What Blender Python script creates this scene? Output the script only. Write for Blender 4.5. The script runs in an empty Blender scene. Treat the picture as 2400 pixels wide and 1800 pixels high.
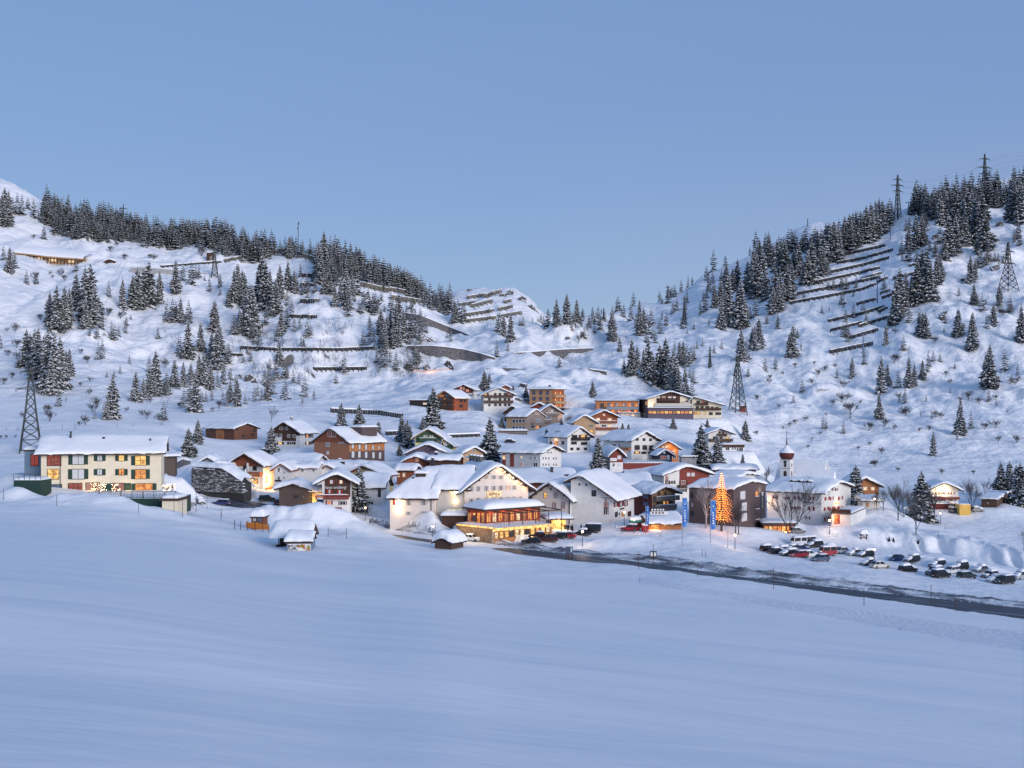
import bpy, bmesh, math, random
import numpy as np
from mathutils import Vector, Matrix
random.seed(7); RNG = np.random.default_rng(7)
R = math.radians
SC = bpy.context.scene
COL = SC.collection

# ------------------------------------------------------------------ camera, sky, sun, exposure
F = 2573.0            # focal length in photograph pixels (2400 wide)
CZ = 60.0             # camera height above datum
cam_d = bpy.data.cameras.new('camera'); cam_d.sensor_width = 36.0; cam_d.lens = 36.0*F/2400.0
cam_d.clip_start = 1.0; cam_d.clip_end = 12000.0
cam = bpy.data.objects.new('camera', cam_d); COL.objects.link(cam)
cam.location = (0, 0, CZ); cam.rotation_euler = (R(90), 0, 0)
SC.camera = cam
SUN_EL, SUN_AZ = 12.5, 142.0      # dusk glow comes low from behind and to the right of the camera (azimuth clockwise from +Y)
world = bpy.data.worlds.new('World'); SC.world = world; world.use_nodes = True
wn = world.node_tree; wn.nodes.clear()
wo = wn.nodes.new('ShaderNodeOutputWorld'); bg = wn.nodes.new('ShaderNodeBackground')
sky = wn.nodes.new('ShaderNodeTexSky'); sky.sky_type = 'NISHITA'; sky.sun_disc = False
sky.sun_elevation = R(SUN_EL); sky.sun_rotation = R(SUN_AZ); sky.altitude = 1400
sky.air_density = 1.0; sky.dust_density = 0.3; sky.ozone_density = 2.0
bg.inputs['Strength'].default_value = 0.15
# dusk colours over the Nishita sky: pale near the horizon, deeper blue overhead, a little rosier toward the glow
tcw = wn.nodes.new('ShaderNodeTexCoord'); sepw = wn.nodes.new('ShaderNodeSeparateXYZ'); rampw = wn.nodes.new('ShaderNodeValToRGB')
wn.links.new(tcw.outputs['Generated'], sepw.inputs[0]); wn.links.new(sepw.outputs['Z'], rampw.inputs['Fac'])
SKYRAMP = [(0.0, (1.86, 2.48, 3.86)), (0.10, (1.56, 2.24, 3.80)), (0.22, (1.36, 2.14, 3.88)), (0.36, (1.26, 2.10, 3.94)), (1.0, (1.12, 2.0, 3.95))]
while len(rampw.color_ramp.elements) < len(SKYRAMP): rampw.color_ramp.elements.new(0.5)
for el, (p_, c_) in zip(rampw.color_ramp.elements, SKYRAMP): el.position = p_; el.color = (*c_, 1)
mixw = wn.nodes.new('ShaderNodeMix'); mixw.data_type = 'RGBA'; mixw.inputs[0].default_value = 0.8
wn.links.new(sky.outputs[0], mixw.inputs[6]); 
def _m(op, a, b_):
    n = wn.nodes.new('ShaderNodeMath'); n.operation = op; n.use_clamp = True
    for k, v in enumerate((a, b_)):
        if isinstance(v, (int, float)): n.inputs[k].default_value = v
        else: wn.links.new(v, n.inputs[k])
    return n.outputs[0]
glow = _m('MULTIPLY', _m('MULTIPLY', sepw.outputs['X'], 1.6), _m('SUBTRACT', 1.0, _m('MULTIPLY', sepw.outputs['Z'], 4.0)))
mixg = wn.nodes.new('ShaderNodeMix'); mixg.data_type = 'RGBA'; mixg.inputs[7].default_value = (2.75, 2.85, 4.2, 1); wn.links.new(glow, mixg.inputs[0]); wn.links.new(rampw.outputs[0], mixg.inputs[6])
wn.links.new(mixg.outputs[2], mixw.inputs[7]); wn.links.new(mixw.outputs[2], bg.inputs['Color'])
wn.links.new(bg.outputs[0], wo.inputs[0])
sun_d = bpy.data.lights.new('sun', 'SUN'); sun_d.energy = 2.6; sun_d.angle = R(30); sun_d.color = (1.0, 0.91, 0.87)
sun = bpy.data.objects.new('sun', sun_d); COL.objects.link(sun)
_a, _e = R(SUN_AZ), R(SUN_EL)
sun.rotation_euler = Vector((math.sin(_a)*math.cos(_e), math.cos(_a)*math.cos(_e), math.sin(_e))).to_track_quat('Z', 'Y').to_euler()
SC.view_settings.view_transform = 'Standard'; SC.view_settings.look = 'None'
SC.view_settings.exposure = 0.06; SC.view_settings.gamma = 1.0
try: SC.view_settings.use_curve_mapping = False
except Exception: pass
SC.cycles.use_denoising = True
SC.cycles.max_bounces = 6; SC.cycles.diffuse_bounces = 3; SC.cycles.glossy_bounces = 2
SC.cycles.transparent_max_bounces = 4; SC.cycles.sample_clamp_indirect = 4.0

# ------------------------------------------------------------------ helpers
HZ = 950.0            # photograph row of the horizon (the lens is shifted a little)
cam_d.shift_y = -(HZ-900.0)/2400.0*-1.0
def P(px, py, Y): return Vector((Y*(px-1200.0)/F, Y, CZ + Y*(HZ-py)/F))
def pxof(v): return 1200.0 + F*v[0]/v[1]
def pyof(v): return HZ - F*(v[2]-CZ)/v[1]

class MB:
    def __init__(s): s.v = []; s.f = []; s.m = []
    def add(s, vs, fs, mi=0):
        o = len(s.v); s.v.extend(tuple(p) for p in vs); s.f.extend(tuple(i+o for i in f) for f in fs); s.m.extend([mi]*len(fs))
    def quad(s, a, b, c, d, mi=0): s.add([a, b, c, d], [(0, 1, 2, 3)], mi)
    def tri(s, a, b, c, mi=0): s.add([a, b, c], [(0, 1, 2)], mi)
    def bx(s, x0, x1, y0, y1, z0, z1, mi=0):
        s.add([(x0,y0,z0),(x1,y0,z0),(x1,y1,z0),(x0,y1,z0),(x0,y0,z1),(x1,y0,z1),(x1,y1,z1),(x0,y1,z1)],
              [(0,3,2,1),(4,5,6,7),(0,1,5,4),(1,2,6,5),(2,3,7,6),(3,0,4,7)], mi)
    def bar(s, p, q, w, h=None, mi=0, up=(0,0,1)):     # box between two points
        p = Vector(p); q = Vector(q); d = (q-p)
        if d.length < 1e-6: return
        d.normalize(); u = Vector(up)
        if abs(d.dot(u)) > 0.98: u = Vector((1,0,0))
        r = d.cross(u).normalized(); u = r.cross(d).normalized(); h = h or w
        c = []
        for b in (p, q):
            for (i, j) in ((-1,-1),(1,-1),(1,1),(-1,1)): c.append(b + r*(i*w/2) + u*(j*h/2))
        s.add(c, [(3,2,1,0),(4,5,6,7),(0,1,5,4),(1,2,6,5),(2,3,7,6),(3,0,4,7)], mi)
    def tube(s, p, q, r0, r1=None, n=6, mi=0, cap=True):
        p = Vector(p); q = Vector(q); r1 = r0 if r1 is None else r1
        d = (q-p).normalized(); u = Vector((0,0,1)) if abs(d.z) < 0.95 else Vector((1,0,0))
        a = d.cross(u).normalized(); b = d.cross(a)
        vs = []
        for (c, r) in ((p, r0), (q, r1)):
            for k in range(n):
                t = 2*math.pi*k/n; vs.append(c + a*(r*math.cos(t)) + b*(r*math.sin(t)))
        fs = [(k, (k+1) % n, n+(k+1) % n, n+k) for k in range(n)]
        if cap: fs += [tuple(range(n))[::-1], tuple(range(n, 2*n))]
        s.add(vs, fs, mi)
    def extr(s, poly, axis, t0, t1, mi=0):      # polygon in the plane normal to axis ('x','y','z'), extruded from t0 to t1
        n = len(poly)
        def mk(p, t): return (t, p[0], p[1]) if axis == 'x' else ((p[0], t, p[1]) if axis == 'y' else (p[0], p[1], t))
        vs = [mk(p, t0) for p in poly] + [mk(p, t1) for p in poly]
        fs = [tuple(range(n))[::-1], tuple(range(n, 2*n))] + [(k, (k+1) % n, n+(k+1) % n, n+k) for k in range(n)]
        s.add(vs, fs, mi)
    def mesh(s, name, mats, smooth=False):
        me = bpy.data.meshes.new(name); me.from_pydata(s.v, [], s.f)
        for m in (mats if isinstance(mats, (list, tuple)) else [mats]): me.materials.append(m)
        if any(s.m): me.polygons.foreach_set('material_index', s.m)
        if smooth: me.polygons.foreach_set('use_smooth', [True]*len(s.f))
        me.update(); return me
    def build(s, name, mats, parent=None, smooth=False, fixn=False):
        me = s.mesh(name, mats, smooth)
        if fixn:
            b = bmesh.new(); b.from_mesh(me); bmesh.ops.recalc_face_normals(b, faces=b.faces); b.to_mesh(me); b.free()
        return put(name, me, parent)

def put(name, me, parent=None, loc=None, rot=None, scale=None):
    o = bpy.data.objects.new(name, me); COL.objects.link(o)
    if parent is not None: o.parent = parent
    if loc is not None: o.location = loc
    if rot is not None: o.rotation_euler = rot
    if scale is not None: o.scale = (scale,)*3 if isinstance(scale, (int, float)) else scale
    return o
def tag(o, label=None, cat=None, group=None, kind=None):
    if label: o['label'] = label
    if cat: o['category'] = cat
    if group: o['group'] = group
    if kind: o['kind'] = kind
    return o
def thing(name, label, cat, loc=(0,0,0), rz=0.0, group=None, scale=None):
    o = bpy.data.objects.new(name, None); COL.objects.link(o); o.empty_display_size = 0.5
    o.location = loc; o.rotation_euler = (0,0,rz)
    if scale: o.scale = (scale,)*3
    return tag(o, label, cat, group)
def copy_tree(o, parent=None, kids=None):
    c = o.copy(); COL.objects.link(c); c.parent = parent
    for ch in list(o.children): copy_tree(ch, c)
    return c
def grid_mesh(name, X, Y, Z, mat, smooth=True, mask=None, wrap=False):
    nr, nc = Z.shape
    me = bpy.data.meshes.new(name)
    co = np.stack([X, Y, Z], -1).reshape(-1, 3)
    i = np.arange(nr-1)[:, None]*nc + np.arange(nc-1)[None, :]
    q = np.stack([i, i+1, i+nc+1, i+nc], -1)
    if mask is not None: q = q[mask]
    q = q.reshape(-1, 4)
    used = np.unique(q); remap = np.full(nr*nc, -1); remap[used] = np.arange(len(used)); q = remap[q]; co = co[used]
    me.vertices.add(len(co)); me.vertices.foreach_set('co', co.astype(np.float32).ravel())
    me.loops.add(q.size); me.loops.foreach_set('vertex_index', q.ravel().astype(np.int32))
    me.polygons.add(len(q)); me.polygons.foreach_set('loop_start', (np.arange(len(q))*4).astype(np.int32))
    me.polygons.foreach_set('loop_total', np.full(len(q), 4, np.int32))
    if smooth: me.polygons.foreach_set('use_smooth', np.ones(len(q), bool))
    me.materials.append(mat); me.update(calc_edges=True); me.validate()
    return me

# numpy value noise
_perm = RNG.permutation(4096); _val = RNG.random(4096)*2-1
def vnoise(x, y):
    xi = np.floor(x).astype(np.int64); yi = np.floor(y).astype(np.int64); fx = x-xi; fy = y-yi
    fx = fx*fx*fx*(fx*(fx*6-15)+10); fy = fy*fy*fy*(fy*(fy*6-15)+10)
    def h(a, b): return _val[_perm[(a + _perm[b & 4095]) & 4095]]
    return (h(xi, yi)*(1-fx)+h(xi+1, yi)*fx)*(1-fy) + (h(xi, yi+1)*(1-fx)+h(xi+1, yi+1)*fx)*fy
def fbm(x, y, o=4, g=0.5):
    t = 0; a = 1.0
    for k in range(o): t = t + a*vnoise(x*2**k + 17.3*k, y*2**k - 9.1*k); a *= g
    return t
def sstep(a, b, x):
    t = np.clip((x-a)/(b-a), 0, 1); return t*t*(3-2*t)

# ------------------------------------------------------------------ materials
MATS = {}
def nmat(name):
    m = bpy.data.materials.new(name); m.use_nodes = True
    return m, m.node_tree.nodes, m.node_tree.links, m.node_tree.nodes['Principled BSDF']
def mat(name, c, rough=0.8, c2=None, scale=3.0, stretch=(1,1,1), bump=0.0, metal=0.0, emit=None, es=0.0, spec=0.3, detail=4.0, lo=0.35, hi=0.65, bdist=0.02):
    if name in MATS: return MATS[name]
    m, N, L, b = nmat(name)
    b.inputs['Roughness'].default_value = rough; b.inputs['Metallic'].default_value = metal
    b.inputs['Specular IOR Level'].default_value = spec
    b.inputs['Base Color'].default_value = (*c, 1)
    if c2 is not None or bump:
        tc = N.new('ShaderNodeTexCoord'); mp = N.new('ShaderNodeMapping'); mp.inputs['Scale'].default_value = stretch
        nz = N.new('ShaderNodeTexNoise'); nz.inputs['Scale'].default_value = scale; nz.inputs['Detail'].default_value = detail
        L.new(tc.outputs['Object'], mp.inputs['Vector']); L.new(mp.outputs[0], nz.inputs['Vector'])
        if c2 is not None:
            rp = N.new('ShaderNodeValToRGB'); rp.color_ramp.elements[0].position = lo; rp.color_ramp.elements[1].position = hi
            rp.color_ramp.elements[0].color = (*c, 1); rp.color_ramp.elements[1].color = (*c2, 1)
            L.new(nz.outputs['Fac'], rp.inputs['Fac']); L.new(rp.outputs['Color'], b.inputs['Base Color'])
        if bump:
            bp = N.new('ShaderNodeBump'); bp.inputs['Strength'].default_value = bump; bp.inputs['Distance'].default_value = bdist
            L.new(nz.outputs['Fac'], bp.inputs['Height']); L.new(bp.outputs[0], b.inputs['Normal'])
    if emit is not None:
        b.inputs['Emission Color'].default_value = (*emit, 1); b.inputs['Emission Strength'].default_value = es
    MATS[name] = m; return m
def snow_mat(name, kind):
    m, N, L, b = nmat(name)
    b.inputs['Base Color'].default_value = (0.86, 0.87, 0.89, 1); b.inputs['Roughness'].default_value = 0.7
    b.inputs['Specular IOR Level'].default_value = 0.25
    geo = N.new('ShaderNodeNewGeometry')
    def noise(sc, stretch=(1,1,1), det=5.0, rot=0.0):
        mp = N.new('ShaderNodeMapping'); mp.inputs['Scale'].default_value = stretch; mp.inputs['Rotation'].default_value = (0,0,rot)
        nz = N.new('ShaderNodeTexNoise'); nz.inputs['Scale'].default_value = sc; nz.inputs['Detail'].default_value = det
        src = geo.outputs['Position']
        if kind == 'dirty' and rot:
            m0 = N.new('ShaderNodeMapping'); m0.inputs['Rotation'].default_value = (0,0,rot); L.new(src, m0.inputs['Vector']); src = m0.outputs[0]; mp.inputs['Rotation'].default_value = (0,0,0)
        L.new(src, mp.inputs['Vector']); L.new(mp.outputs[0], nz.inputs['Vector']); return nz.outputs['Fac']
    def math_(op, a, b_=None, c_=None):
        n = N.new('ShaderNodeMath'); n.operation = op
        for k, v in enumerate((a, b_, c_)):
            if v is None: continue
            if isinstance(v, (int, float)): n.inputs[k].default_value = v
            else: L.new(v, n.inputs[k])
        return n.outputs[0]
    def mix(a, b_, f):
        n = N.new('ShaderNodeMix'); n.data_type = 'RGBA'
        for k, v in ((6, a), (7, b_), (0, f)):
            if isinstance(v, tuple): n.inputs[k].default_value = (*v, 1)
            elif isinstance(v, (int, float)): n.inputs[k].default_value = v
            else: L.new(v, n.inputs[k])
        return n.outputs[2]
    def bump(h, st, dist, prev=None):
        n = N.new('ShaderNodeBump'); n.inputs['Strength'].default_value = st; n.inputs['Distance'].default_value = dist
        L.new(h, n.inputs['Height'])
        if prev is not None: L.new(prev, n.inputs['Normal'])
        return n.outputs[0]
    base = (0.86, 0.87, 0.89)
    if kind == 'field':
        h1 = noise(0.35, (0.25, 1.0, 1), 6, 0.25); h2 = noise(3.0, (0.35, 1, 1), 4, 0.25)
        nrm = bump(h1, 0.35, 0.5); nrm = bump(h2, 0.25, 0.05, nrm)
        L.new(nrm, b.inputs['Normal'])
        f = noise(0.06, (0.3, 1, 1), 5, 0.3)
        L.new(mix((0.84, 0.86, 0.885), (0.88, 0.885, 0.90), f), b.inputs['Base Color'])
    elif kind == 'village':
        h1 = noise(0.5, (1,1,1), 6); h2 = noise(2.2, (1,1,1), 5)
        nrm = bump(h1, 0.6, 0.6); nrm = bump(h2, 0.4, 0.15, nrm); L.new(nrm, b.inputs['Normal'])
    elif kind == 'hill':
        h1 = noise(0.11, (1,1,1.0), 8); h2 = noise(0.6, (1,1,1), 6)
        nrm = bump(h1, 0.5, 5.0); nrm = bump(h2, 0.35, 0.9, nrm); L.new(nrm, b.inputs['Normal'])
        # rock and frozen scrub showing through where the slope is steep
        sx = N.new('ShaderNodeSeparateXYZ'); L.new(geo.outputs['Normal'], sx.inputs[0])
        steep = math_('SUBTRACT', 1.0, sx.outputs['Z'])
        k = math_('ADD', math_('MULTIPLY', steep, 0.9), math_('MULTIPLY', noise(0.06, (1,1,1.6), 8), 1.0))
        rp = N.new('ShaderNodeValToRGB'); rp.color_ramp.elements[0].position = 0.86; rp.color_ramp.elements[1].position = 0.93
        L.new(k, rp.inputs['Fac'])
        rk = mix((0.10, 0.095, 0.09), (0.26, 0.24, 0.22), noise(0.8, (1,1,3), 6))
        L.new(mix(base, rk, rp.outputs['Color']), b.inputs['Base Color'])
    elif kind == 'roof':
        h1 = noise(0.8, (1,1,1), 5); nrm = bump(h1, 0.5, 0.25); nrm = bump(noise(6.0), 0.2, 0.03, nrm); L.new(nrm, b.inputs['Normal'])
    elif kind == 'dirty':
        d = noise(0.9, (0.22,1,1), 9, R(45)); rp = N.new('ShaderNodeValToRGB'); rp.color_ramp.elements[0].position = 0.40; rp.color_ramp.elements[1].position = 0.62
        L.new(d, rp.inputs['Fac']); L.new(mix((0.13, 0.14, 0.16), (0.8, 0.81, 0.83), rp.outputs['Color']), b.inputs['Base Color'])
        nrm = bump(noise(1.2, (1,1,1), 6), 0.9, 0.4); L.new(nrm, b.inputs['Normal'])
    MATS[name] = m; return m
SNOW_F = snow_mat('snow_field_surface', 'field'); SNOW_V = snow_mat('trodden_snow', 'village')
SNOW_H = snow_mat('hill_snow', 'hill'); SNOW_R = snow_mat('roof_snow_surface', 'roof'); SNOW_D = snow_mat('dirty_snow', 'dirty')
# ------------------------------------------------------------------ terrain
NY = [2, 30, 60, 100, 140, 180, 215, 240, 265, 300, 340, 390, 450, 520, 600]
NT = {   # photograph row at which the ground at this distance appears, per photograph column
 0:    [4400, 1790,1440,1290,1222,1200,1172,1150,1120,1070,1020,975,920,850,770],
 200:  [4420, 1795,1450,1300,1235,1205,1168,1145,1112,1070,1012,975,925,870,800],
 400:  [4450, 1800,1465,1320,1258,1222,1200,1197,1182,1120,1050,990,960,905,850],
 600:  [4480, 1805,1480,1355,1300,1264,1232,1215,1190,1155,1085,1020,965,925,880],
 800:  [4500, 1810,1490,1372,1326,1296,1258,1238,1205,1150,1095,1030,975,930,885],
 1000: [4550, 1820,1500,1370,1320,1298,1282,1260,1228,1180,1110,1045,985,925,880],
 1200: [4600, 1830,1515,1390,1345,1320,1298,1264,1228,1180,1120,1050,990,925,872],
 1400: [4650, 1840,1535,1410,1365,1335,1305,1265,1230,1180,1130,1075,990,930,870],
 1600: [4700, 1850,1555,1440,1395,1352,1300,1262,1230,1180,1130,1075,1010,945,900],
 1800: [4750, 1870,1580,1465,1410,1362,1318,1290,1262,1215,1175,1130,1080,1000,920],
 2000: [4800, 1885,1600,1490,1432,1372,1330,1305,1282,1235,1180,1150,1095,1005,915],
 2200: [4850, 1900,1620,1515,1450,1390,1352,1325,1295,1240,1190,1150,1090,1000,905],
 2400: [4900, 1915,1640,1535,1465,1410,1365,1340,1310,1250,1195,1150,1085,990,890]}
RIDGE = np.array([(-1700,330,1050),(-700,380,1050),(-300,400,1050),(0,420,1040),(60,444,1020),(105,472,1000),(135,498,970),(200,508,930),(260,520,920),
 (320,548,900),(400,563,900),(480,563,900),(540,562,900),(600,585,880),(650,590,870),(720,592,860),(800,607,850),(860,640,850),(920,670,840),(980,702,850),
 (1015,712,880),(1045,692,950),(1075,680,950),(1110,674,960),(1170,672,960),(1205,674,960),(1240,695,960),(1270,730,960),(1300,748,960),(1350,752,960),
 (1400,748,970),(1440,735,980),(1500,715,1000),(1536,710,1020),(1606,680,1050),(1644,645,1080),(1693,624,1100),(1752,599,1100),(1847,548,1120),
 (1902,521,1130),(1931,520,1130),(2000,515,1100),(2060,505,1080),(2117,486,1050),(2200,465,1050),(2277,437,1100),(2342,421,1120),(2397,408,1130),
 (2700,350,1150),(4100,330,1150)], float)
YS = np.concatenate([np.arange(2,40,1.5), np.arange(40,140,2.5), np.arange(140,330,0.9), np.arange(330,640,2.0), np.arange(640,1250,4.0), np.arange(1250,3000,70.0)])
PXS = np.concatenate([np.arange(-1700,-60,45.0), np.arange(-60,2460.1,5.0), np.arange(2505,4100,45.0)])
def pchip(x, y, xs):
    x = np.asarray(x, float); y = np.asarray(y, float); h = np.diff(x); d = np.diff(y)/h
    m = np.zeros_like(y); m[0] = d[0]; m[-1] = d[-1]
    for i in range(1, len(x)-1):
        if d[i-1]*d[i] > 0:
            w1 = 2*h[i]+h[i-1]; w2 = h[i]+2*h[i-1]; m[i] = (w1+w2)/(w1/d[i-1]+w2/d[i])
    k = np.clip(np.searchsorted(x, xs)-1, 0, len(x)-2); t = np.clip((xs-x[k])/h[k], 0, 1)
    return (2*t**3-3*t**2+1)*y[k] + (t**3-2*t**2+t)*h[k]*m[k] + (-2*t**3+3*t**2)*y[k+1] + (t**3-t**2)*h[k]*m[k+1]
BRK = {0:(170,1215),200:(170,1230),400:(170,1252),600:(170,1279),800:(170,1303),1000:(170,1318),1200:(168,1345),1400:(160,1370),1600:(150,1395),1800:(142,1420),2000:(135,1446),2200:(128,1472),2400:(122,1500)}
def col_z(pxc):       # the near field falls away steadily from the camera, then flattens at a break
    z = np.array([Y*(HZ-p)/F for Y, p in zip(NY, NT[pxc])]); yb, pb = BRK[pxc]; zb = yb*(HZ-pb)/F
    for i, Y in enumerate(NY):
        if Y <= yb: z[i] = -2.9 + (zb+2.9)*Y/yb
        elif Y < 215: z[i] = zb + (z[6]-zb)*(Y-yb)/(215-yb)
    return z
_cols = sorted(NT); _near = np.array([pchip(sorted(NY+[BRK[c][0]-0.5]), np.interp(sorted(NY+[BRK[c][0]-0.5]), sorted(NY+[BRK[c][0]]), [dict(zip(NY, col_z(c))).get(y, BRK[c][0]*(HZ-BRK[c][1])/F) for y in sorted(NY+[BRK[c][0]])]), np.clip(YS, NY[0], 600)) for c in _cols])   # col, Y
Zg = np.array([pchip(_cols, _near[:, i], np.clip(PXS, 0, 2400)) for i in range(len(YS))])             # Y, px
rpy = np.interp(PXS, RIDGE[:,0], RIDGE[:,1]); rY = np.interp(PXS, RIDGE[:,0], RIDGE[:,2]); rz = rY*(HZ-rpy)/F
iy = YS[:, None]
t = (iy-600)/(rY[None]-600)
z600 = Zg[np.searchsorted(YS, 600)]
slope600 = 0.0
zf = z600[None] + (rz-z600)[None]*np.clip(t, 0, 1)
over = np.clip(iy-rY[None], 0, None)
zf = zf - over*0.28 - 8*sstep(0, 40, over)
w = sstep(560, 660, iy)
Zg = np.where(iy <= 560, Zg, Zg*(1-w) + np.where(iy < 600, z600[None] + (rz-z600)[None]*t, zf)*w)
Xg = iy*(PXS[None]-1200)/F; Yg = np.repeat(YS[:, None], len(PXS), 1)
far = sstep(420, 620, Yg); mid = sstep(150, 190, Yg)*(1-far); near = 1-sstep(120, 170, Yg)
rid = 1 - 0.75*np.exp(-((Yg-rY[None])/45.0)**2)
Zg = Zg + far*rid*(3.6*fbm(Xg/60, Yg/130, 3) + 1.6*fbm(Xg/13+5, Yg/30, 4)) + far*0.6*fbm(Xg/5, Yg/8, 3)
gl = np.abs(vnoise(Xg/26+3+Yg/170, Yg/240)); Zg = Zg - far*rid*5.0*np.clip(0.42-gl, 0, 1)**1.2
cliff = np.clip(fbm(Xg/60+31, Yg/40+7, 3)-0.35, 0, 1)
Zg = Zg + far*rid*7*cliff
Zg = Zg + mid*(0.45*fbm(Xg/22, Yg/22, 3) + 0.12*fbm(Xg/4, Yg/4, 2))
Zg = Zg + near*(0.22*fbm(Xg/30+3, Yg/18, 3) + 0.16*fbm(Xg/38+11, Yg/7, 3))
# named humps of snow: photograph column, distance, half width across, half depth, height
for (px, Y, wx, wy, h) in [
  (985, 248.5, 8.0, 3.6, 6.0), (940, 255, 5, 4, 3.2),
  (560, 243, 6, 4, 1.6), (650, 240, 7, 4, 2.2), (735, 238, 8, 5, 3.4), (800, 240, 6, 4, 2.0), (470, 246, 5, 3, 1.2),
  (880, 236, 6, 4, 1.2),
  (1650, 262, 12, 8, 3.0), (1560, 262, 8, 6, 1.6), (1730, 262, 8, 6, 1.8),
  (1460, 272, 8, 4, 3.6), (1405, 275, 6, 4, 2.6), (1430, 250, 14, 5, 2.4), (1450, 231, 15, 5, 1.6), (1560, 238, 12, 5, 1.2), (1350, 246, 6, 4, 1.5),
  (2170, 236, 4, 3, 1.8), (2250, 232, 5, 3, 1.8), (2120, 246, 3, 2, 0.8), (2020, 242, 3, 2, 0.9),
  (2100, 300, 9, 7, 2.4), (2010, 290, 7, 5, 2.0), (1330, 760, 16, 12, 9), (1345, 780, 26, 20, 12),
  (1240, 690, 14, 9, 5), (430, 258, 6, 6, 1.5), (390, 262, 6, 6, 2.0),
  (300, 204, 15, 5, 1.6), (180, 206, 8, 4, 1.0), (40, 213, 5, 3.5, 2.6), (398, 255, 6, 4, 3.4), (425, 258, 5, 4, 2.2), (1995, 250, 3, 2, 1.1), (2085, 243, 3, 2, 1.1), (2165, 247, 3, 2, 1.0), (2275, 244, 3, 2, 1.2), (2335, 234, 4, 2, 1.4), (1890, 258, 3, 2, 0.9), (1950, 252, 3, 2, 0.9), (1230, 218, 6, 2.5, 0.8), (1150, 221, 5, 2.5, 1.0)]:
    cx = Y*(px-1200)/F
    Zg = Zg + h*np.exp(-((Xg-cx)/wx)**2 - ((Yg-Y)/wy)**2)*(1+0.18*fbm(Xg/3, Yg/3, 2))
# ploughed bank behind the car park
pxg = np.repeat(PXS[None], len(YS), 0)
bY = np.interp(pxg, [1780,1900,2000,2100,2200,2300,2400,2600], [281,276,272,268,264,258,250,244]) + 1.0*fbm(pxg/45, pxg*0, 2)
bw = sstep(1790, 1880, pxg)
bank = sstep(-2.0, 3.2, Yg-bY)*(1-sstep(6, 34, Yg-bY))*(1+0.12*fbm(Xg/2.2, Yg/5, 3))
Zg = Zg + bw*3.4*bank
gul = np.clip(vnoise(Xg/1.7, Yg*0+3)-0.3, 0, 1)*np.exp(-((Yg-bY-1)/3.0)**2)
Zg = Zg - bw*1.9*gul
CARPARK = lambda px: float(np.interp(px, [1780,1900,2000,2100,2200,2300,2400,2600], [281,276,272,268,264,258,250,244]))

# roads: polylines (column, row, distance, half width)
ROADS = {
 'valley_road': [(2700,1475,137,4.6),(2400,1437,150,3.9),(2200,1414,159,3.8),(2000,1392,169,3.7),(1850,1374,177,3.6),(1700,1356,186,3.5),(1600,1341,193,3.4),(1500,1325,201,3.3),(1360,1308,211,3.3),(1200,1290,223,3.3),
                 (1050,1270,234,3.3),(960,1257,242,3.3),(880,1243,251,3.4),(800,1223,257,3.6),(720,1205,260,4),(640,1192,263,5),(560,1180,266,6),(490,1170,269,6),(440,1171,267,5)],
}
def dist_poly(pts):
    D = np.full(Xg.shape, 1e9); Zr = np.zeros_like(Xg); Wd = np.zeros_like(Xg); S = np.zeros_like(Xg)
    for (a, wa), (b, wb) in zip(pts[:-1], pts[1:]):
        dx, dy = b.x-a.x, b.y-a.y; L2 = dx*dx+dy*dy
        tt = np.clip(((Xg-a.x)*dx+(Yg-a.y)*dy)/L2, 0, 1)
        qx = Xg-(a.x+tt*dx); qy = Yg-(a.y+tt*dy); d = np.hypot(qx, qy)
        side = np.sign(dx*qy-dy*qx)
        k = d < D
        D = np.where(k, d, D); Zr = np.where(k, a.z-CZ+tt*(b.z-a.z), Zr); Wd = np.where(k, wa+tt*(wb-wa), Wd); S = np.where(k, side, S)
    return D, Zr, Wd, S
_rp = [(P(a, b, c), d) for (a, b, c, d) in ROADS['valley_road']]
D, Zr, Wd, S = dist_poly(_rp)
reg = (Yg > 120) & (Yg < 300)
edge = sstep(0.0, 4.5, D-Wd-0.4)
rough = 1+0.22*fbm(Xg/2.0+9, Yg/2.0, 3)
lip = np.exp(-((D-Wd-2.6)/1.7)**2)
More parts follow.
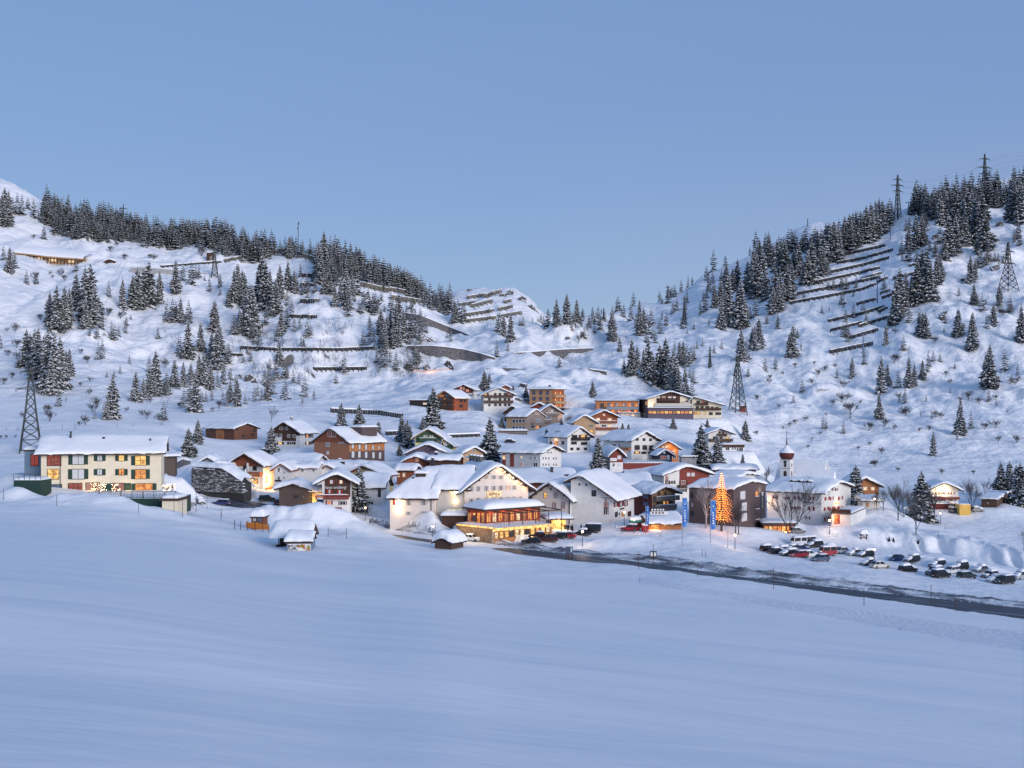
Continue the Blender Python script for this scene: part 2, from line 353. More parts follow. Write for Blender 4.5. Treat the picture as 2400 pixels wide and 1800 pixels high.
# points travel right to left, so +side lies toward the camera
nearside = np.where(S > 0, 0.35, 0.0); farside = np.where(S < 0, 0.95, 0.0)
leftpart = sstep(1150, 900, pxg)
Zroad = np.where(D < Wd+0.4, Zr-0.12, Zr-0.12+(Zg-Zr+0.12)*edge)
wRd = 1-sstep(7, 16, D-Wd)
Zn = np.where(D < Wd+0.4, Zr-0.12, (Zr-0.12)*(1-edge)+Zg*edge) + lip*(nearside+farside)*rough
Zg = np.where(reg, Zn, Zg)
ONROAD = reg & (D < Wd+2.5)
DIRTY = reg & (S < 0) & (D > Wd-0.6) & (D < Wd+np.interp(pxg, [860,1100,1300,2400], [1.3,1.4,3.4,4.6])) & (pxg > 860)
ANCHORS = [(-96.54,225,42.07,-0.26,23.52,13),(-102.62,231,46.17,-0.07,3.32,7),(-83.64,262.11,44.93,0.03,3.19,6),(-107.63,385.7,48.05,0.7,16.64,9.59),(-79.66,364.72,46.29,0.44,11.17,7.39),(-62.16,344.71,42.81,0.66,15.77,15.28),(-73.59,288.64,36.96,0.38,9.72,5.01),(-61.38,283.53,38,0.14,3.78,8),(-58.77,288.56,37.61,0.07,7.97,9),(-58.08,301.27,41.05,0.05,5.21,8),(-52.16,293.05,36.74,0.17,6.07,13),(-70.9,318.94,40.47,0.07,13.47,16),(-54.4,312.42,40.36,0.03,11.96,11),(-43.05,291.47,34.99,0.52,10.94,4.3),(-36.5,268.35,35.63,0.07,5.06,9),(-31.52,300.39,38.43,0.09,4.49,8),(-56.05,264.11,36.58,0.26,8.16,2.35),(-47.76,262,35.97,0,2.55,5),(-44.1,255,36.02,-0.1,6.48,12),(-28.22,253.91,32.6,0.35,11.42,8.86),(-15.81,254.18,32.16,0.03,5.15,13),(-15.7,246.27,33.9,0.05,5.19,4),(-10.79,250,32.31,-0.35,15.49,17),(-5.76,239,33.62,-0.63,14.98,7.03),(-4.13,231,31.63,-0.63,15.84,13.79),(8.93,247,30.82,-0.17,3.24,6),(-0.44,286,37.1,-0.05,16.63,17),(26.1,292,35.26,-0.05,10.75,13),(-24.3,322.3,41.85,0.03,8.54,10),(4.9,262.65,31.22,0.49,9.9,16.8),(13.85,258.29,33.15,0.42,10.55,15.53),(34.8,273,31.78,-0.52,7.24,7.66),(42.34,262.51,31.74,0.61,11.35,19.68),(68.32,293.97,27.99,0.58,14.62,26.83),(81.28,279.23,29.64,0.49,4.75,20.37),(60.52,264.4,29.01,0.05,7.61,7),(60.1,330.41,36.18,0.61,7.68,14.86),(65.25,352.68,37.56,0.05,13.03,9),(42.61,308,32.71,-0.31,14.17,10.09),(99.12,322,33.34,-0.07,8.73,9),(96.03,300.24,32.02,0.05,4.59,6),(126.12,331.13,28.58,0.14,8.11,10),(141.13,330.13,29.41,0.52,4.25,31.71),(-32.78,479.28,57.42,0.49,9.11,11.34),(-44.77,480,60,0,8.02,6),(-26.43,507.46,62.36,0.28,8.91,5.77),(-12.31,480,57.57,-0.14,12.81,11),(-4.85,520.25,66.67,0.07,3.65,5),(8.07,506.74,58.06,0.58,12.38,10.39),(23.52,492,53.31,-0.17,3.92,8),(-2.3,455.99,49.51,0.63,10.2,13.03),(11.31,462,49.77,-0.09,9.77,12),(-3.11,471.4,52.69,0.21,6.73,9),(8.81,482.32,55.88,0.05,6.18,9),(-5.25,436.14,46.98,0.1,10.89,6),(-33.44,378.98,43.55,0.1,9.39,11),(-23.76,377.36,43.59,0.1,3.41,8),(-33.36,346.12,42.25,0.01,13.19,14),(-32.22,326.38,41.25,0.05,7.27,12),(-14.89,336,41.2,-0.49,6.71,5.23),(-3.15,352.79,39.62,0.58,14.31,12.95),(20.21,400,42.59,-0.59,10.44,12.2),(37.59,490.98,56.19,0.05,18.8,12),(46.6,483.52,52.12,0.05,9.91,7),(60.07,486,53.96,-0.21,21.01,11.76),(80.22,489.13,54.31,0.09,12.95,12),(59.39,479,53.67,-0.05,19.93,5),(31.64,440,48.03,-0.09,10.73,11),(23.95,425,47.28,-0.09,8.51,10),(41.9,385,40.85,-0.63,11.86,15.08),(51.01,386,39.75,-0.03,7.55,8),(49.45,372,40.34,-0.21,5.03,6),(31.29,350,38.64,-0.24,4.31,8),(71.51,400,44.76,-0.1,8.62,10),(75.68,395,42.65,-0.09,8.16,8),(55.57,360.17,40.41,0.03,4.87,6),(-82.53,292.5,43.88,0.14,3.58,7),(-77.94,286.49,42.88,0.1,4.72,6),(-15.18,215.79,31.72,0.49,3.82,4.58),(30.32,243,32.33,-0.07,7.27,10),(-35.3,172,37.07,-0.07,3.9,5),(-48.71,205.12,36.66,0.05,2.26,3)]      # footing of every house: corner, floor height, turn, size
#ANCH#
num = np.zeros_like(Zg); den = np.zeros_like(Zg)
for (ox, oy, zb, th, L_, D_a) in ANCHORS:
    c_, s_ = math.cos(th), math.sin(th); dx, dy = Xg-ox, Yg-oy
    u = dx*c_-dy*s_; v = dx*s_+dy*c_
    d = np.hypot(np.maximum(np.maximum(-u, u-L_), 0), np.maximum(np.maximum(-v, v-D_a*0.5), 0))
    w_ = np.exp(-(d/7.0)**2)
    num += w_*(zb-CZ+0.15-Zg); den += w_
Zg = Zg + np.where(D < Wd+6, 0.15, 1.0)*num/np.maximum(den, 1.0)
Zabs = Zg + CZ
G_PY = HZ - F*Zg/Yg      # row at which each ground sample appears

def ground(x, y):
    px = 1200+F*x/y
    i = min(max(np.searchsorted(YS, y)-1, 0), len(YS)-2); j = min(max(np.searchsorted(PXS, px)-1, 0), len(PXS)-2)
    a = (y-YS[i])/(YS[i+1]-YS[i]); b = (px-PXS[j])/(PXS[j+1]-PXS[j]); a = min(max(a,0),1); b = min(max(b,0),1)
    return float((Zabs[i,j]*(1-b)+Zabs[i,j+1]*b)*(1-a) + (Zabs[i+1,j]*(1-b)+Zabs[i+1,j+1]*b)*a)
def hit(px, py, ymin=40.0, ymax=1300.0):     # first ground point seen at this place in the photograph beyond ymin
    j = min(max(np.searchsorted(PXS, px)-1, 0), len(PXS)-2); b = (px-PXS[j])/(PXS[j+1]-PXS[j])
    prof = G_PY[:, j]*(1-b)+G_PY[:, j+1]*b
    ok = np.nonzero((YS >= ymin) & (YS <= ymax))[0]
    pr = prof[ok]; ys = YS[ok]
    k = np.nonzero(pr <= py)[0]
    if len(k) == 0:
        k = int(np.argmin(pr)); Y = ys[k]
    elif k[0] == 0: Y = ys[0]
    else:
        k = k[0]; u = (pr[k-1]-py)/(pr[k-1]-pr[k]+1e-9); Y = ys[k-1]+u*(ys[k]-ys[k-1])
    x = Y*(px-1200)/F
    return Vector((x, Y, ground(x, Y)))

def terr_mask(cond):
    c = cond
    return c[:-1,:-1]
fieldY = np.interp(pxg, [-1700,0,400,600,800,960,1200,1500,2000,2400,4100], [190,190,205,215,225,228,214,192,160,142,120])
isF = Yg < fieldY; isH = Yg > 440
for nm, cond, m_ in (('snow_field', isF, SNOW_F), ('snowy_ground', (~isF) & (~isH) & ~DIRTY, SNOW_V), ('road_bank', (~isF) & (~isH) & DIRTY, SNOW_D), ('snowy_hillside', isH, SNOW_H)):
    tag(put(nm, grid_mesh(nm, Xg, Yg, Zabs, m_, mask=terr_mask(cond))), kind='structure')
# ------------------------------------------------------------------ roads
ASPH = mat('wet_asphalt', (0.035,0.037,0.042), 0.45, (0.11,0.115,0.13), 0.9, (1,1,1), 0.25, spec=0.5)
def road_sheet(name, pts, lift=0.0):
    # resample with rounded corners
    w = [Vector((a.x, a.y, a.z, b)) for a, b in pts]; out = []
    for i in range(len(w)-1):
        p0 = w[max(i-1,0)]; p1 = w[i]; p2 = w[i+1]; p3 = w[min(i+2,len(w)-1)]
        for k in range(12):
            t = k/12; out.append(0.5*((2*p1)+(p2-p0)*t+(2*p0-5*p1+4*p2-p3)*t*t+(3*p1-p0-3*p2+p3)*t**3))
    out.append(w[-1]); n = 9
    v = []; f = []
    for i, c in enumerate(out):
        d = (out[min(i+1,len(out)-1)]-out[max(i-1,0)]); d = Vector((d.x,d.y,0)).normalized(); nrm = Vector((-d.y,d.x,0))
        for k in range(n):
            s = (k/(n-1)*2-1)*c.w; v.append((c.x+nrm.x*s, c.y+nrm.y*s, c.z+lift+0.04*(1-(s/c.w)**2)))
    for i in range(len(out)-1):
        for k in range(n-1): f.append((i*n+k, i*n+k+1, (i+1)*n+k+1, (i+1)*n+k))
    me = bpy.data.meshes.new(name); me.from_pydata(v, [], f); me.materials.append(ROADM); me.update()
    return tag(put(name, me), kind='structure')
def road_mat():
    m, N, L, b = nmat('slushy_road')
    geo = N.new('ShaderNodeNewGeometry'); nz = N.new('ShaderNodeTexNoise'); mp = N.new('ShaderNodeMapping')
    m0 = N.new('ShaderNodeMapping'); m0.inputs['Rotation'].default_value = (0,0,R(45)); mp.inputs['Scale'].default_value = (0.10,1.0,1.0)
    nz.inputs['Scale'].default_value = 0.9; nz.inputs['Detail'].default_value = 7
    L.new(geo.outputs['Position'], m0.inputs[0]); L.new(m0.outputs[0], mp.inputs[0]); L.new(mp.outputs[0], nz.inputs['Vector'])
    rp = N.new('ShaderNodeValToRGB'); rp.color_ramp.elements[0].position = 0.54; rp.color_ramp.elements[1].position = 0.78
    rp.color_ramp.elements[0].color = (0.030,0.033,0.045,1); rp.color_ramp.elements[1].color = (0.30,0.32,0.36,1)
    L.new(nz.outputs['Fac'], rp.inputs['Fac']); L.new(rp.outputs[0], b.inputs['Base Color']); b.inputs['Roughness'].default_value = 0.5
    return m
ROADM = road_mat()
road_sheet('road', _rp, 0.0)

TRK = mat('tracked_snow_surface', (0.84,0.85,0.88), 0.75, (0.74,0.76,0.80), 1.6, (1,1,1), 1.0, detail=6, bdist=0.25)
def track_strip():
    L0 = [(1500,1352,1368),(1700,1386,1402),(1900,1416,1438),(2100,1440,1475),(2300,1468,1512),(2550,1500,1560)]
    v = []; f = []; n = 12; m_ = 60
    for i in range(m_):
        px = 1500+(2470-1500)*i/(m_-1); a = np.interp(px, [q[0] for q in L0], [q[1] for q in L0]); b_ = np.interp(px, [q[0] for q in L0], [q[2] for q in L0])
        y1 = hit(px, a, 40).y; y0 = hit(px, b_, 40).y
        for k in range(n): y = y0+(y1-y0)*k/(n-1); x = y*(px-1200)/F; v.append((x, y, ground(x, y)+(0.05 if 0 < k < n-1 else -0.03)))
    for i in range(m_-1):
        for k in range(n-1): f.append((i*n+k, (i+1)*n+k, (i+1)*n+k+1, i*n+k+1))
    me = bpy.data.meshes.new('tracked_snow'); me.from_pydata(v, [], f); me.materials.append(TRK); me.polygons.foreach_set('use_smooth', [True]*len(f)); me.update()
    tag(put('tracked_snow', me), kind='structure')
track_strip()
# ------------------------------------------------------------------ trees
NEED = mat('frosted_needles', (0.020,0.030,0.024), 0.9, (0.46,0.47,0.50), 42.0, lo=0.51, hi=0.68)
NEEDN = mat('spruce_needles', (0.016,0.024,0.018), 0.9, (0.15,0.155,0.16), 42.0, lo=0.50, hi=0.72)
NEEDF = mat('far_frosted_needles', (0.020,0.030,0.024), 0.9, (0.42,0.43,0.46), 1.6, lo=0.51, hi=0.68)
TSNOW = mat('tree_snow', (0.82,0.83,0.86), 0.8)
BARK = mat('bark', (0.045,0.036,0.030), 0.95, (0.09,0.075,0.065), 9.0, (1,1,0.3), 0.4)
TWIG = mat('twigs', (0.040,0.038,0.042), 0.95, (0.13,0.125,0.13), 3.0)
def spruce_crown(seed, levels, rad, nb, snowy, sprigs=True, base=0.05, wid=1.0):
    rg = random.Random(seed); mb = MB(); az = rg.random()*6.28
    for i in range(levels):
        u = i/(levels-1); z = base + (0.985-base)*(u**0.92)
        r0 = rad*((1-u)**0.72)*(0.86+0.14*math.sin(u*9+seed)) + 0.008
        n = max(4, int(nb*(1-0.55*u)+0.5))
        for k in range(n):
            az += 2*math.pi/n + rg.uniform(-0.22, 0.22)
            r = r0*rg.uniform(0.66, 1.16); zz = z + rg.uniform(-0.022, 0.022)
            ca, sa = math.cos(az), math.sin(az)
            dr = rg.uniform(0.28, 0.62)*(1-0.5*u)
            w = (0.030 + 0.30*r)*rg.uniform(0.7, 1.15)*wid
            def pt(s, side, dz=0.0): # s along branch 0..1
                rr = r*s; h = zz - dr*r*(s**1.2) + 0.10*r*max(0, s-0.7)/0.3
                return (ca*rr - sa*side, sa*rr + ca*side, h+dz)
            th = 0.016+0.05*r
            a, b_, c = pt(0.05, 0, 0.01), pt(0.55, 0, 0.006), pt(1.0, 0)
            bl, br_ = pt(0.5, w*0.5, -th*0.6), pt(0.5, -w*0.5, -th*0.6)
            mb.add([a, bl, b_, br_, c], [(0,1,2), (0,2,3), (1,4,2), (2,4,3)], 0)
            mb.add([a, b_, c, pt(0.75, w*0.1, -th*1.7), pt(0.35, 0, -th*1.8)], [(0,1,4), (1,3,4), (1,2,3)], 0)
            if sprigs:
                for s in (0.35, 0.6, 0.82):
                    for sd in (1, -1):
                        l = w*rg.uniform(0.55, 1.0)*(1.15-s*0.55)
                        p = pt(s-0.10, 0); q = pt(s+0.10, 0); t_ = pt(min(1.03, s+0.26), sd*l, -th*rg.uniform(0.5, 1.7))
                        mb.add([p, q, t_], [(0,1,2)], 0)
                        if rg.random() < snowy*0.75:
                            up = 0.006; mb.add([(p[0],p[1],p[2]+up), (q[0],q[1],q[2]+up), ((t_[0]*0.8+q[0]*0.2), (t_[1]*0.8+q[1]*0.2), t_[2]*0.8+q[2]*0.2+up)], [(0,1,2)], 1)
            if rg.random() < snowy:
                up = 0.006+0.01*r; s0 = rg.uniform(0.12, 0.45); s1 = rg.uniform(0.7, 1.0); ww = w*rg.uniform(0.26, 0.5)
                sm = (s0+s1)/2
                mb.add([pt(s0, 0, up), pt(sm, ww, up*0.3-th*0.3), pt(s1, 0, up*0.6), pt(sm, -ww, up*0.3-th*0.3), pt(sm, 0, up*2.2)], [(0,1,4), (1,2,4), (2,3,4), (3,0,4)], 1)
    mb.add([(0.006,0,0.95), (-0.003,0.005,0.95), (-0.003,-0.005,0.95), (0,0,1.0)], [(0,1,3), (1,2,3), (2,0,3)], 0)
    return mb
TRUNKMB = MB(); TRUNKMB.tube((0,0,-0.06), (0,0,0.9), 0.014, 0.003, 7)
TRUNK = TRUNKMB.mesh('spruce_trunk', BARK)
CROWN_NEAR = [spruce_crown(11+i, 26, 0.265+0.015*(i % 3), 15, 0.85).mesh('crown_near', [NEEDN, TSNOW]) for i in range(4)]
CROWN_MID = [spruce_crown(31+i, 20, 0.215+0.02*(i % 3), 11, (0.85, 0.95, 0.75, 0.92, 0.8)[i]).mesh('crown_mid', [NEED, TSNOW]) for i in range(5)]
LOWMB = [spruce_crown(51+i, 11, 0.215+0.025*(i % 3), 6, (0.9, 0.98, 0.8, 0.95)[i], sprigs=False, wid=1.9) for i in range(4)]
SPR = []
def zl(ox, oy, s, lst, ymin):
    for (x, yt, yb) in lst: SPR.append((ox+x/s, oy+yb/s, (yb-yt)/s, ymin))
zl(0,400,3.687,[(85,660,880),(30,650,770),(120,700,830),(780,810,1290),(735,830,1150),(660,880,1200),(820,1000,1360),(740,1100,1370),(560,990,1360),(490,1000,1380),(430,1050,1340),(600,1010,1300),(530,1100,1375),
 (940,960,1090),(1060,930,1190),(1190,840,1180),(1150,900,1190),(1285,790,1160),(1240,850,1150),(1380,870,1150),(1520,770,1060),(1580,810,950),(1690,820,930),(1720,820,920),(1810,920,1040),(1905,900,1005),(1770,900,950),
 (2060,810,1120),(2110,880,1130),(1975,1030,1170),(1850,1130,1380),(2170,990,1420),(2140,1030,1330),(2025,1250,1410),(2070,1200,1350),(1625,1300,1620),(1735,1310,1560),(1830,1390,1640),(1900,1350,1560),(1870,1380,1700),
 (885,1280,1370),(840,1320,1440),(775,1360,1425),(965,1310,1450),(990,1330,1450),(1025,1350,1430),(885,1455,1620),(850,1490,1630),(1130,1240,1285),(1560,1100,1310),(1630,1130,1290),(1440,1150,1300),
 (40,150,470),(20,200,480),(75,170,400),(150,200,370),(190,220,380),(240,240,330),(290,250,410),(370,340,460),(380,470,590),(330,330,420),(110,240,370)], 420)
zl(0,700,3.687,[(230,270,590),(300,260,620),(330,250,700),(420,270,800),(470,300,820),(520,330,780),(390,300,750),(260,300,560),(440,480,830),(600,430,670),(570,450,660),(350,350,640),(490,420,800),(0,310,430),
 (510,780,930),(570,840,890),(975,660,1040),(930,850,1060),(905,900,1060),(1175,630,890),(1240,680,870),(1290,600,840),(1345,450,810),(1390,760,850),(1450,700,830),(1510,520,760),(1585,540,760),(1650,560,740),(1720,480,740),(1760,470,760),(1820,560,780),(1690,640,980),(1590,780,940),(1640,800,960),(1930,580,740),(1970,400,550),(1980,610,700),(2050,690,930),(1960,780,930),(1990,700,900),
 (1415,890,1050),(820,1010,1095),(1780,800,890),(1830,790,880),(2120,830,910),(2200,760,890),(1330,640,840),(1270,700,850)], 380)
zl(500,480,3.687,[(205,510,830),(180,560,820),(250,560,830),(420,440,860),(450,480,900),(400,500,850),(490,560,900),(540,640,950),(575,520,800),(560,600,820),(645,480,740),(700,560,760),(720,600,740),(635,740,870),(310,680,1050),(340,700,1140),(300,800,1080),(360,800,1060),(320,950,1150),(130,740,880),(55,600,710),(20,830,1080),(180,950,1115),(240,920,1100),(60,1060,1250),(30,1100,1300),(585,920,1130),(550,1060,1180),(635,900,1060),(700,970,1090),(745,980,1070),(810,990,1140),(840,1030,1120),(780,1140,1220),(570,1180,1360),(130,1210,1360),(1130,1280,1450),(1060,1460,1540),(540,1360,1500),(480,1380,1440),(640,1390,1500),(690,1420,1540),(740,1460,1550),(90,1380,1550),(150,1410,1510),(790,1500,1660),(620,1510,1680),(470,1500,1690),(870,1590,1680),(200,1500,1680),(660,270,460),
 (1050,680,880),(1100,640,830),(1170,740,910),(1200,600,780),(1150,560,900),(1160,700,910),(1240,600,770),(960,560,760),(1000,540,760),(930,450,680),(1060,560,700),(1020,460,640),(910,330,640),(955,230,560),
 (1600,760,1000),(1640,900,1180),(1600,950,1220),(1560,1000,1220),(1500,950,1200),(1450,900,1120),(1480,1000,1230),(1530,900,1100),(1580,860,1150),(1400,760,900),(1350,950,1050),(1760,960,1080),(1830,960,1100),(1700,950,1080),(2050,1060,1180),(2020,1090,1150),(2085,820,1010),(2160,850,1010),(2110,830,1000)], 430)
zl(1400,480,3.687,[(935,780,915),(1015,690,890),(1065,650,870),(1115,500,700),(1130,600,980),(1070,800,1080),(1100,780,1040),(1170,550,760),(1210,470,740),(1220,700,1060),(1270,790,1050),(1240,640,1060),(1320,870,980),(1300,480,720),(1350,380,720),(1400,290,560),(1430,400,780),(1380,420,800),(1480,270,540),(1450,560,820),(1550,300,560),(1590,290,600),(1620,300,620),(1540,540,900),(1580,560,920),(1560,650,930),(1640,520,830),(1680,500,800),(1520,700,940),(1700,380,640),(1740,330,620),(1780,480,690),(1820,400,690),(1850,300,660),(1790,210,340),(1900,220,460),(1940,240,500),(1950,360,610),(2000,160,490),(2050,150,490),(2090,200,480),(2140,100,390),(2180,80,370),(2200,130,330),
 (1395,980,1190),(1360,1040,1260),(1420,1110,1240),(1340,1060,1250),(1560,950,1070),(1690,1040,1310),(1660,1110,1320),(1730,1070,1150),(1760,1190,1260),(1245,1070,1340),(1215,1180,1330),(1290,1150,1320),(1075,1170,1240),(1450,1320,1430),(1540,1310,1420),(1010,1210,1280),(910,1150,1220),(860,1170,1240),
 (300,1160,1460),(345,1220,1420),(440,1170,1520),(400,1240,1450),(480,1280,1540),(540,1210,1550),(590,1150,1560),(620,1300,1590),(560,1300,1560),(660,1240,1620),(710,1180,1380),(740,1180,1380),(775,1220,1370),(810,1220,1350),(835,1210,1330),(760,1400,1650),(700,1400,1640),(650,1450,1640),(830,1410,1540),(820,1500,1650),(230,1330,1450),(1190,1400,1480),(1305,1400,1480),
 (125,920,1170),(140,1000,1180),(190,1150,1260),(230,870,970),(290,850,1000),(210,880,960),(365,820,1020),(400,890,1110),(370,920,1130),(430,950,1120),(465,900,1030),(340,1010,1120),(20,940,1040),(610,710,850),(560,800,850),(670,680,760)], 470)
zl(900,600,3.687,[(1490,370,590),(1580,320,580),(1665,370,570),(1720,460,560),(1420,470,610),(1380,520,590),(1860,490,590),(1000,490,660),(1035,500,690),(1095,500,730),(980,510,650),(975,730,870),(1070,740,820),(610,380,570),(690,410,560),(1515,870,960),(1975,480,700),(1980,560,720),(2040,700,820),(2140,720,1010),(2075,900,1010),(865,990,1160),(910,1020,1100)], 470)
zl(1800,340,3.687,[(730,600,850),(760,570,820),(800,570,850),(850,530,850),(890,500,830),(930,480,810),(960,460,780),(990,480,770),(1030,510,660),(1070,500,650),(700,620,880),(660,620,900),(610,680,980),(570,660,1000),(540,680,1010),(500,680,900),(470,740,1120),(430,740,980),(1240,450,600),(1280,460,590),(1330,490,640),(1190,640,740),(1220,620,720),(1280,590,900),(1330,600,880),(1350,680,870),(1155,800,940),(1160,930,1000),(1215,700,920),
 (1380,410,640),(1430,410,640),(1490,400,700),(1540,400,690),(1620,350,640),(1650,370,700),(1720,370,800),(1760,370,640),(1790,450,830),(1850,400,850),(1870,560,900),(1930,380,540),(1980,360,540),(2040,360,520),(2100,280,650),(2130,300,660),(2180,280,680),(2080,450,640),(1560,600,960),(1620,610,940),(1590,700,900),(1650,580,860),(1700,560,850),(1530,800,990),(1450,830,940),(1330,900,1300),(1370,880,1320),(1290,1000,1380),(1400,1000,1340),(1460,950,1200),(1490,950,1150),(1140,1060,1480),(1110,1150,1530),(1190,1100,1400),(1240,1130,1380),(1220,1380,1530),(1310,1440,1640),(1360,1450,1660),(1080,1340,1540),
 (1750,950,1180),(1790,980,1160),(1830,890,1060),(1880,900,1040),(1900,830,920),(1960,920,1000),(1990,930,1000),(1730,1090,1200),(1780,1200,1380),(1850,1290,1430),(1650,1230,1300),(1640,1420,1650),(1770,1450,1650),(1950,1360,1560),(1890,1480,1580),(2000,1200,1380),(2190,1380,1700),(1530,1450,1540),
 (520,1150,1250),(565,1140,1250),(310,1250,1340),(465,1380,1450),(530,1390,1430),(655,1360,1400),(850,1420,1550),(680,1520,1650),(650,1550,1660),(85,1460,1590),(230,1560,1660),(255,1590,1660)], 500)
zl(1700,700,3.16,[(570,600,690),(505,710,770),(940,430,580),(910,200,320),(1190,190,340),(1155,430,700),(1200,480,640),(1140,700,890),(1280,540,660),(1360,430,660),(1400,480,640),(1460,450,600),(1330,650,770),(1540,380,460),(1590,400,465),(1320,280,380),(1460,100,280),(1490,140,270),(1730,80,280),(1830,100,370),(1960,340,660),(1930,400,640),(2070,380,530),(1740,740,1010),(1820,840,960),(1540,1060,1245),(1700,470,515),(2190,100,300),(1620,200,245)], 470)
# village trees: (column, base row, height in rows, nearest distance, label)
VIL = [(464,1040,58,330,'slim young spruce beside the long dark timber barn'),(442,1069,68,320,'spruce on the snow left of the dark timber barn, above the grey shed'),
 (636,1060,63,340,'slim spruce in front of the white and brown chalet'),(800,1001,60,400,'left spruce of the pair behind the brick hotel roof'),
 (842,1007,62,400,'right spruce of the pair behind the brick hotel roof'),(887,1038,54,360,'spruce rising right of the brick hotel roof'),
 (841,1190,100,240,'tall snow covered spruce beside the dark house with red shutters'),(1015,1004,100,420,'tallest spruce on the open slope below the timber chalets'),
 (991,1007,32,420,'small spruce at the foot of the tallest slope spruce'),(1136,914,46,500,'spruce on the bank between the two white gabled chalets'),
 (1147,897,22,520,'short spruce tucked behind the spruce left of the white chalet'),(1203,914,13,500,'tiny spruce behind the white balcony chalet'),
 (1233,934,31,480,'spruce at the left corner of the orange brick hotel'),(886,1038,50,380,'spruce left of the green gabled house, leaning over the snowy bank'),
 (942,1034,61,370,'left of two spruces beside the green gabled house'),(955,1047,66,365,'right of two spruces beside the green gabled house'),
 (1148,1083,108,325,'big bushy spruce in front of the long white house'),(1176,1003,26,430,'small spruce below the grey timber houses'),
 (1316,999,18,440,'bushy little spruce beside the grey timber houses'),(1281,1025,22,400,'small snowy spruce beside the middle white chalet'),
 (1389,931,40,520,'lone round spruce on the open snow above the orange hotels'),(1578,1005,30,420,'short spruce on the snow below the long upper hotel'),
 (1459,1010,20,420,'left small spruce below the terraced orange hotel'),(1473,1008,16,420,'right small spruce below the terraced orange hotel'),
 (1643,1095,104,330,'left one of the two large spruces by the white balcony chalet'),(1682,1100,82,325,'right one of the two large spruces by the white balcony chalet'),
 (1658,1001,20,430,'small spruce above the right white balcony chalet'),(1747,1030,48,430,'spruce at the foot of the slope right of the white balcony chalet'),
 (1741,1110,48,330,'bushy spruce above the snowy roofs near the church'),(1402,1108,90,320,'bushy spruce left of the small red gabled house'),
 (2006,1182,96,290,'dense dark spruce right of the hotel with red shutters'),(2160,1222,122,262,'tall dark spruce among bare trees right of the hotel'),
 (2346,1168,88,330,'left one of the dark spruces behind the long shed'),(2366,1170,92,330,'middle one of the dark spruces behind the long shed'),
 (2392,1185,104,320,'right one of the snowy spruces behind the long shed'),(2382,1178,90,345,'spruce crowded between its taller neighbours behind the long shed'),
 (936,1068,28,345,'small spruce below the two spruces beside the green house')]
def make_spruce(crown, h, loc, rz, wx, label, group=None, tilt=0.0):
    t_ = thing('spruce', label, 'tree', loc, rz, group)
    t_.scale = (h*wx, h*wx, h)
    put('trunk', TRUNK, t_); put('crown', crown, t_)
    return t_
rg = random.Random(5)
for i, (px, pb, hp, ym, lab) in enumerate(VIL):
    g = hit(px, pb, ym); h = hp*g.y/F
    make_spruce(CROWN_NEAR[i % 4], h, g-Vector((0,0,0.03*h)), rg.uniform(0,6.28), rg.uniform(1.08,1.26)*(1.12 if hp < 40 else 1.0), lab)
STANDS = [(20,470,'on the far left ridge top'),(25,620,'beside the left end of the lit gallery'),(130,760,'in the dense stand above the lattice pylon'),(110,860,'in the lower stand behind the lattice pylon'),
 (200,730,'in the tall stand below the lit gallery'),(320,700,'in the stand on the upper left slope'),(250,800,'in the little clumps on the left slope'),(270,930,'at the foot of the left slope'),(350,900,'in the row at the bottom of the left slope'),
 (430,880,'in the thicket at the middle of the left slope'),(450,670,'around the pylon on the upper left slope'),(430,740,'on the rocky knob of the left slope'),(570,690,'in the stand below the ridge barriers'),(640,680,'in the tall stand left of the stacked barriers'),
 (590,760,'above the long straight barrier'),(700,770,'just above the long straight barrier'),(640,890,'below the long straight barrier'),(500,830,'left of the long straight barrier'),(560,920,'along the foot of the middle slope'),(720,910,'at the edge of the smooth snow slope'),
 (790,700,'on the steep gully right of the stacked barriers'),(760,640,'under the ridge forest on the left hill'),(920,790,'in the thick stand above the curved stone wall'),(980,760,'on the bank below the upper stone wall'),(1070,740,'left of the middle knoll'),
 (1190,780,'at the foot of the middle knoll'),(1180,830,'on the flat snow between the road walls'),(1310,760,'on the crest of the saddle'),(1440,790,'right of the rounded snow mound'),(1490,740,'on the saddle at the foot of the right hill'),(1550,880,'in the wedge shaped wood below the saddle'),(1600,850,'at the right edge of the wedge shaped wood'),
 (1570,700,'on the skyline of the right hill'),(1700,760,'in the lower tongue of the right hill forest'),(1780,700,'in the dense forest of the right hill'),(1850,720,'beside the lowest left barriers of the right hill'),(1780,820,'on the open slope under the right hill forest'),(1860,820,'in the clump below the barrier field'),
 (1900,640,'in the top forest left of the barrier field'),(2000,580,'in the crest forest left of the chairlift'),(2150,560,'right of the chairlift line'),(2250,560,'in the crest forest of the right hill'),(2380,500,'on the far right crest'),(2120,700,'along the right edge of the barrier field'),(2180,680,'in the tall stand right of the barrier field'),
 (1960,700,'between the barriers on the right hill'),(2290,660,'left of the far right pylon'),(2320,760,'on the rocky slope below the far right pylon'),(2080,870,'on the middle of the right slope'),(2140,880,'in the clump on the right slope'),(2260,800,'on the upper right slope'),(2330,880,'on the open right slope'),(2260,1000,'low on the right slope')]
ORD = ['','second ','third ','fourth ','fifth ','sixth ','seventh ','eighth ','ninth ','tenth ','eleventh ','twelfth ']
pts = []
for (px, pb, hp, ym) in SPR:
    g = hit(px, pb, ym); pts.append((hp, px, pb, g))
pts.sort(key=lambda a: -a[0])
NIND = 262
fam = {}
for q in pts[:NIND]:
    s = min(STANDS, key=lambda a: (a[0]-q[1])**2+(a[1]-(q[2]-q[0]/2))**2); fam.setdefault(s[2], []).append(q)
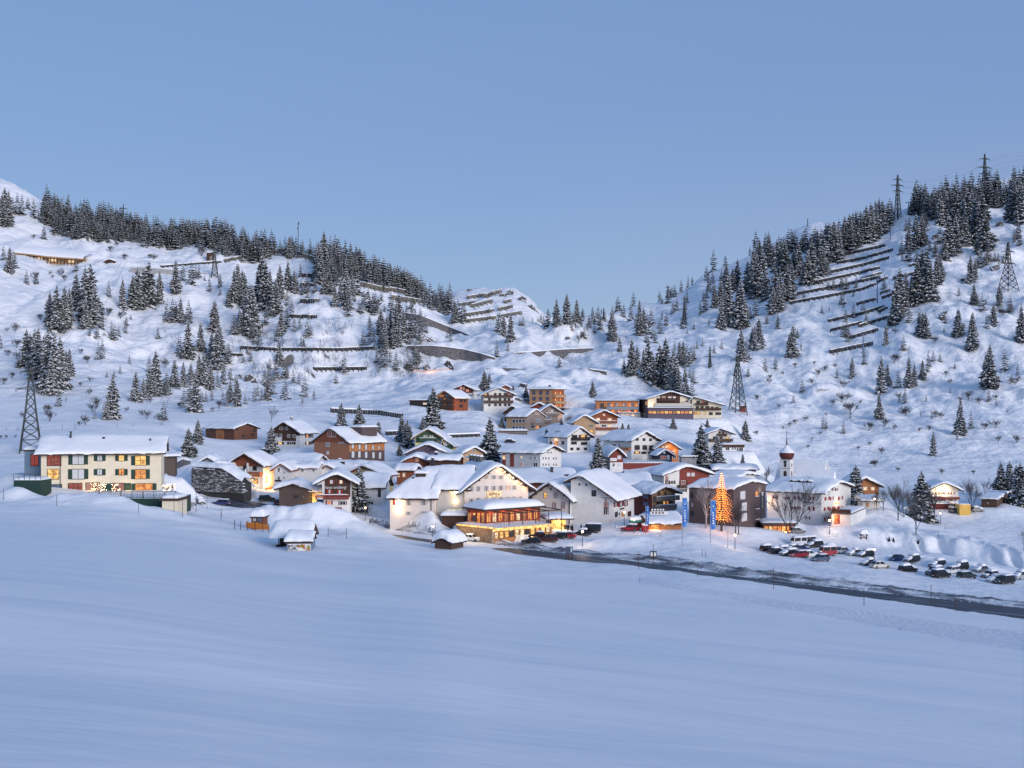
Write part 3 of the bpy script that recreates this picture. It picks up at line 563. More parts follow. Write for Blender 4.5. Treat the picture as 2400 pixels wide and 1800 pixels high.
for ph, lst in fam.items():
    lst.sort(key=lambda a: a[1]); n = len(lst)
    half = sorted(q[2] for q in lst)[n//2]
    for i, (hp, px, pb, g) in enumerate(lst):
        if n == 1: lab = 'single snow dusted spruce '+ph
        else:
            rw = '' if n <= 12 else ('upper row ' if pb < half else 'lower row ')
            mem = [q[1] for q in lst if n <= 12 or (q[2] < half) == (pb < half)]; k = sum(1 for m_ in mem if m_ < px)
            lab = ('leftmost' if k == 0 else ('rightmost' if k == len(mem)-1 else ORD[min(k,11)].strip()+' from left'))+' '+(rw or 'snow dusted ')+'spruce '+ph
        h = hp*g.y/F*1.04
        make_spruce(CROWN_MID[rg.randrange(5)], h, g-Vector((0,0,0.02*h)), rg.uniform(0,6.28), rg.uniform(0.88,1.2)*(1.25 if hp < 30 else 1.0), lab, 'snowy spruces '+ph)
# the rest of the forest: one object
far_pts = [(hp, px, g) for (hp, px, pb, g) in pts[NIND:]]
def band(line, dens, rows, h0, h1, ym, dy):
    dens *= 1.25      # line: front foot of a wood (column,row); rows stepping back up the hill
    xs = [a for a, _ in line]
    for r in range(rows):
        x = xs[0]
        while x < xs[-1]:
            x += rg.uniform(0.3, 1.9)*dens*(0.75+0.9*max(0, float(vnoise(np.array(x/28.0), np.array(r*0.7)))))
            yb = float(np.interp(x, xs, [b for _, b in line])) - r*dy + rg.uniform(-6, 6)
            g = hit(x, yb, ym); far_pts.append((rg.uniform(h0*0.55, h1*1.15), x, g))
band([(100,525),(170,555),(230,563),(300,565),(345,575),(395,583)], 5, 7, 22, 42, 700, 8)
band([(395,583),(440,574),(480,580),(520,592),(560,608),(600,614),(628,608)], 5, 5, 25, 46, 700, 8)
band([(636,596),(735,600),(760,625)], 7, 2, 24, 36, 700, 7)
band([(738,660),(800,655),(839,652),(863,668),(945,686),(980,697)], 5, 7, 28, 48, 700, 9)
band([(985,712),(1010,722),(1050,733)], 5, 3, 26, 44, 700, 7)
band([(1215,758),(1290,758),(1380,764)], 9, 1, 14, 26, 700, 5)
band([(1905,612),(1935,612),(1990,585),(2028,566),(2076,540)], 5, 3, 36, 52, 760, 8)
band([(2135,500),(2180,510),(2240,500),(2330,480),(2400,470)], 6, 4, 34, 52, 800, 9)
band([(1750,640),(1800,620),(1860,590),(1905,600)], 8, 2, 34, 50, 760, 10)
def SPRK():
    sprinkle(130, (380,720,660,950), 18, 55, 430); sprinkle(60, (60,380,600,900), 14, 45, 440); sprinkle(60, (700,900,640,760), 18, 45, 560); sprinkle(110, (850,990,720,870), 20, 60, 500)
    sprinkle(110, (1960,2400,520,860), 16, 56, 520); sprinkle(40, (1900,2400,860,1060), 12, 40, 440); sprinkle(60, (1480,1900,560,760), 16, 46, 640); sprinkle(40, (1440,1700,760,900), 16, 44, 520); sprinkle(50, (1280,1480,700,800), 12, 36, 560)
    sprinkle(60, (1620,1900,560,700), 26, 52, 700); sprinkle(60, (2130,2400,480,620), 26, 52, 700)
def sprinkle(n, box, h0, h1, ym):
    for _ in range(n):
        px = rg.uniform(box[0], box[1]); py = rg.uniform(box[2], box[3])
        if vnoise(np.array(px/45.0+3), np.array(py/38.0)) < 0.05: continue
        far_pts.append((rg.uniform(h0, h1)*rg.uniform(0.6,1.0), px, hit(px, py, ym)))
SPRK()
big_v = []; big_f = []; big_m = []; off = 0
low_np = [(np.array(m.v), m.f, m.m) for m in LOWMB]
for (hp, px, g) in far_pts:
    v, f, m_ = low_np[rg.randrange(4)]; h = hp*g.y/F; h *= 1.12; wx = h*rg.uniform(1.0,1.55); a = rg.uniform(0,6.28)
    ca, sa = math.cos(a)*wx, math.sin(a)*wx
    w_ = np.stack([v[:,0]*ca-v[:,1]*sa+g.x, v[:,0]*sa+v[:,1]*ca+g.y, v[:,2]*h+g.z-0.03*h], -1)
    big_v.append(w_); big_f.extend(tuple(i+off for i in t_) for t_ in f); big_m.extend(m_); off += len(v)
me = bpy.data.meshes.new('spruce_forest'); me.from_pydata(np.concatenate(big_v).tolist(), [], big_f); me.materials.append(NEEDF); me.materials.append(TSNOW)
me.polygons.foreach_set('material_index', big_m); me.update()
tag(put('spruce_forest', me), 'distant forest of snow dusted spruces covering the ridges of both hills', 'forest', kind='stuff')

# ---- bare broadleaved trees and bushes
def bare_mesh(seed, h, spread, depth, stems=1, trunk_h=0.25, thick=0.018, nb=3, rmin=0.0016, weep=0.0):
    r_ = random.Random(seed); mb = MB()
    def grow(p, d, l, rad, lev):
        q = p + d*l; mb.tube(p, q, rad, rad*0.72, 5 if lev > depth-2 else 3, 0, cap=False)
        if lev == 0: return
        for k in range(nb + (1 if r_.random() < 0.4 else 0)):
            t_ = 1.0 if k == 0 else r_.uniform(0.35, 1.0)
            ax = Vector((r_.gauss(0,1), r_.gauss(0,1), r_.gauss(0,1))).normalized()
            dd = (d + ax*spread*r_.uniform(0.5,1.1) + Vector((0,0,0.16-weep*(depth-lev)))).normalized()
            grow(p+d*l*t_, dd, l*r_.uniform(0.62,0.86), max(rmin, rad*(0.72 if k == 0 else 0.5)), lev-1)
    for s in range(stems):
        a = r_.uniform(0,6.28); lean = 0.0 if stems == 1 else r_.uniform(0.1,0.75)
        d = Vector((math.cos(a)*lean, math.sin(a)*lean, 1)).normalized()
        grow(Vector((0,0,-0.02)), d, trunk_h*r_.uniform(0.8,1.2), thick, depth)
    zs = max(v[2] for v in mb.v); mb.v = [(v[0]/zs, v[1]/zs, v[2]/zs) for v in mb.v]
    return mb
BARE = [bare_mesh(3+i, 1, 0.62, 5, 1, 0.26, 0.013, rmin=0.0012).mesh('bare_tree', TWIG) for i in range(3)]
MULTI = [bare_mesh(23+i, 1, 0.55, 5, 3, 0.28, 0.010, rmin=0.0012).mesh('bare_multi', TWIG) for i in range(2)]
BUSHMB = [bare_mesh(43+i, 1, 0.55, 4, 7, 0.36, 0.010, rmin=0.0028) for i in range(3)]
BUSH = [m.mesh('bare_bush', TWIG) for m in BUSHMB]
def bare(name, me, px, pb, hp, ym, label, cat='tree', group=None, wx=1.0):
    g = hit(px, pb, ym); h = hp*g.y/F
    o = put(name, me, None, g, (0,0,rg.uniform(0,6.28)), (h*wx, h*wx, h)); return tag(o, label, cat, group)
for k, (px, pb, hp, ym, lab) in enumerate([(1848,1250,132,245,'large bare tree in front of the hotel with red shutters'),(1797,1140,50,330,'bare tree between the dark hotel and the church roof'),
  (1870,1240,60,250,'low spreading bare tree beside the orange lit bar'),(2105,1220,108,255,'tall bare tree left of the tall dark spruce'),(2118,1212,80,258,'thin bare tree close behind the left bare tree'),
  (2132,1213,70,262,'bare tree half hidden behind the tall dark spruce'),(2147,1254,100,240,'bare tree standing in front of the tall dark spruce'),(2190,1226,92,255,'bare tree right of the tall dark spruce'),
  (2276,1190,72,300,'bare tree right of the floodlit chalet'),(2308,1168,54,330,'round crowned bare tree left of the dark spruces'),(2055,1195,50,290,'thin bare tree near the small white house'),(2071,1197,58,292,'bare tree right of the small white house'),
  (380,1007,32,380,'small bare tree on the snowfield below the left slope'),(1731,1253,70,238,'slender bare tree right of the lit tree'),(2400,1290,55,245,'bare shrubby tree at the right end of the car park'),
  (636,990,44,380,'thin bare larch behind the brown and white chalet'),(1355,805,28,500,'bare tree below the rounded mound')]):
    bare('bare_tree', BARE[k % 3] if k % 4 else MULTI[k % 2], px, pb, hp, ym, lab)
GB = [(325,590,55),(330,620,60),(430,555,45),(520,500,50),(660,480,35),(640,620,70),(690,560,80),(740,530,60),(815,500,40),(235,740,60),(400,800,50),(430,960,60),(480,940,60),(520,920,55),(590,900,60),(235,1000,50),(615,1100,40),(880,650,90),(860,760,110),(930,850,120),(900,740,70),(800,780,60),(750,860,35),(740,970,70),(1000,770,50),(1060,970,110),(1180,940,90),(1250,960,70),(1160,1140,70),(980,1110,40),(1070,1080,50),(1110,1240,80),(1280,1270,50),(1340,860,120),(1290,740,110),(1250,470,100),(1200,230,50),(1260,250,60),(1440,980,60),(1510,970,75),(1600,880,90),(1560,870,70),(1660,620,65),(1800,740,110),(1880,770,70),(1740,760,80),(2000,950,110),(1920,960,70),(2110,620,80),(2150,630,50),(2000,740,50),(2160,1060,80),(2020,1050,60),(1840,1300,50),(1600,1300,70),(1400,570,50),(1640,560,50),(1950,160,80),(1720,200,70),(1620,120,60),(1760,220,60),(2060,120,70),(1550,320,60),(640,1040,40),(700,1000,40)]
BZ = [(1800,860,'below the wedge shaped wood'),(1790,950,'right of the tall lattice pylon'),(1900,880,'left of the middle of the right slope'),(1980,930,'above the church dome'),(1960,1000,'beside the church dome'),(2060,1000,'in the gully right of the church'),(2100,900,'under the lowest barrier'),(2060,780,'right of the lowest barrier'),(2160,740,'below the tall stand right of the barriers'),(2230,660,'left of the far right pylon'),(2330,740,'below the far right pylon'),(2380,900,'at the right edge above the sheds'),(2300,1010,'low at the right above the floodlit chalet'),(2200,1000,'above the tall dark valley spruce'),(2230,900,'in the middle of the open right slope'),
 (60,560,'near the left end of the lit gallery'),(130,640,'below the lit gallery'),(280,600,'right of the lit gallery'),(470,590,'near the upper left pylon'),(250,740,'in the middle of the left slope'),(60,780,'left of the lattice pylon stand'),(200,850,'below the left tree stands'),
 (40,900,'at the far left foot of the slope'),(100,970,'just above the cream hotel roof'),(220,960,'in the thicket above the cream hotel'),(300,970,'above the right end of the cream hotel'),(400,920,'at the foot of the left wood'),(500,960,'above the dark timber barn'),(420,850,'between the rows of the left wood')]
BL = []
for (x, y, h) in GB: BL.append((1700+x/3.16, 700+(y+8)/3.16, h/3.16*0.9, 430, 1.25))
LB = [(290,590,60),(300,940,100),(430,900,60),(520,910,100),(560,950,80),(450,930,60),(470,570,90),(620,600,100),(1010,650,50),(1740,740,100),(1080,770,80),(1330,770,80),(960,700,60),(1300,760,60),(870,1180,60),(930,1260,120),(1040,1280,110),(350,1290,80),(130,1390,100),(60,1390,60),(70,1600,70),(140,1530,90),(740,1640,70),(700,1580,60)]
for (x, y, h) in LB: BL.append((x/3.687, 400+y/3.687, h/3.687, 430, 1.1))
for (x, y, h) in [(430,1060,160),(400,1000,120),(200,1030,100),(100,690,80),(30,740,110),(150,530,150),(760,560,90),(780,720,80),(770,830,90),(700,760,60),(740,1090,140),(800,980,160),(830,950,140),(690,1100,70),(1090,980,90),(1220,1010,100),(1300,900,90),(1270,1040,130),(1560,950,90),(1890,950,130),(1830,980,70),(1430,600,130),(1450,760,150),(10,1260,60),(60,1280,50),(130,1280,40)]: BL.append((x/3.687, 700+y/3.687, h/3.687*0.9, 330, 1.0))
zf2 = {}
for q in BL: zf2.setdefault(min(BZ, key=lambda a: (a[0]-q[0])**2+(a[1]-q[1])**2)[2], []).append(q)
for ph, lst in zf2.items():
    lst.sort()
    for k, (px, pb, hp, ym, wx) in enumerate(lst):
        pre = 'single leafless dark bush ' if len(lst) == 1 else ('leftmost' if k == 0 else ('rightmost' if k == len(lst)-1 else ORD[k].strip()+' from left'))+' leafless dark bush '
        bare('bare_bush', BUSH[rg.randrange(3)], px, pb, hp*rg.uniform(0.65,0.95), ym, pre+ph, 'bush', 'leafless bushes '+ph, wx)
# fine scrub: uncountable
sv = []; sf = []; off = 0
tiny = [bare_mesh(63+i, 1, 0.5, 2, 3, 0.5, 0.009, nb=2, rmin=0.005) for i in range(3)]
tnp = [(np.array(m.v), m.f) for m in tiny]
def scatter(n, box, hmin, hmax, ym, wx=(0.5,1.2)):
    global off
    x0, x1, y0, y1 = box
    for _ in range(n):
        px = rg.uniform(x0, x1); py = rg.uniform(y0, y1); g = hit(px, py, ym)
        if vnoise(np.array(px/38.0), np.array(py/30.0)) < -0.05: continue
        v, f = tnp[rg.randrange(3)]; h = rg.uniform(hmin, hmin+(hmax-hmin)*0.62)*g.y/F; w_ = h*rg.uniform(*wx)
        sv.append(np.stack([v[:,0]*w_+g.x, v[:,1]*w_+g.y, v[:,2]*h+g.z], -1)); sf.extend(tuple(i+off for i in t_) for t_ in f); off += len(v)
scatter(900, (560,1000,760,900), 8, 30, 480); scatter(600, (380,720,760,960), 7, 26, 440); scatter(300, (80,420,560,960), 6, 18, 440)
scatter(420, (880,1010,780,890), 8, 26, 500); scatter(260, (1260,1480,760,870), 6, 18, 520); scatter(240, (1600,2000,760,1040), 4, 12, 480); scatter(700, (1950,2400,700,1080), 4, 14, 480)
scatter(160, (620,1000,600,760), 5, 14, 560); scatter(160, (2100,2400,520,740), 5, 14, 600); scatter(80, (1540,1960,520,720), 3, 8, 700); scatter(60,(1040,1270,672,800),3,9,600)
me = bpy.data.meshes.new('scrub'); me.from_pydata(np.concatenate(sv).tolist(), [], sf); me.materials.append(TWIG); me.update()
tag(put('scrub', me), 'thin leafless scrub and saplings scattered over the snowy slopes', 'scrub', kind='stuff')
print('TREES', len(SPR), len(far_pts), 'tris', len(big_f), len(sf))
# ------------------------------------------------------------------ building kit
WHITE = mat('white_render', (0.74,0.73,0.70), 0.85, (0.66,0.65,0.63), 0.8, bump=0.1)
CREAM = mat('cream_render', (0.76,0.68,0.52), 0.85, (0.70,0.62,0.47), 0.6, bump=0.1)
PALE = mat('pale_rose_render', (0.74,0.66,0.60), 0.85, (0.68,0.60,0.55), 0.6, bump=0.1)
OCHRE = mat('ochre_render', (0.60,0.44,0.20), 0.85, (0.52,0.38,0.17), 0.7, bump=0.1)
YELL = mat('yellow_render', (0.66,0.58,0.22), 0.85, (0.60,0.52,0.20), 0.7)
GREYR = mat('grey_render', (0.50,0.50,0.49), 0.85, (0.44,0.44,0.44), 0.7)
CONC = mat('concrete', (0.30,0.30,0.30), 0.9, (0.22,0.22,0.22), 0.8, bump=0.2)
BLUEW = mat('blue_grey_boards', (0.20,0.28,0.36), 0.7, (0.16,0.23,0.31), 3.0, (8,8,0.4))
def wood(name, c, c2, sc=2.0, vertical=False): return mat(name, c, 0.8, c2, sc, (6,6,0.5) if vertical else (0.5,0.5,7), 0.5)
WDARK = wood('dark_brown_boards', (0.050,0.026,0.020), (0.085,0.045,0.032))
WDARKV = wood('dark_brown_upright_boards', (0.060,0.035,0.028), (0.11,0.065,0.05), vertical=True)
WRED = wood('red_brown_boards', (0.22,0.065,0.035), (0.30,0.10,0.05))
WREDD = wood('dark_red_boards', (0.17,0.035,0.03), (0.24,0.06,0.045))
WORANGE = wood('orange_larch', (0.46,0.20,0.08), (0.36,0.14,0.06))
WLARCH = wood('pale_larch', (0.46,0.31,0.18), (0.38,0.24,0.14))
WGREY = wood('weathered_grey_boards', (0.20,0.165,0.15), (0.30,0.25,0.22))
WOLD = wood('old_barn_boards', (0.075,0.055,0.05), (0.16,0.12,0.10), 3.0, True)
WBARN = wood('old_log_wall', (0.10,0.042,0.028), (0.19,0.085,0.05), 3.0)
WGREEN = wood('green_boards', (0.045,0.085,0.05), (0.06,0.105,0.065))
PURP = wood('plum_grey_boards', (0.105,0.085,0.12), (0.13,0.105,0.14))
SLATE = mat('dark_shingle', (0.075,0.055,0.06), 0.85, (0.13,0.095,0.095), 7.0, (1,1,2.5), 0.5)
BRICKM = mat('brick', (0.34,0.13,0.07), 0.9, (0.44,0.21,0.12), 4.0)
ROOFW = mat('roof_timber', (0.042,0.028,0.025), 0.85, (0.075,0.05,0.042), 4.0, (1,1,5))
GLASS = mat('window_glass', (0.030,0.035,0.045), 0.08, spec=0.6)
GLASSB = mat('window_glass_blue', (0.10,0.14,0.22), 0.1, spec=0.7)
CURT = mat('net_curtain', (0.55,0.56,0.58), 0.6)
FRW = mat('white_frame', (0.72,0.72,0.70), 0.6); FRB = mat('brown_frame', (0.06,0.035,0.025), 0.7); FRR = mat('red_frame', (0.22,0.03,0.025), 0.7)
SHG = mat('dark_green_paint', (0.018,0.045,0.035), 0.7, (0.025,0.06,0.045), 6); SHR = mat('red_paint', (0.30,0.022,0.03), 0.65, (0.36,0.04,0.045), 6)
SHP = mat('pale_shutter', (0.50,0.46,0.44), 0.75); SHB = mat('brown_shutter', (0.07,0.035,0.028), 0.75); SHD = mat('deep_red_shutter', (0.15,0.02,0.025), 0.7)
METAL = mat('dark_metal', (0.05,0.052,0.055), 0.45, metal=0.6); GALV = mat('galvanised_steel', (0.28,0.29,0.30), 0.5, metal=0.7); BLACK = mat('black_paint', (0.015,0.015,0.017), 0.5)
def lit(name, c, s):      # a lit room behind the pane: uneven, with darker curtains and furniture
    if name in MATS: return MATS[name]
    m = mat(name, (0.05,0.04,0.03), 0.4, emit=c, es=s); N, L = m.node_tree.nodes, m.node_tree.links; b = N['Principled BSDF']
    g = N.new('ShaderNodeNewGeometry'); nz = N.new('ShaderNodeTexNoise'); nz.inputs['Scale'].default_value = 1.7; nz.inputs['Detail'].default_value = 3; L.new(g.outputs['Position'], nz.inputs['Vector'])
    rp = N.new('ShaderNodeValToRGB'); rp.color_ramp.elements[0].position = 0.36; rp.color_ramp.elements[1].position = 0.62
    rp.color_ramp.elements[0].color = (c[0]*0.45, c[1]*0.30, c[2]*0.22, 1); rp.color_ramp.elements[1].color = (*c, 1)
    L.new(nz.outputs['Fac'], rp.inputs[0]); L.new(rp.outputs[0], b.inputs['Emission Color']); return m
LITW = lit('lit_warm', (1.0,0.62,0.20), 1.25); LITO = lit('lit_orange', (1.0,0.40,0.10), 1.0); LITR = lit('lit_red_room', (0.80,0.12,0.08), 0.38)
LITC = lit('lit_pale', (1.0,0.80,0.50), 1.1); LITD = lit('lit_dim', (0.9,0.42,0.15), 0.5); LITPK = lit('lit_pink', (0.85,0.35,0.35), 0.5); LITY = lit('lit_gold', (1.0,0.62,0.20), 1.8)
BULB = lit('lamp_bulb', (1.0,0.78,0.45), 14.0)
PANES = {'d': GLASS, 'b': GLASSB, 'c': CURT, 'w': LITW, 'o': LITO, 'r': LITR, 'p': LITC, 'm': LITD, 'k': LITPK, 'y': LITY}
_wm = {}
def win_meshes(w, h, fr, nx, ny, sill):
    k = (round(w, 1), round(h, 1), fr.name, nx, ny, sill)
    if k not in _wm:
        w, h = k[0], k[1]; m = MB(); b = min(0.10, w*0.12); d = 0.10
        m.bx(-w/2-b, -w/2, -d, 0.02, -h/2-b, h/2+b); m.bx(w/2, w/2+b, -d, 0.02, -h/2-b, h/2+b)
        m.bx(-w/2, w/2, -d, 0.02, h/2, h/2+b); m.bx(-w/2, w/2, -d, 0.02, -h/2-b, -h/2)
        for i in range(1, nx): x = -w/2+w*i/nx; m.bx(x-b*0.35, x+b*0.35, -d*0.8, 0.02, -h/2, h/2)
        for i in range(1, ny): z = -h/2+h*i/ny; m.bx(-w/2, w/2, -d*0.7, 0.015, z-b*0.3, z+b*0.3)
        p = MB(); p.quad((-w/2,-0.03,-h/2), (w/2,-0.03,-h/2), (w/2,-0.03,h/2), (-w/2,-0.03,h/2))
        s = None
        if sill: s = MB(); s.bx(-w/2-0.15, w/2+0.15, -0.24, 0.02, -h/2-b-0.13, -h/2-b); s = s.mesh('sill', SNOW_R)
        _wm[k] = (m.mesh('window', fr), p.v, p.f, s, {})
    return _wm[k]
_sh = {}
def shut_mesh(w, h, m_):
    k = (round(w,1), round(h,1), m_.name)
    if k not in _sh:
        w, h = max(0.2, k[0]), k[1]; s = MB(); s.bx(-w/2, w/2, -0.09, 0.01, -h/2, h/2)
        for i in range(5): z = -h/2+h*(i+0.5)/5; s.bx(-w*0.38, w*0.38, -0.11, -0.08, z-h*0.06, z+h*0.03)
        _sh[k] = s.mesh('shutter', m_)
    return _sh[k]

ANCH = []
class Bld:
    def __init__(s, name, label, a, b, c, yb, ye, Y, th, ridge='y', yr=None, pitch=24, rp=0.5, dep=None, wall=WHITE, ov=1.1, og=1.2, snow=0.7, cat='house', group=None, roofm=None, y2=None, drop=4.0, thick=0.26, flat=False, sbot=0.0, snowk=1.0, hip=0.0):
        t = R(th); s.th = t; s.Y = Y; s.front_right = th > 0
        s.ex = Vector((math.cos(t), -math.sin(t), 0)); s.ey = Vector((math.sin(t), math.cos(t), 0))
        cp = b if th > 0 else a
        x0 = Y*(cp-1200)/F; s.corner = Vector((x0, Y, 0))
        def solve(px, d):
            k = (px-1200); return (k*Y-F*x0)/(F*d.x-k*d.y)
        s.L = solve(a, -s.ex) if th > 0 else solve(b, s.ex)
        s.D = solve(c, s.ey) if c is not None else dep
        if not (0 < s.D < 40): s.D = dep or 10
        zb = CZ+Y*(HZ-yb)/F; s.h = (yb-ye)*Y/F
        o = s.corner - s.ex*s.L if th > 0 else s.corner
        s.root = thing(name, label, cat, (o.x, o.y, zb), -t, group); s.o = Vector((o.x, o.y, zb))
        L, D, h = s.L, s.D, s.h
        s.ridge = ridge; s.ov, s.og, s.thick = ov, og, thick
        span = L if ridge == 'y' else D
        s.r = rp*span
        if yr is not None:
            fp = s.o + s.ex*(s.r if ridge == 'y' else L*0.5) + s.ey*(0 if ridge == 'y' else s.r)
            zr = CZ+fp.y*(HZ-yr)/F - zb - (0 if ridge == 'y' else snow*0.8)
            s.rise = max(0.15, zr-h-thick*0.6)
        else: s.rise = math.tan(R(pitch))*s.r
        s.h1 = h; s.h2 = h if y2 is None else h-(y2)*Y/F     # eave heights: left/front, right/back
        s.zr = h+s.rise
        if flat: s.rise = 0.0; s.zr = h
        prof = [(0,-drop),(span,-drop),(span,s.h2),(s.r,s.zr),(0,s.h1)] if not flat else [(0,-drop),(span,-drop),(span,h),(0,h)]
        s.hip = hip
        ANCH.append((o.x, o.y, zb, t, L, D))
        m = MB(); m.extr(prof, 'y' if ridge == 'y' else 'x', hip, D if ridge == 'y' else L)
        if hip: m.bx(0, hip, 0.001, D-0.001, -drop, h-0.02)
        s.wall = m.build('wall', wall, s.root, fixn=True)
        s.span = span; s.lenr = D if ridge == 'y' else L
        s.snowt = snow
        if flat: s.flat_roof(snow)
        else: s.make_roof(roofm or ROOFW, snow, snowk)
    # height of the roof underside at u across the span
    def rz(s, u):
        if u < s.r: return s.zr-(s.zr-s.h1)*(s.r-u)/s.r
        return s.zr-(s.zr-s.h2)*(u-s.r)/(s.span-s.r)
    def pt(s, u, v, z): return (u, v, z) if s.ridge == 'y' else (v, u, z)
    def make_roof(s, rm, snow, snowk):
        ov, og, t = s.ov, s.og, s.thick
        u0, u1 = -ov, s.span+ov; e0, e1 = s.rz(u0), s.rz(u1)
        poly = [(u0,e0),(s.r,s.zr+0.01),(u1,e1),(u1,e1+t),(s.r,s.zr+t),(u0,e0+t)]
        m = MB(); n = 6; V0, V1 = -og, s.lenr+og
        vs = [s.pt(u, V0+((s.hip+og) if s.hip and i in (1,4) else 0), z) for i, (u, z) in enumerate(poly)]+[s.pt(u, V1, z) for u, z in poly]
        m.add(vs, [(0,1,4,5),(1,2,3,4),(11,10,7,6),(10,9,8,7),(0,6,7,1),(1,7,8,2),(2,8,9,3),(3,9,10,4),(4,10,11,5),(5,11,6,0)])
        s.roof = m.build('roof', rm, s.root, fixn=True)
        # snow blanket: a pillow with rounded edges
        nu, nv = 22, 26
        a = np.linspace(-1, 1, nu); a = np.sign(a)*(1-(1-np.abs(a))**1.8)
        b_ = np.linspace(-1, 1, nv); b_ = np.sign(b_)*(1-(1-np.abs(b_))**1.8)
        A, B = np.meshgrid(a, b_, indexing='ij')
        ex_ = 0.10
        U = (u0+u1)/2 + A*((u1-u0)/2+ex_); V = (V0+V1)/2 + B*((V1-V0)/2+ex_)
        bl = 0.5
        du = U-s.r; p1 = (s.zr-s.h1)/s.r; p2 = (s.zr-s.h2)/(s.span-s.r)
        base = s.zr - np.where(du < 0, p1, p2)*(np.sqrt(du*du+bl*bl)-bl*0.75)
        if s.hip: base = np.minimum(base, min(e0,e1)+(V-V0)*(s.zr-min(e0,e1))/(s.hip+og))
        edge = (1-np.abs(A)**7)**0.45*(1-np.abs(B)**9)**0.4
        sx = float(s.root.location.x)
        nz = 1+0.30*fbm(U/3.4+sx, V/3.4, 3)
        Z = base + t*0.98 + snow*edge*nz
        rim = (np.abs(A) > 0.999) | (np.abs(B) > 0.999)
        Z = np.where(rim, base+t*0.55, Z)
        # slight overhang of the rim inward at the very bottom
        wob = 0.30*np.clip(fbm(U/1.6+sx*1.7, V/1.6, 3), -0.6, 1); U2 = U + np.sign(A)*np.abs(A)**6*wob - np.where(np.abs(A) > 0.999, np.sign(A)*0.08, 0); V2 = V + np.sign(B)*np.abs(B)**6*wob - np.where(np.abs(B) > 0.999, np.sign(B)*0.08, 0)
        Z = np.where(rim, Z - 0.16*np.clip(fbm(U/1.1+sx, V/1.1, 2), -0.3, 1), Z)
        if s.ridge == 'y': me = grid_mesh('snow', U2, V2, Z, SNOW_R)
        else: me = grid_mesh('snow', V2.T, U2.T, Z.T, SNOW_R)
        s.snow = put('snow', me, s.roof)
    def flat_roof(s, snow):
        m = MB(); o = s.ov; m.bx(-o, s.L+o, -o, s.D+o, s.h-0.02, s.h+s.thick)
        s.roof = m.build('roof', ROOFW, s.root)
        pillow('snow', -o, s.L+o, -o, s.D+o, s.h+s.thick-0.03, snow, s.roof)
    # --- faces
    def ray(s, face, px, py):
        d = Vector(((px-1200)/F, 1, (HZ-py)/F)); c = Vector((0,0,CZ))
        n = s.ey if face == 'F' else s.ex
        p0 = s.o if (face == 'F' or not s.front_right) else s.o+s.ex*s.L
        k = (p0-c).dot(n)/d.dot(n); q = c+d*k-s.o
        return q.dot(s.ex), q.dot(s.ey), q.z
    def face_xf(s, face, px, py):
        x, y, z = s.ray(face, px, py)
        if face == 'F': return Vector((x, 0, z)), 0.0, x
        return (Vector((s.L, y, z)), R(90), y) if s.front_right else (Vector((0, y, z)), R(-90), y)
    def win(s, face, px, py, w, h, pane='d', fr=FRW, nx=2, ny=1, sh=None, sw=0.5, sill=False, off=0.0, both=True):
        loc, rz_, k = s.face_xf(face, px, py); _, _, k1 = s.face_xf(face, px-w/2, py); _, _, k2 = s.face_xf(face, px+w/2, py)
        wm = max(0.35, abs(k2-k1)-0.1); hm = max(0.4, h*(s.o+s.ex*loc.x+s.ey*loc.y).y/F-0.1)
        me, pv, pf, sl, cache = win_meshes(wm, hm, fr, nx, ny, sill)
        if off: loc = loc + (Vector((0,-off,0)) if face == 'F' else Vector((off if s.front_right else -off,0,0)))
        o = put('window', me, s.root, loc, (0,0,rz_))
        pm = PANES[pane]
        if pm.name not in cache:
            q = bpy.data.meshes.new('pane'); q.from_pydata(pv, [], pf); q.materials.append(pm); cache[pm.name] = q
        put('pane', cache[pm.name], o)
        if sl: put('sill', sl, o)
        if sh:
            wr, hr = round(wm,1), round(hm,1); sw_ = sw*wr
            for sg in ((-1, 1) if both else (1,)):
                put('shutter', shut_mesh(sw_, hr+0.1, sh), o, (sg*(wr/2+0.12+sw_/2), 0, 0))
        return o
    def wins(s, face, ox, oy, sc, lst, **kw):
        for it in lst:
            x, y, w, h = it[:4]; k = dict(kw)
            if len(it) > 4: k['pane'] = it[4]
            if len(it) > 5: k.update(it[5])
            s.win(face, ox+x/sc, oy+y/sc, w/sc, h/sc, **k)
    def clad(s, face, px0, px1, py0, py1, m_, proud=0.07, name='cladding', gable=False):     # boards on part of a wall
        l0, rz_, k0 = s.face_xf(face, px0, py1); l1, _, k1 = s.face_xf(face, px1, py0)
        a, b = min(k0, k1), max(k0, k1); z0, z1 = l0.z, l1.z
        lim = s.L if face == 'F' else s.D; a = max(-0.03, a); b = min(lim+0.03, b)
        return s.clad_m(face, a, b, z0, z1, m_, proud, name, gable)
    def clad_m(s, face, a, b, z0, z1, m_, proud=0.07, name='cladding', gable=False):
        poly = [(a,z0),(b,z0)]
        gab = (face == 'F') == (s.ridge == 'y')
        if gable and gab:
            n = [u for u in (b, s.r, a) if a-1e-6 <= u <= b+1e-6]
            poly += [(u, min(s.rz(min(max(u,0),s.span))-0.02, 1e9)) for u in n]
        else: poly += [(b, min(z1, s.h)), (a, min(z1, s.h))] if not gab else [(b,z1),(a,z1)]
        m = MB()
        if face == 'F': m.extr(poly, 'y', -proud, 0.0)
        elif s.front_right: m.extr(poly, 'x', s.L, s.L+proud)
        else: m.extr(poly, 'x', -proud, 0.0)
        return m.build(name, m_, s.root, fixn=True)
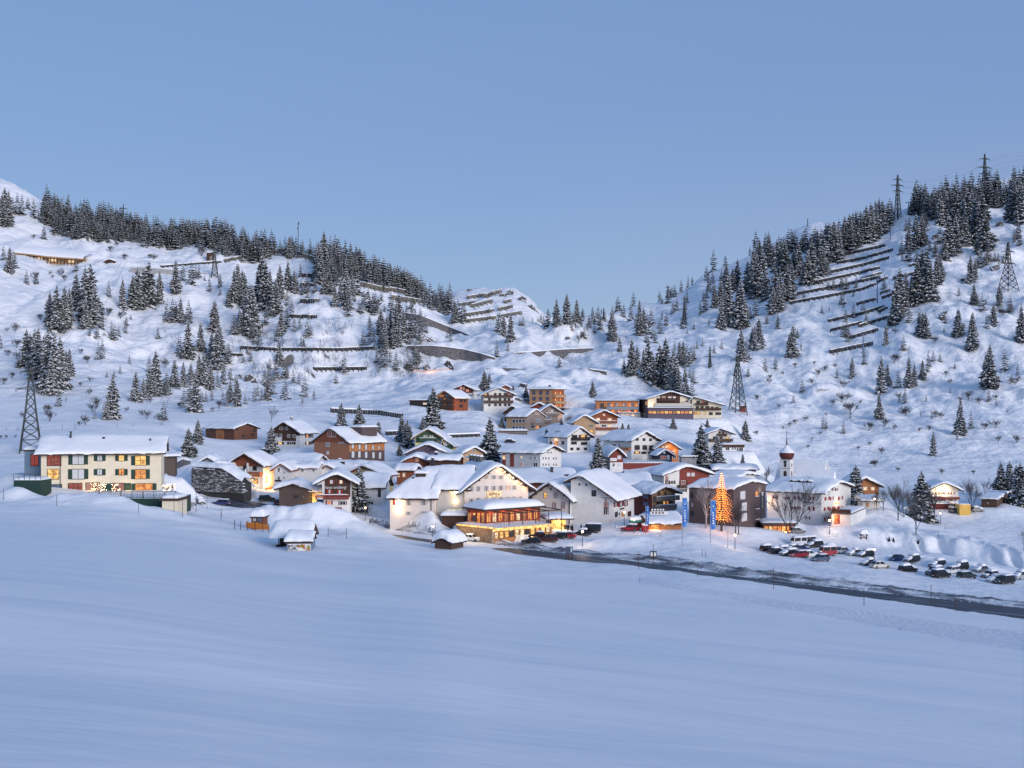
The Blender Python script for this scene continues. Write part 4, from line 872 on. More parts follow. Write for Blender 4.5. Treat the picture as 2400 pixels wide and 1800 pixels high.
    def balcony(s, face, px0, px1, pyt, pyb, m_, d=1.2, slats=True, snowcap=False, floor=True, name='balcony'):
        l0, rz_, k0 = s.face_xf(face, px0, pyb); l1, _, k1 = s.face_xf(face, px1, pyb); lt, _, _ = s.face_xf(face, px0, pyt)
        w = abs(k1-k0); h = max(0.7, lt.z-l0.z); sx = 1 if (face == 'F' or s.front_right) else -1
        base = l0 if (k0 < k1) == (face == 'F' or s.front_right) else l1
        m = MB(); m.bx(0, w, -d, 0, -0.16, 0.0)
        o = m.build(name, m_, s.root); o.location = base; o.rotation_euler = (0,0,rz_)
        r_ = MB(); n = max(3, int(w/0.22)) if slats else 0
        r_.bx(-0.02, w+0.02, -d-0.03, -d+0.05, h-0.10, h); r_.bx(0, w, -d, -d+0.04, 0.06, 0.14)
        for sxx in (0, w-0.05): r_.bx(sxx, sxx+0.05, -d, 0, h-0.10, h); r_.bx(sxx+0.005, sxx+0.045, -d+0.05, 0, 0.06, h-0.12)
        for i in range(n): x = w*i/n; r_.bx(x+0.015, x+w/n*0.86, -d+0.005, -d+0.035, 0.0, h-0.10)
        if not slats: r_.bx(0.01, w-0.01, -d+0.006, -d+0.034, 0.02, h-0.1)
        ra = r_.build('railing', m_, o)
        if snowcap: pillow('snow', -0.05, w+0.05, -d-0.09, -d+0.1, h-0.005, 0.16, o, 12, 4)
        return o
    def purlins(s, n=5, sz=0.28, lo=0.12, m_=None):
        for i in range(n):
            u = s.span*(lo + (1-2*lo)*i/(n-1)); m = MB(); zz = s.rz(u)-0.02
            a = s.pt(u, -s.og*0.85, zz-sz/2); b = s.pt(u, 0.05, zz-sz/2)
            if s.ridge == 'x' and s.front_right: a = s.pt(u, s.L+s.og*0.85, zz-sz/2); b = s.pt(u, s.L-0.05, zz-sz/2)
            m.bar(a, b, sz*0.8, sz); m.build('purlin', m_ or ROOFW, s.root)
    def chimney(s, fu, fv, w=0.7, h=1.5, m_=None, cap=True):
        u = s.span*fu; v = s.lenr*fv; z = s.rz(u) if s.rise else s.h
        p = s.pt(u, v, 0); m = MB(); m.bx(p[0]-w/2, p[0]+w/2, p[1]-w/2, p[1]+w/2, z-0.2, z+s.thick+s.snowt+h)
        zt = z+s.thick+s.snowt+h; m.bx(p[0]-w*0.62, p[0]+w*0.62, p[1]-w*0.62, p[1]+w*0.62, zt, zt+0.14)
        o = m.build('chimney', m_ or CONC, s.root)
        if cap: pillow('snow', p[0]-w*0.6, p[0]+w*0.6, p[1]-w*0.6, p[1]+w*0.6, zt+0.13, 0.35, o, 7, 7)
    def block(s, name, x0, x1, y0, y1, z0, z1, m_):
        m = MB(); m.bx(x0, x1, y0, y1, z0, z1); return m.build(name, m_, s.root)
    def lamp(s, face, px, py, energy, color=(1.0,0.62,0.25), off=0.9, size=0.25, dz=0.0, parent=None):
        loc, rz_, k = s.face_xf(face, px, py)
        loc = loc + (Vector((0,-off,dz)) if face == 'F' else Vector((off if s.front_right else -off,0,dz)))
        l = bpy.data.lights.new('lamp_light', 'POINT'); l.energy = energy; l.color = color; l.shadow_soft_size = size
        o = put('lamp_light', l, s.root, loc)
        return o
def pillow(name, x0, x1, y0, y1, z, t, parent=None, nu=14, nv=14, m_=None):
    a = np.linspace(-1, 1, nu); a = np.sign(a)*(1-(1-np.abs(a))**1.7); b = np.linspace(-1, 1, nv); b = np.sign(b)*(1-(1-np.abs(b))**1.7)
    A, B = np.meshgrid(a, b, indexing='ij')
    X = (x0+x1)/2+A*((x1-x0)/2); Y = (y0+y1)/2+B*((y1-y0)/2)
    Z = z + t*np.clip(1-np.abs(A)**5, 0, 1)**0.45*np.clip(1-np.abs(B)**5, 0, 1)**0.45*(1+0.15*fbm(X/1.8+z*3.1, Y/1.8, 2))
    Z = np.where((np.abs(A) > 0.999) | (np.abs(B) > 0.999), z-0.02, Z)
    return put(name, grid_mesh(name, X, Y, Z, m_ or SNOW_R), parent)
def text(name, body, parent, loc, rot, size, m_, ext=0.02, shear=0.0, align='CENTER', spacing=1.0):
    c = bpy.data.curves.new(name, 'FONT'); c.body = body; c.size = size; c.extrude = ext; c.align_x = align; c.align_y = 'CENTER'; c.shear = shear; c.space_character = spacing
    c.resolution_u = 2
    tmp = bpy.data.objects.new('tmp', c); COL.objects.link(tmp); bpy.context.view_layer.update()
    me = bpy.data.meshes.new_from_object(tmp.evaluated_get(bpy.context.evaluated_depsgraph_get())); bpy.data.objects.remove(tmp)
    me.materials.clear(); me.materials.append(m_); return put(name, me, parent, loc, rot)
# ------------------------------------------------------------------ the village
S = 4.608
z1 = (0,980,S); z2 = (440,960,S); z3 = (880,860,S); z4 = (880,1060,S); z5 = (1320,880,S); z6 = (1320,1060,S); z7 = (1760,1020,3.456); z8 = (480,1180,4.254)
def T(z, x, y): return z[0]+x/z[2], z[1]+y/z[2]

# --- cream hotel on the left
b = Bld('hotel', 'long cream three storey hotel with dark green shutters at the left edge of the village', 96, 378, None, 1155, 1061, 225, -15, 'x', 1019, dep=13, wall=CREAM, ov=1.3, og=1.0, snow=0.55, cat='hotel')
b.wins('F', *z1, [(585,450,150,130,'r',dict(ny=3,nx=4)),(845,450,130,105,'c',dict(sh=SHG,sw=0.3)),(1078,432,58,62,'c',dict(sh=SHG,sw=0.62)),(1312,432,58,62,'w',dict(sh=SHG,sw=0.62)),(1518,457,122,105,'w',dict(sh=SHG,sw=0.32,ny=2)),
  (575,605,125,112,'w',dict(ny=2)),(845,605,132,108,'c',dict(sh=SHG,sw=0.3)),(1077,583,58,66,'c',dict(sh=SHG,sw=0.62)),(1312,583,58,66,'o',dict(sh=SHG,sw=0.62)),(1518,605,122,105,'o',dict(sh=SHG,sw=0.32,ny=2)),
  (604,755,128,80,'b'),(812,745,150,86,'r',dict(ny=2,nx=3)),(1002,742,150,86,'k',dict(ny=2,nx=3)),(1275,742,130,76,'k',dict(sh=SHG,sw=0.55)),(1555,742,190,72,'o',dict(sh=SHG,sw=0.2))], fr=SHG)
b.chimney(0.35, 0.22, 0.35, 1.3, METAL, False); b.chimney(0.3, 0.5, 0.4, 0.4, METAL, False); b.chimney(0.25, 0.9, 0.3, 0.3, METAL, False)
b.block('downpipe', b.L*0.155, b.L*0.155+0.12, -0.14, -0.02, 0.2, b.h-0.1, METAL)
b.lamp('F', 214, 1142, 60); b.lamp('F', 300, 1142, 40)
b = Bld('annex', 'blue grey annex with a red lit window left of the cream hotel', 57, 95, None, 1104, 1057, 231, -4, flat=True, dep=7, wall=BLUEW, ov=0.25, snow=0.8, cat='annex')
b.win('F', *T(z1,375,455), 84/S, 125/S, 'r', fr=FRB)
# terrace
def box_px(name, label, cat, px0, px1, pyt, pyb, Y, dep, m_, snow=0.0, th=0.0, drop=2.5, part='wall'):
    a = P(px0, pyb, Y); bq = P(px1, pyb, Y); w = (bq-a).length; h = (pyb-pyt)*Y/F
    t = thing(name, label, cat, a, R(th)); m = MB(); m.bx(0, w, 0, dep, -drop, h); m.build(part, m_, t)
    if snow: pillow('snow', -0.08, w+0.08, -0.08, dep+0.05, h-0.01, snow, t)
    return t, w, h
t, w, h = box_px('terrace', 'raised hotel terrace with dark railing and fairy lit shrubs in front of the cream hotel', 'terrace', 207, 412, 1168, 1178, 212, 10, SHG, 0.18, part='deck')
r_ = MB(); r_.bx(0, w, -0.06, 0, h+1.25, h+1.33); r_.bx(0, w, -0.05, -0.01, h+0.15, h+0.2)
for i in range(int(w/0.28)): r_.bx(i*0.28, i*0.28+0.05, -0.05, -0.01, h, h+1.26)
r_.build('railing', METAL, t)
for i in range(9):
    m = MB(); m.bx(-0.05, 0.05, -0.09, 0.02, 0, 1.4); o = m.build('post', METAL, t); o.location = (w*i/8, 0, h)
t2, w2, h2 = box_px('garage', 'cream walled garage with thick snow cap below the right end of the hotel terrace', 'garage', 380, 416, 1168, 1192, 206, 6, CREAM, 0.7)
m = MB(); m.bx(-0.4, w2+0.4, -0.4, 6.2, h2-0.45, h2-0.005); m.build('roof', ROOFW, t2)
t3, w3, h3 = box_px('garage', 'dark green boarded ramp garage under snow at the far left of the cream hotel', 'garage', 32, 96, 1125, 1158, 217, 5, SHG, 0.5)
m = MB(); m.bx(0, w3, -0.1, -0.04, h3+1.2, h3+1.27)
for i in range(6): m.bx(w3*i/5-0.03, w3*i/5+0.03, -0.1, -0.04, h3, h3+1.2)
m.build('railing', METAL, t3)
for (px, py, Y, lab) in ((222,1148,219,'left fairy lit shrub on the hotel terrace'),(240,1150,219,'second fairy lit shrub on the hotel terrace'),(272,1150,219,'fairy lit shrub in the middle of the hotel terrace'),(402,1148,214,'fairy lit shrub at the right end of the hotel terrace'),(390,1150,214,'small fairy lit shrub beside the right end shrub')):
    g = P(px, py+5, Y); t = thing('shrub', lab, 'shrub', g); put('branches', BUSH[0], t, scale=(1.1,1.1,1.7))
    m = MB()
    for i in range(26):
        a = rg.uniform(0,6.28); rr = rg.uniform(0.1,0.9); zz = rg.uniform(0.3,1.7); m.bx(rr*math.cos(a)-.035, rr*math.cos(a)+.035, rr*math.sin(a)-.035, rr*math.sin(a)+.035, zz, zz+.07)
    o = m.build('fairy_lights', BULB, t); o['kind'] = 'stuff'
# grey shed and rubble wall right of the hotel
b = Bld('shed', 'grey boarded shed half buried in snow right of the cream hotel', 379, 410, None, 1098, 1070, 262, -12, 'x', 1063, dep=6, wall=WOLD, snow=0.6, drop=2.0, cat='shed')
# --- barn and chalets on the upper left
b = Bld('barn', 'long dark weathered log barn with a low gable at its right end', 482, 549, 603, 1032, 1005, 375, 40, 'x', 989, wall=WBARN, ov=0.8, og=1.0, snow=0.55, cat='barn')
b.wins('F', *z2, [(233,222,26,28,'d'),(283,222,26,28,'d'),(233,285,26,28,'d'),(350,285,30,28,'d')], fr=FRB)
b.wins('S', *z2, [(530,212,24,26,'d'),(720,225,24,30,'d'),(700,270,24,26,'d'),(600,285,24,26,'d')], fr=FRB)
b.clad('F', *T(z2,305,0)[:1], T(z2,390,0)[0], T(z2,0,207)[1], T(z2,0,330)[1], WORANGE)
b = Bld('chalet', 'white chalet with dark brown gable boards between the barn and the brick hotel', 638, 703, 734, 1048, 1013, 360, 25, 'y', 989, wall=WHITE, ov=1.3, og=1.4, snow=0.75, cat='chalet')
b.clad_m('F', 0, b.L, b.h*0.78, b.h, WDARK, gable=True); b.clad_m('F', b.L*0.36, b.L*0.86, b.h*0.40, b.h*0.775, WDARK)
b.wins('F', *z2, [(1010,202,36,30,'d'),(1068,202,30,28,'k'),(955,280,36,36,'b',dict(sh=SHB)),(1005,280,30,36,'b',dict(sh=SHB)),(1092,285,26,34,'w'),(1150,285,26,34,'p'),(1000,362,36,30,'w',dict(sh=SHB)),(1120,362,44,30,'d',dict(sh=SHB)),(960,362,22,30,'m')], off=0.0)
b.wins('S', *z2, [(1290,285,22,40,'o',dict(sh=SHB)),(1335,285,20,40,'d',dict(sh=SHB)),(1290,362,22,32,'p',dict(sh=SHB)),(1335,362,20,32,'d',dict(sh=SHB))])
b.purlins(5); b.chimney(0.55, 0.3, 0.7, 0.9)
# --- brick hotel
b = Bld('hotel', 'tall brick and timber hotel with a steep gable and lettering on its left wall', 736, 818, 901, 1082, 1037, 335, 38, 'y', 1003, wall=BRICKM, ov=1.0, og=0.7, snow=0.75, cat='hotel')
b.clad_m('F', 0, b.L, b.h*0.98, b.h, WRED, gable=True)
zb = (720,990,11.06)
b.wins('F', *zb, [(590,290,95,170,'b'),(690,290,110,170,'b'),(530,575,78,110,'b'),(535,790,50,80,'c')], fr=FRW)
b.clad_m('S', 0, b.D, b.h*0.52, b.h*0.99, WORANGE); b.clad_m('S', 0, b.D, -2, b.h*0.515, SLATE)
for (x, y, w, h) in ((1175,615,70,130),(1350,630,60,140),(1520,640,60,140),(1700,650,50,130),(1855,660,40,110),(1180,830,80,170),(1345,830,75,170),(1520,840,75,170),(1710,850,70,165),(1880,860,70,170)): b.win('S', zb[0]+x/zb[2], zb[1]+y/zb[2], w/zb[2], h/zb[2], 'c', off=0.07, fr=FRB, nx=1)
text('lettering', 'HOTEL', b.root, b.face_xf('F', 720+900/11.06, 990+535/11.06)[0]+Vector((0,-0.12,0)), (R(90),0,0), 0.95, FRW)
m = MB(); u0, u1 = b.span*0.62, b.span*0.93; v0, v1 = b.lenr*0.42, b.lenr*0.86
m.add([b.pt(u0,v0,b.rz(u0)+0.5), b.pt(u1,v0,b.rz(u1)+0.3), b.pt(u1,v0,b.rz(u0)+1.3), b.pt(u0,v0,b.rz(u0)+1.5), b.pt(u0,v1,b.rz(u0)+0.5), b.pt(u1,v1,b.rz(u1)+0.3), b.pt(u1,v1,b.rz(u0)+1.3), b.pt(u0,v1,b.rz(u0)+1.5)], [(0,1,2,3),(7,6,5,4),(1,5,6,2),(3,2,6,7),(0,3,7,4)])
o = m.build('dormer', SLATE, b.root, fixn=True)
pillow('snow', u0-0.2, u1+0.4, v0-0.4, v1+0.4, b.rz(u0)+1.4, 0.7, o)
b.block('chimney', b.span*0.2, b.span*0.33, b.lenr*0.25, b.lenr*0.4, b.h, b.zr+0.4, PURP)
# --- hotel with red timber gable, lit side
b = Bld('hotel', 'white hotel with a red brown gable and lit side wall behind the stone wall', 544, 617, 643, 1158, 1089, 285, 22, 'y', 1063, wall=WHITE, ov=1.2, og=1.6, snow=0.8, cat='hotel')
b.clad_m('F', 0, b.L, b.h*0.93, b.h, WRED, gable=True)
b.wins('F', *z2, [(640,530,36,30,'d'),(540,525,30,26,'d'),(620,632,34,40,'d'),(725,632,40,44,'d'),(500,632,32,30,'d'),(640,775,28,50,'o'),(690,775,50,56,'p'),(740,775,32,56,'o')], fr=FRB)
b.balcony('F', 545, 616, T(z2,0,662)[1], T(z2,0,706)[1], WRED, 1.4)
m = MB()
for i in range(40): m.bx(b.L*i/40, b.L*i/40+0.07, -1.52, -1.45, b.h*0.66, b.h*0.66+0.07)
o = m.build('light_string', LITY, b.root); o['kind'] = 'stuff'
b.block('sign_post', b.L*0.52, b.L*0.52+0.6, -0.75, -0.6, b.h*0.75, b.h*1.05, FRW)
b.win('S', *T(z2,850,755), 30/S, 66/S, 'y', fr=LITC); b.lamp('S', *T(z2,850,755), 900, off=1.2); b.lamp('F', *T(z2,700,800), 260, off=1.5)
b.block('gate', b.L+0.3, b.L+0.55, 0.5, 5, 0, 1.6, WORANGE)
t = thing('tent', 'white peaked party tent in front of the red gabled hotel', 'tent', P(575,1158,276)); wq = 26*276/F
def pt_(i, r, z): return (r*math.cos(i*math.pi/4+math.pi/8), r*math.sin(i*math.pi/4+math.pi/8), z)
m = MB(); rings = [(wq*0.95,1.9),(wq*0.55,3.0),(wq*0.22,4.6),(0.05,6.4)]
for k in range(3):
    for i in range(8): m.quad(pt_(i,*rings[k]), pt_(i+1,*rings[k]), pt_(i+1,*rings[k+1]), pt_(i,*rings[k+1]))
m.build('canopy', FRW, t)
for i in range(8): m = MB(); m.tube(pt_(i,wq*0.93,-2), pt_(i,wq*0.93,1.9), 0.06); m.build('pole', GALV, t)
# --- white connected wings
b = Bld('house', 'narrow white wing with a small gable right of the lit hotel wall', 643, 676, None, 1150, 1100, 283, 8, 'y', 1087, wall=WHITE, dep=8, ov=0.9, og=0.9, snow=0.7, roofm=WREDD)
b.wins('F', *z2, [(985,650,24,44,'d'),(1045,680,18,26,'d'),(985,745,24,44,'d'),(1040,735,16,26,'d')])
m = MB(); m.bx(0.2,1.9,-0.12,-0.04,b.h*0.42,b.h*0.50); m.build('lettering_board', BLACK, b.root)
b = Bld('house', 'long white wing under one snow roof left of the small white gable', 676, 746, None, 1150, 1097, 288, 4, 'x', 1081, wall=WHITE, dep=9, ov=1.0, og=0.3, snow=0.8, roofm=WREDD)
b.wins('F', *z2, [(1240,650,24,44,'d'),(1360,650,24,40,'d'),(1170,730,18,14,'d'),(1110,700,20,26,'d')])
b = Bld('house', 'low white upper storey with a dark red eave above the long white wing', 704, 748, None, 1112, 1091, 301, 3, 'x', 1082, wall=WHITE, dep=8, ov=0.8, og=0.6, snow=0.7, roofm=WREDD)
b = Bld('house', 'white gabled house with dark red rafters above the dark house with red shutters', 742, 793, None, 1155, 1106, 292, 10, 'y', 1089, wall=WHITE, dep=13, ov=1.2, og=1.0, snow=0.75, roofm=WREDD); b.purlins(5)
b.chimney(0.8, 0.55, 0.9, 0.5, METAL, False)
b = Bld('house', 'wide snow covered hall roof in the middle left of the village', 628, 735, None, 1108, 1090, 318, 4, 'x', 1062, wall=WHITE, dep=16, ov=1.0, og=0.8, snow=0.8)
b = Bld('house', 'second wide snow roof behind the white gabled house', 752, 850, None, 1112, 1096, 312, 2, 'x', 1080, wall=WHITE, dep=11, ov=0.9, og=0.8, snow=0.8); b.chimney(0.3, 0.4, 0.8, 0.5, METAL)
b = Bld('house', 'ochre house with a dark red gable behind the tall snowy spruce', 820, 898, 921, 1175, 1113, 286, 30, 'y', 1090, wall=OCHRE, ov=1.2, og=1.2, snow=0.8, roofm=WREDD)
b.wins('F', *z2, [(1900,638,18,18,'d'),(1930,640,18,18,'d'),(1960,642,18,18,'d')], fr=FRB); b.win('S', *T(z2,2180,760), 24/S, 60/S, 'd')
b = Bld('house', 'white annex with a deep snow roof left of the big hotel', 850, 898, None, 1184, 1141, 268, 4, 'x', 1107, wall=WHITE, dep=9, ov=0.9, og=0.9, snow=0.7)
b.win('F', *T(z2,2070,900), 30/S, 90/S, 'd', fr=FRB); b.win('F', *T(z2,1980,1010), 50/S, 44/S, 'd')
b = Bld('house', 'red brown house peeping over the big hotel roof with lit windows', 930, 968, None, 1135, 1103, 300, 5, 'x', 1086, wall=WRED, dep=8, ov=0.9, og=0.8, snow=0.9)
b.wins('F', *z4, [(250,245,22,44,'p'),(308,245,26,44,'p')], fr=FRW)
b = Bld('barn', 'low grey log barn with a thick rounded snow roof beside the white parked car', 654, 727, 737, 1180, 1148, 262, 15, 'y', 1134, wall=WOLD, ov=0.9, og=1.0, snow=1.25, cat='barn')
zc = (640,1090,10.05)
b.wins('F', *zc, [(550,745,120,90,'d'),(720,740,30,30,'c')], fr=WOLD)
b = Bld('carport', 'golden lit carport under snow beside the dark house with red shutters', 731, 756, None, 1186, 1153, 262, 0, 'x', 1138, wall=OCHRE, dep=5, ov=0.8, og=0.4, snow=0.8, cat='carport')
b.win('F', *T(zc,960,740), 50/zc[2], 150/zc[2], 'w', fr=WORANGE); b.win('F', *T(zc,1070,850), 80/zc[2], 100/zc[2], 'y', fr=WORANGE); b.lamp('F', *T(zc,1030,820), 420, off=1.6)
# --- dark house with red shutters and white lettering
b = Bld('chalet', 'dark brown chalet with red shutters and white script lettering beside the tall snowy spruce', 755, 821, None, 1192, 1128, 255, -6, 'y', 1110, wall=WHITE, dep=12, ov=1.9, og=1.5, snow=0.8, cat='chalet')
b.clad_m('F', b.L*0.09, b.L, b.h*0.42, b.h, WDARK, gable=True)
b.wins('F', *zc, [(1375,395,65,85,'c',dict(sh=SHR)),(1600,395,65,85,'p',dict(sh=SHR)),(1330,625,36,90,'c',dict(sh=SHR,sw=1.3)),(1570,630,36,90,'c',dict(sh=SHR,sw=1.2))], off=0.08)
b.wins('F', *zc, [(1320,885,80,90,'o',dict(sh=SHD,sw=0.5)),(1640,895,130,90,'d',dict(sh=SHD,sw=0.2))])
b.balcony('F', 740, 818, T(zc,0,690)[1], T(zc,0,785)[1], WREDD, 1.5, snowcap=True)
text('lettering', 'haus erzberg', b.root, b.face_xf('F', *T(zc,1465,525))[0]+Vector((0,-0.16,0)), (R(90),0,0), 0.95, FRW, 0.03, 0.35)
b.block('plinth', b.L*0.45, b.L*0.7, -0.6, 0.05, -1.2, 0.25, WREDD)
# --- big hotel: left wing, link, main gable
b = Bld('hotel', 'big pale hotel wing with a huge snow roof and a floodlit end wall', 914, 1020, None, 1232, 1162, 250, 8, 'x', 1088, hip=7.5, dep=14, wall=PALE, ov=1.1, og=0.9, snow=0.8, cat='hotel')
zd = (900,1120,9.215)
b.wins('F', *zd, [(532,520,60,140,'d',dict(sh=SHP)),(858,525,65,135,'d',dict(sh=SHP)),(530,765,56,80,'d',dict(sh=SHP)),(850,760,60,80,'d',dict(sh=SHP))], nx=2, ny=3)
b.win('S', *T(zd,1275,525), 40/zd[2], 130/zd[2], 'd', sh=SHP, ny=3)
b.lamp('F', 934, 1172, 260, off=0.75, size=0.1, color=(1.0,0.68,0.30)); b.lamp('F', 934, 1196, 120, off=0.75, size=0.1, color=(1.0,0.68,0.30))
b.block('downpipe', b.L-1.0, b.L-0.85, -0.16, -0.02, -3, b.h-0.2, METAL)
b.clad('F', 921, 926, 1170, 1183, FRR, 0.03, 'painted_panel'); b.chimney(0.5, 0.80, 0.6, 1.1, METAL); b.chimney(0.28, 0.6, 0.5, 0.5, METAL, False)
b.chimney(0.22, 0.45, 0.5, 0.2, METAL, False)
m = MB(); u = b.span*0.33; m.bx(b.L*0.50, b.L*0.72, u-1.4, u, b.rz(u-1.4)+0.9, b.rz(u)+1.0); o = m.build('dormer', ROOFW, b.root); pillow('snow', b.L*0.47, b.L*0.75, u-1.7, u+1.2, b.rz(u)+0.95, 0.7, o)
b = Bld('hotel', 'recessed grey link with a golden wall light between the hotel wing and main gable', 1024, 1097, None, 1232, 1144, 250.4, 8, 'x', 1088, wall=GREYR, dep=11.2, ov=0.9, og=0.8, snow=0.8, cat='hotel')
b.lamp('F', 1067, 1152, 180, off=0.6, size=0.1, color=(1.0,0.70,0.30)); b.lamp('F', 1067, 1175, 90, off=0.6, size=0.1, color=(1.0,0.70,0.30))
b = Bld('canopy', 'small flat snow capped porch left of the glazed restaurant', 1036, 1090, None, 1223, 1211, 246, 3, flat=True, dep=4, wall=WDARK, ov=0.4, snow=1.0, cat='porch')
b = Bld('hotel', 'big pale main hotel gable with grey shutters and lights under its right eave', 1089, 1238, None, 1235, 1147, 250, -20, 'y', 1089, wall=PALE, dep=17, ov=1.7, og=1.5, snow=0.85, cat='hotel')
ze = (1080,1060,7.54)
b.wins('F', *ze, [(450,440,36,70,'m',dict(sh=SHP)),(583,440,40,70,'d',dict(sh=SHP)),(708,440,40,70,'d',dict(sh=SHP)),(188,645,40,90,'d',dict(sh=SHP)),(310,645,40,90,'d',dict(sh=SHP)),(452,640,40,90,'d',dict(sh=SHP)),(583,635,40,85,'d',dict(sh=SHP)),(708,630,40,85,'d',dict(sh=SHP)),(832,622,40,80,'o',dict(sh=SHP)),(945,620,40,78,'d',dict(sh=SHP)),
  (188,865,40,90,'d',dict(sh=SHP)),(308,850,40,90,'d',dict(sh=SHP)),(450,825,36,50,'m',dict(sh=SHP)),(583,818,36,40,'d',dict(sh=SHP)),(708,810,36,40,'d',dict(sh=SHP)),(835,803,36,36,'d',dict(sh=SHP)),(945,798,36,36,'d',dict(sh=SHP)),(1052,795,36,36,'d',dict(sh=SHP))], nx=2, ny=3)
b.purlins(7, 0.34, 0.06)
l0 = b.face_xf('F', *T(ze,455,740))[0]; l1 = b.face_xf('F', *T(ze,715,735))[0]
m = MB(); m.bx(l0.x, l1.x, -0.22, -0.06, l0.z-0.75, l0.z+0.75); o = m.build('sign_board', LITC, b.root)
for i, (fx, sw_) in enumerate(((0.2,0.5),(0.36,0.3),(0.5,0.4),(0.64,0.3),(0.8,0.45))):
    m = MB(); xx = l0.x+(l1.x-l0.x)*fx; m.bx(xx-sw_/2, xx+sw_/2, -0.24, -0.225, l0.z-0.2, l0.z+0.2); m.build('letter', WLARCH, o)
for i in range(7):
    u = b.r+(b.span-b.r)*(0.10+0.13*i); zz = b.rz(u)-0.35
    m = MB(); m.bx(u-0.09, u+0.09, -0.75, -0.57, zz, zz+0.16); m.build('eave_lamp', BULB, b.root)
    if i % 2 == 0:
        l = bpy.data.lights.new('lamp_light', 'POINT'); l.energy = 55; l.color = (1.0,0.55,0.2); l.shadow_soft_size = 0.1; put('lamp_light', l, b.root, (u,-0.7,zz-0.1))
b.chimney(0.42, 0.45, 0.8, 1.3, METAL); b.chimney(0.42, 0.6, 0.8, 1.3, METAL); b.chimney(0.42, 0.75, 0.8, 1.3, METAL); b.chimney(0.42, 0.9, 0.8, 1.3, METAL)
# --- glazed restaurant in front
b = Bld('restaurant', 'glazed timber restaurant glowing orange under a thick snow slab in front of the main gable', 1138, 1266, 1096, 1234, 1197, 239, -36, flat=True, wall=WREDD, ov=0.9, snow=1.55, thick=0.35, cat='restaurant')
n = 9
for i in range(n):
    px = 1138+(1262-1138)*(i+0.5)/n; yy = 1217-8*(i+0.5)/n
    b.win('F', px, yy-3, 9.5, 21, ('o','p','o','m','o','p','m','o','o')[i], fr=WREDD, nx=2, ny=1)
    b.clad('F', px-6.5, px+6.5, yy+9, yy+15, WORANGE, 0.06, 'panel')
for i in range(4): b.win('S', 1101+i*10.5, 1213, 8, 24, ('m','d','o','m')[i], fr=WREDD, nx=1)
for (x, y) in ((1107,1205),(1127,1205)): b.lamp('S', x, y, 45, (1.0,0.4,0.1), 0.6)
for i in range(4): b.lamp('F', 1150+30*i, 1202-2*i, 60, (1.0,0.45,0.14), 0.7)
for i in range(5):
    x = b.L*(0.02+0.24*i); m = MB(); m.bar((x,-0.8,b.h+0.1), (x+2.0,-5.6,b.h-0.3), 0.14, 0.2); m.build('awning_beam', BLACK, b.root)
    m = MB(); m.bx(x+1.95, x+2.07, -5.6, -5.48, -2.2, b.h-0.3); m.build('post', BLACK, b.root)
m = MB(); m.bar((2.0,-5.6,b.h-0.3), (b.L*0.98+2.0,-5.6,b.h-0.3), 0.14, 0.2); m.build('awning_beam', BLACK, b.root)
b = Bld('bar', 'lower restaurant floor with golden lit windows, stone end wall and snowy deck', 1154, 1293, 1070, 1266, 1241, 231, -36, flat=True, wall=WORANGE, ov=0.12, snow=0.16, thick=0.25, cat='restaurant')
b.roof.data.materials[0] = CONC
n = 11
for i in range(n):
    px = 1157+(1290-1157)*(i+0.5)/n; yy = 1254.5-17*(i+0.5)/n
    b.win('F', px, yy+1.5, 9.4, 15.5, ('p','w','w','d','p','p','d','w','o','y','p')[i], fr=BLACK, nx=1, ny=1 if i > 2 else 2)
m = MB(); m.bx(0, b.L, -0.32, -0.13, b.h-0.38, b.h+0.20); m.build('light_strip', LITY, b.root)
m = MB(); m.bx(0, b.L, -0.26, -0.2, b.h+1.2, b.h+1.28)
for i in range(int(b.L/0.5)): m.bx(i*0.5, i*0.5+0.05, -0.26, -0.21, b.h+0.2, b.h+1.2)
m.build('railing', GALV, b.root)
for i in range(4): b.lamp('F', 1170+34*i, 1248-4.3*i, 70, (1.0,0.66,0.25), 1.3)
STONE = mat('warm_stone', (0.34,0.22,0.13), 0.9, (0.22,0.14,0.09), 1.2, bump=0.5); STONE2 = mat('grey_brown_stone', (0.26,0.19,0.14), 0.9, (0.36,0.27,0.2), 1.2, bump=0.5)
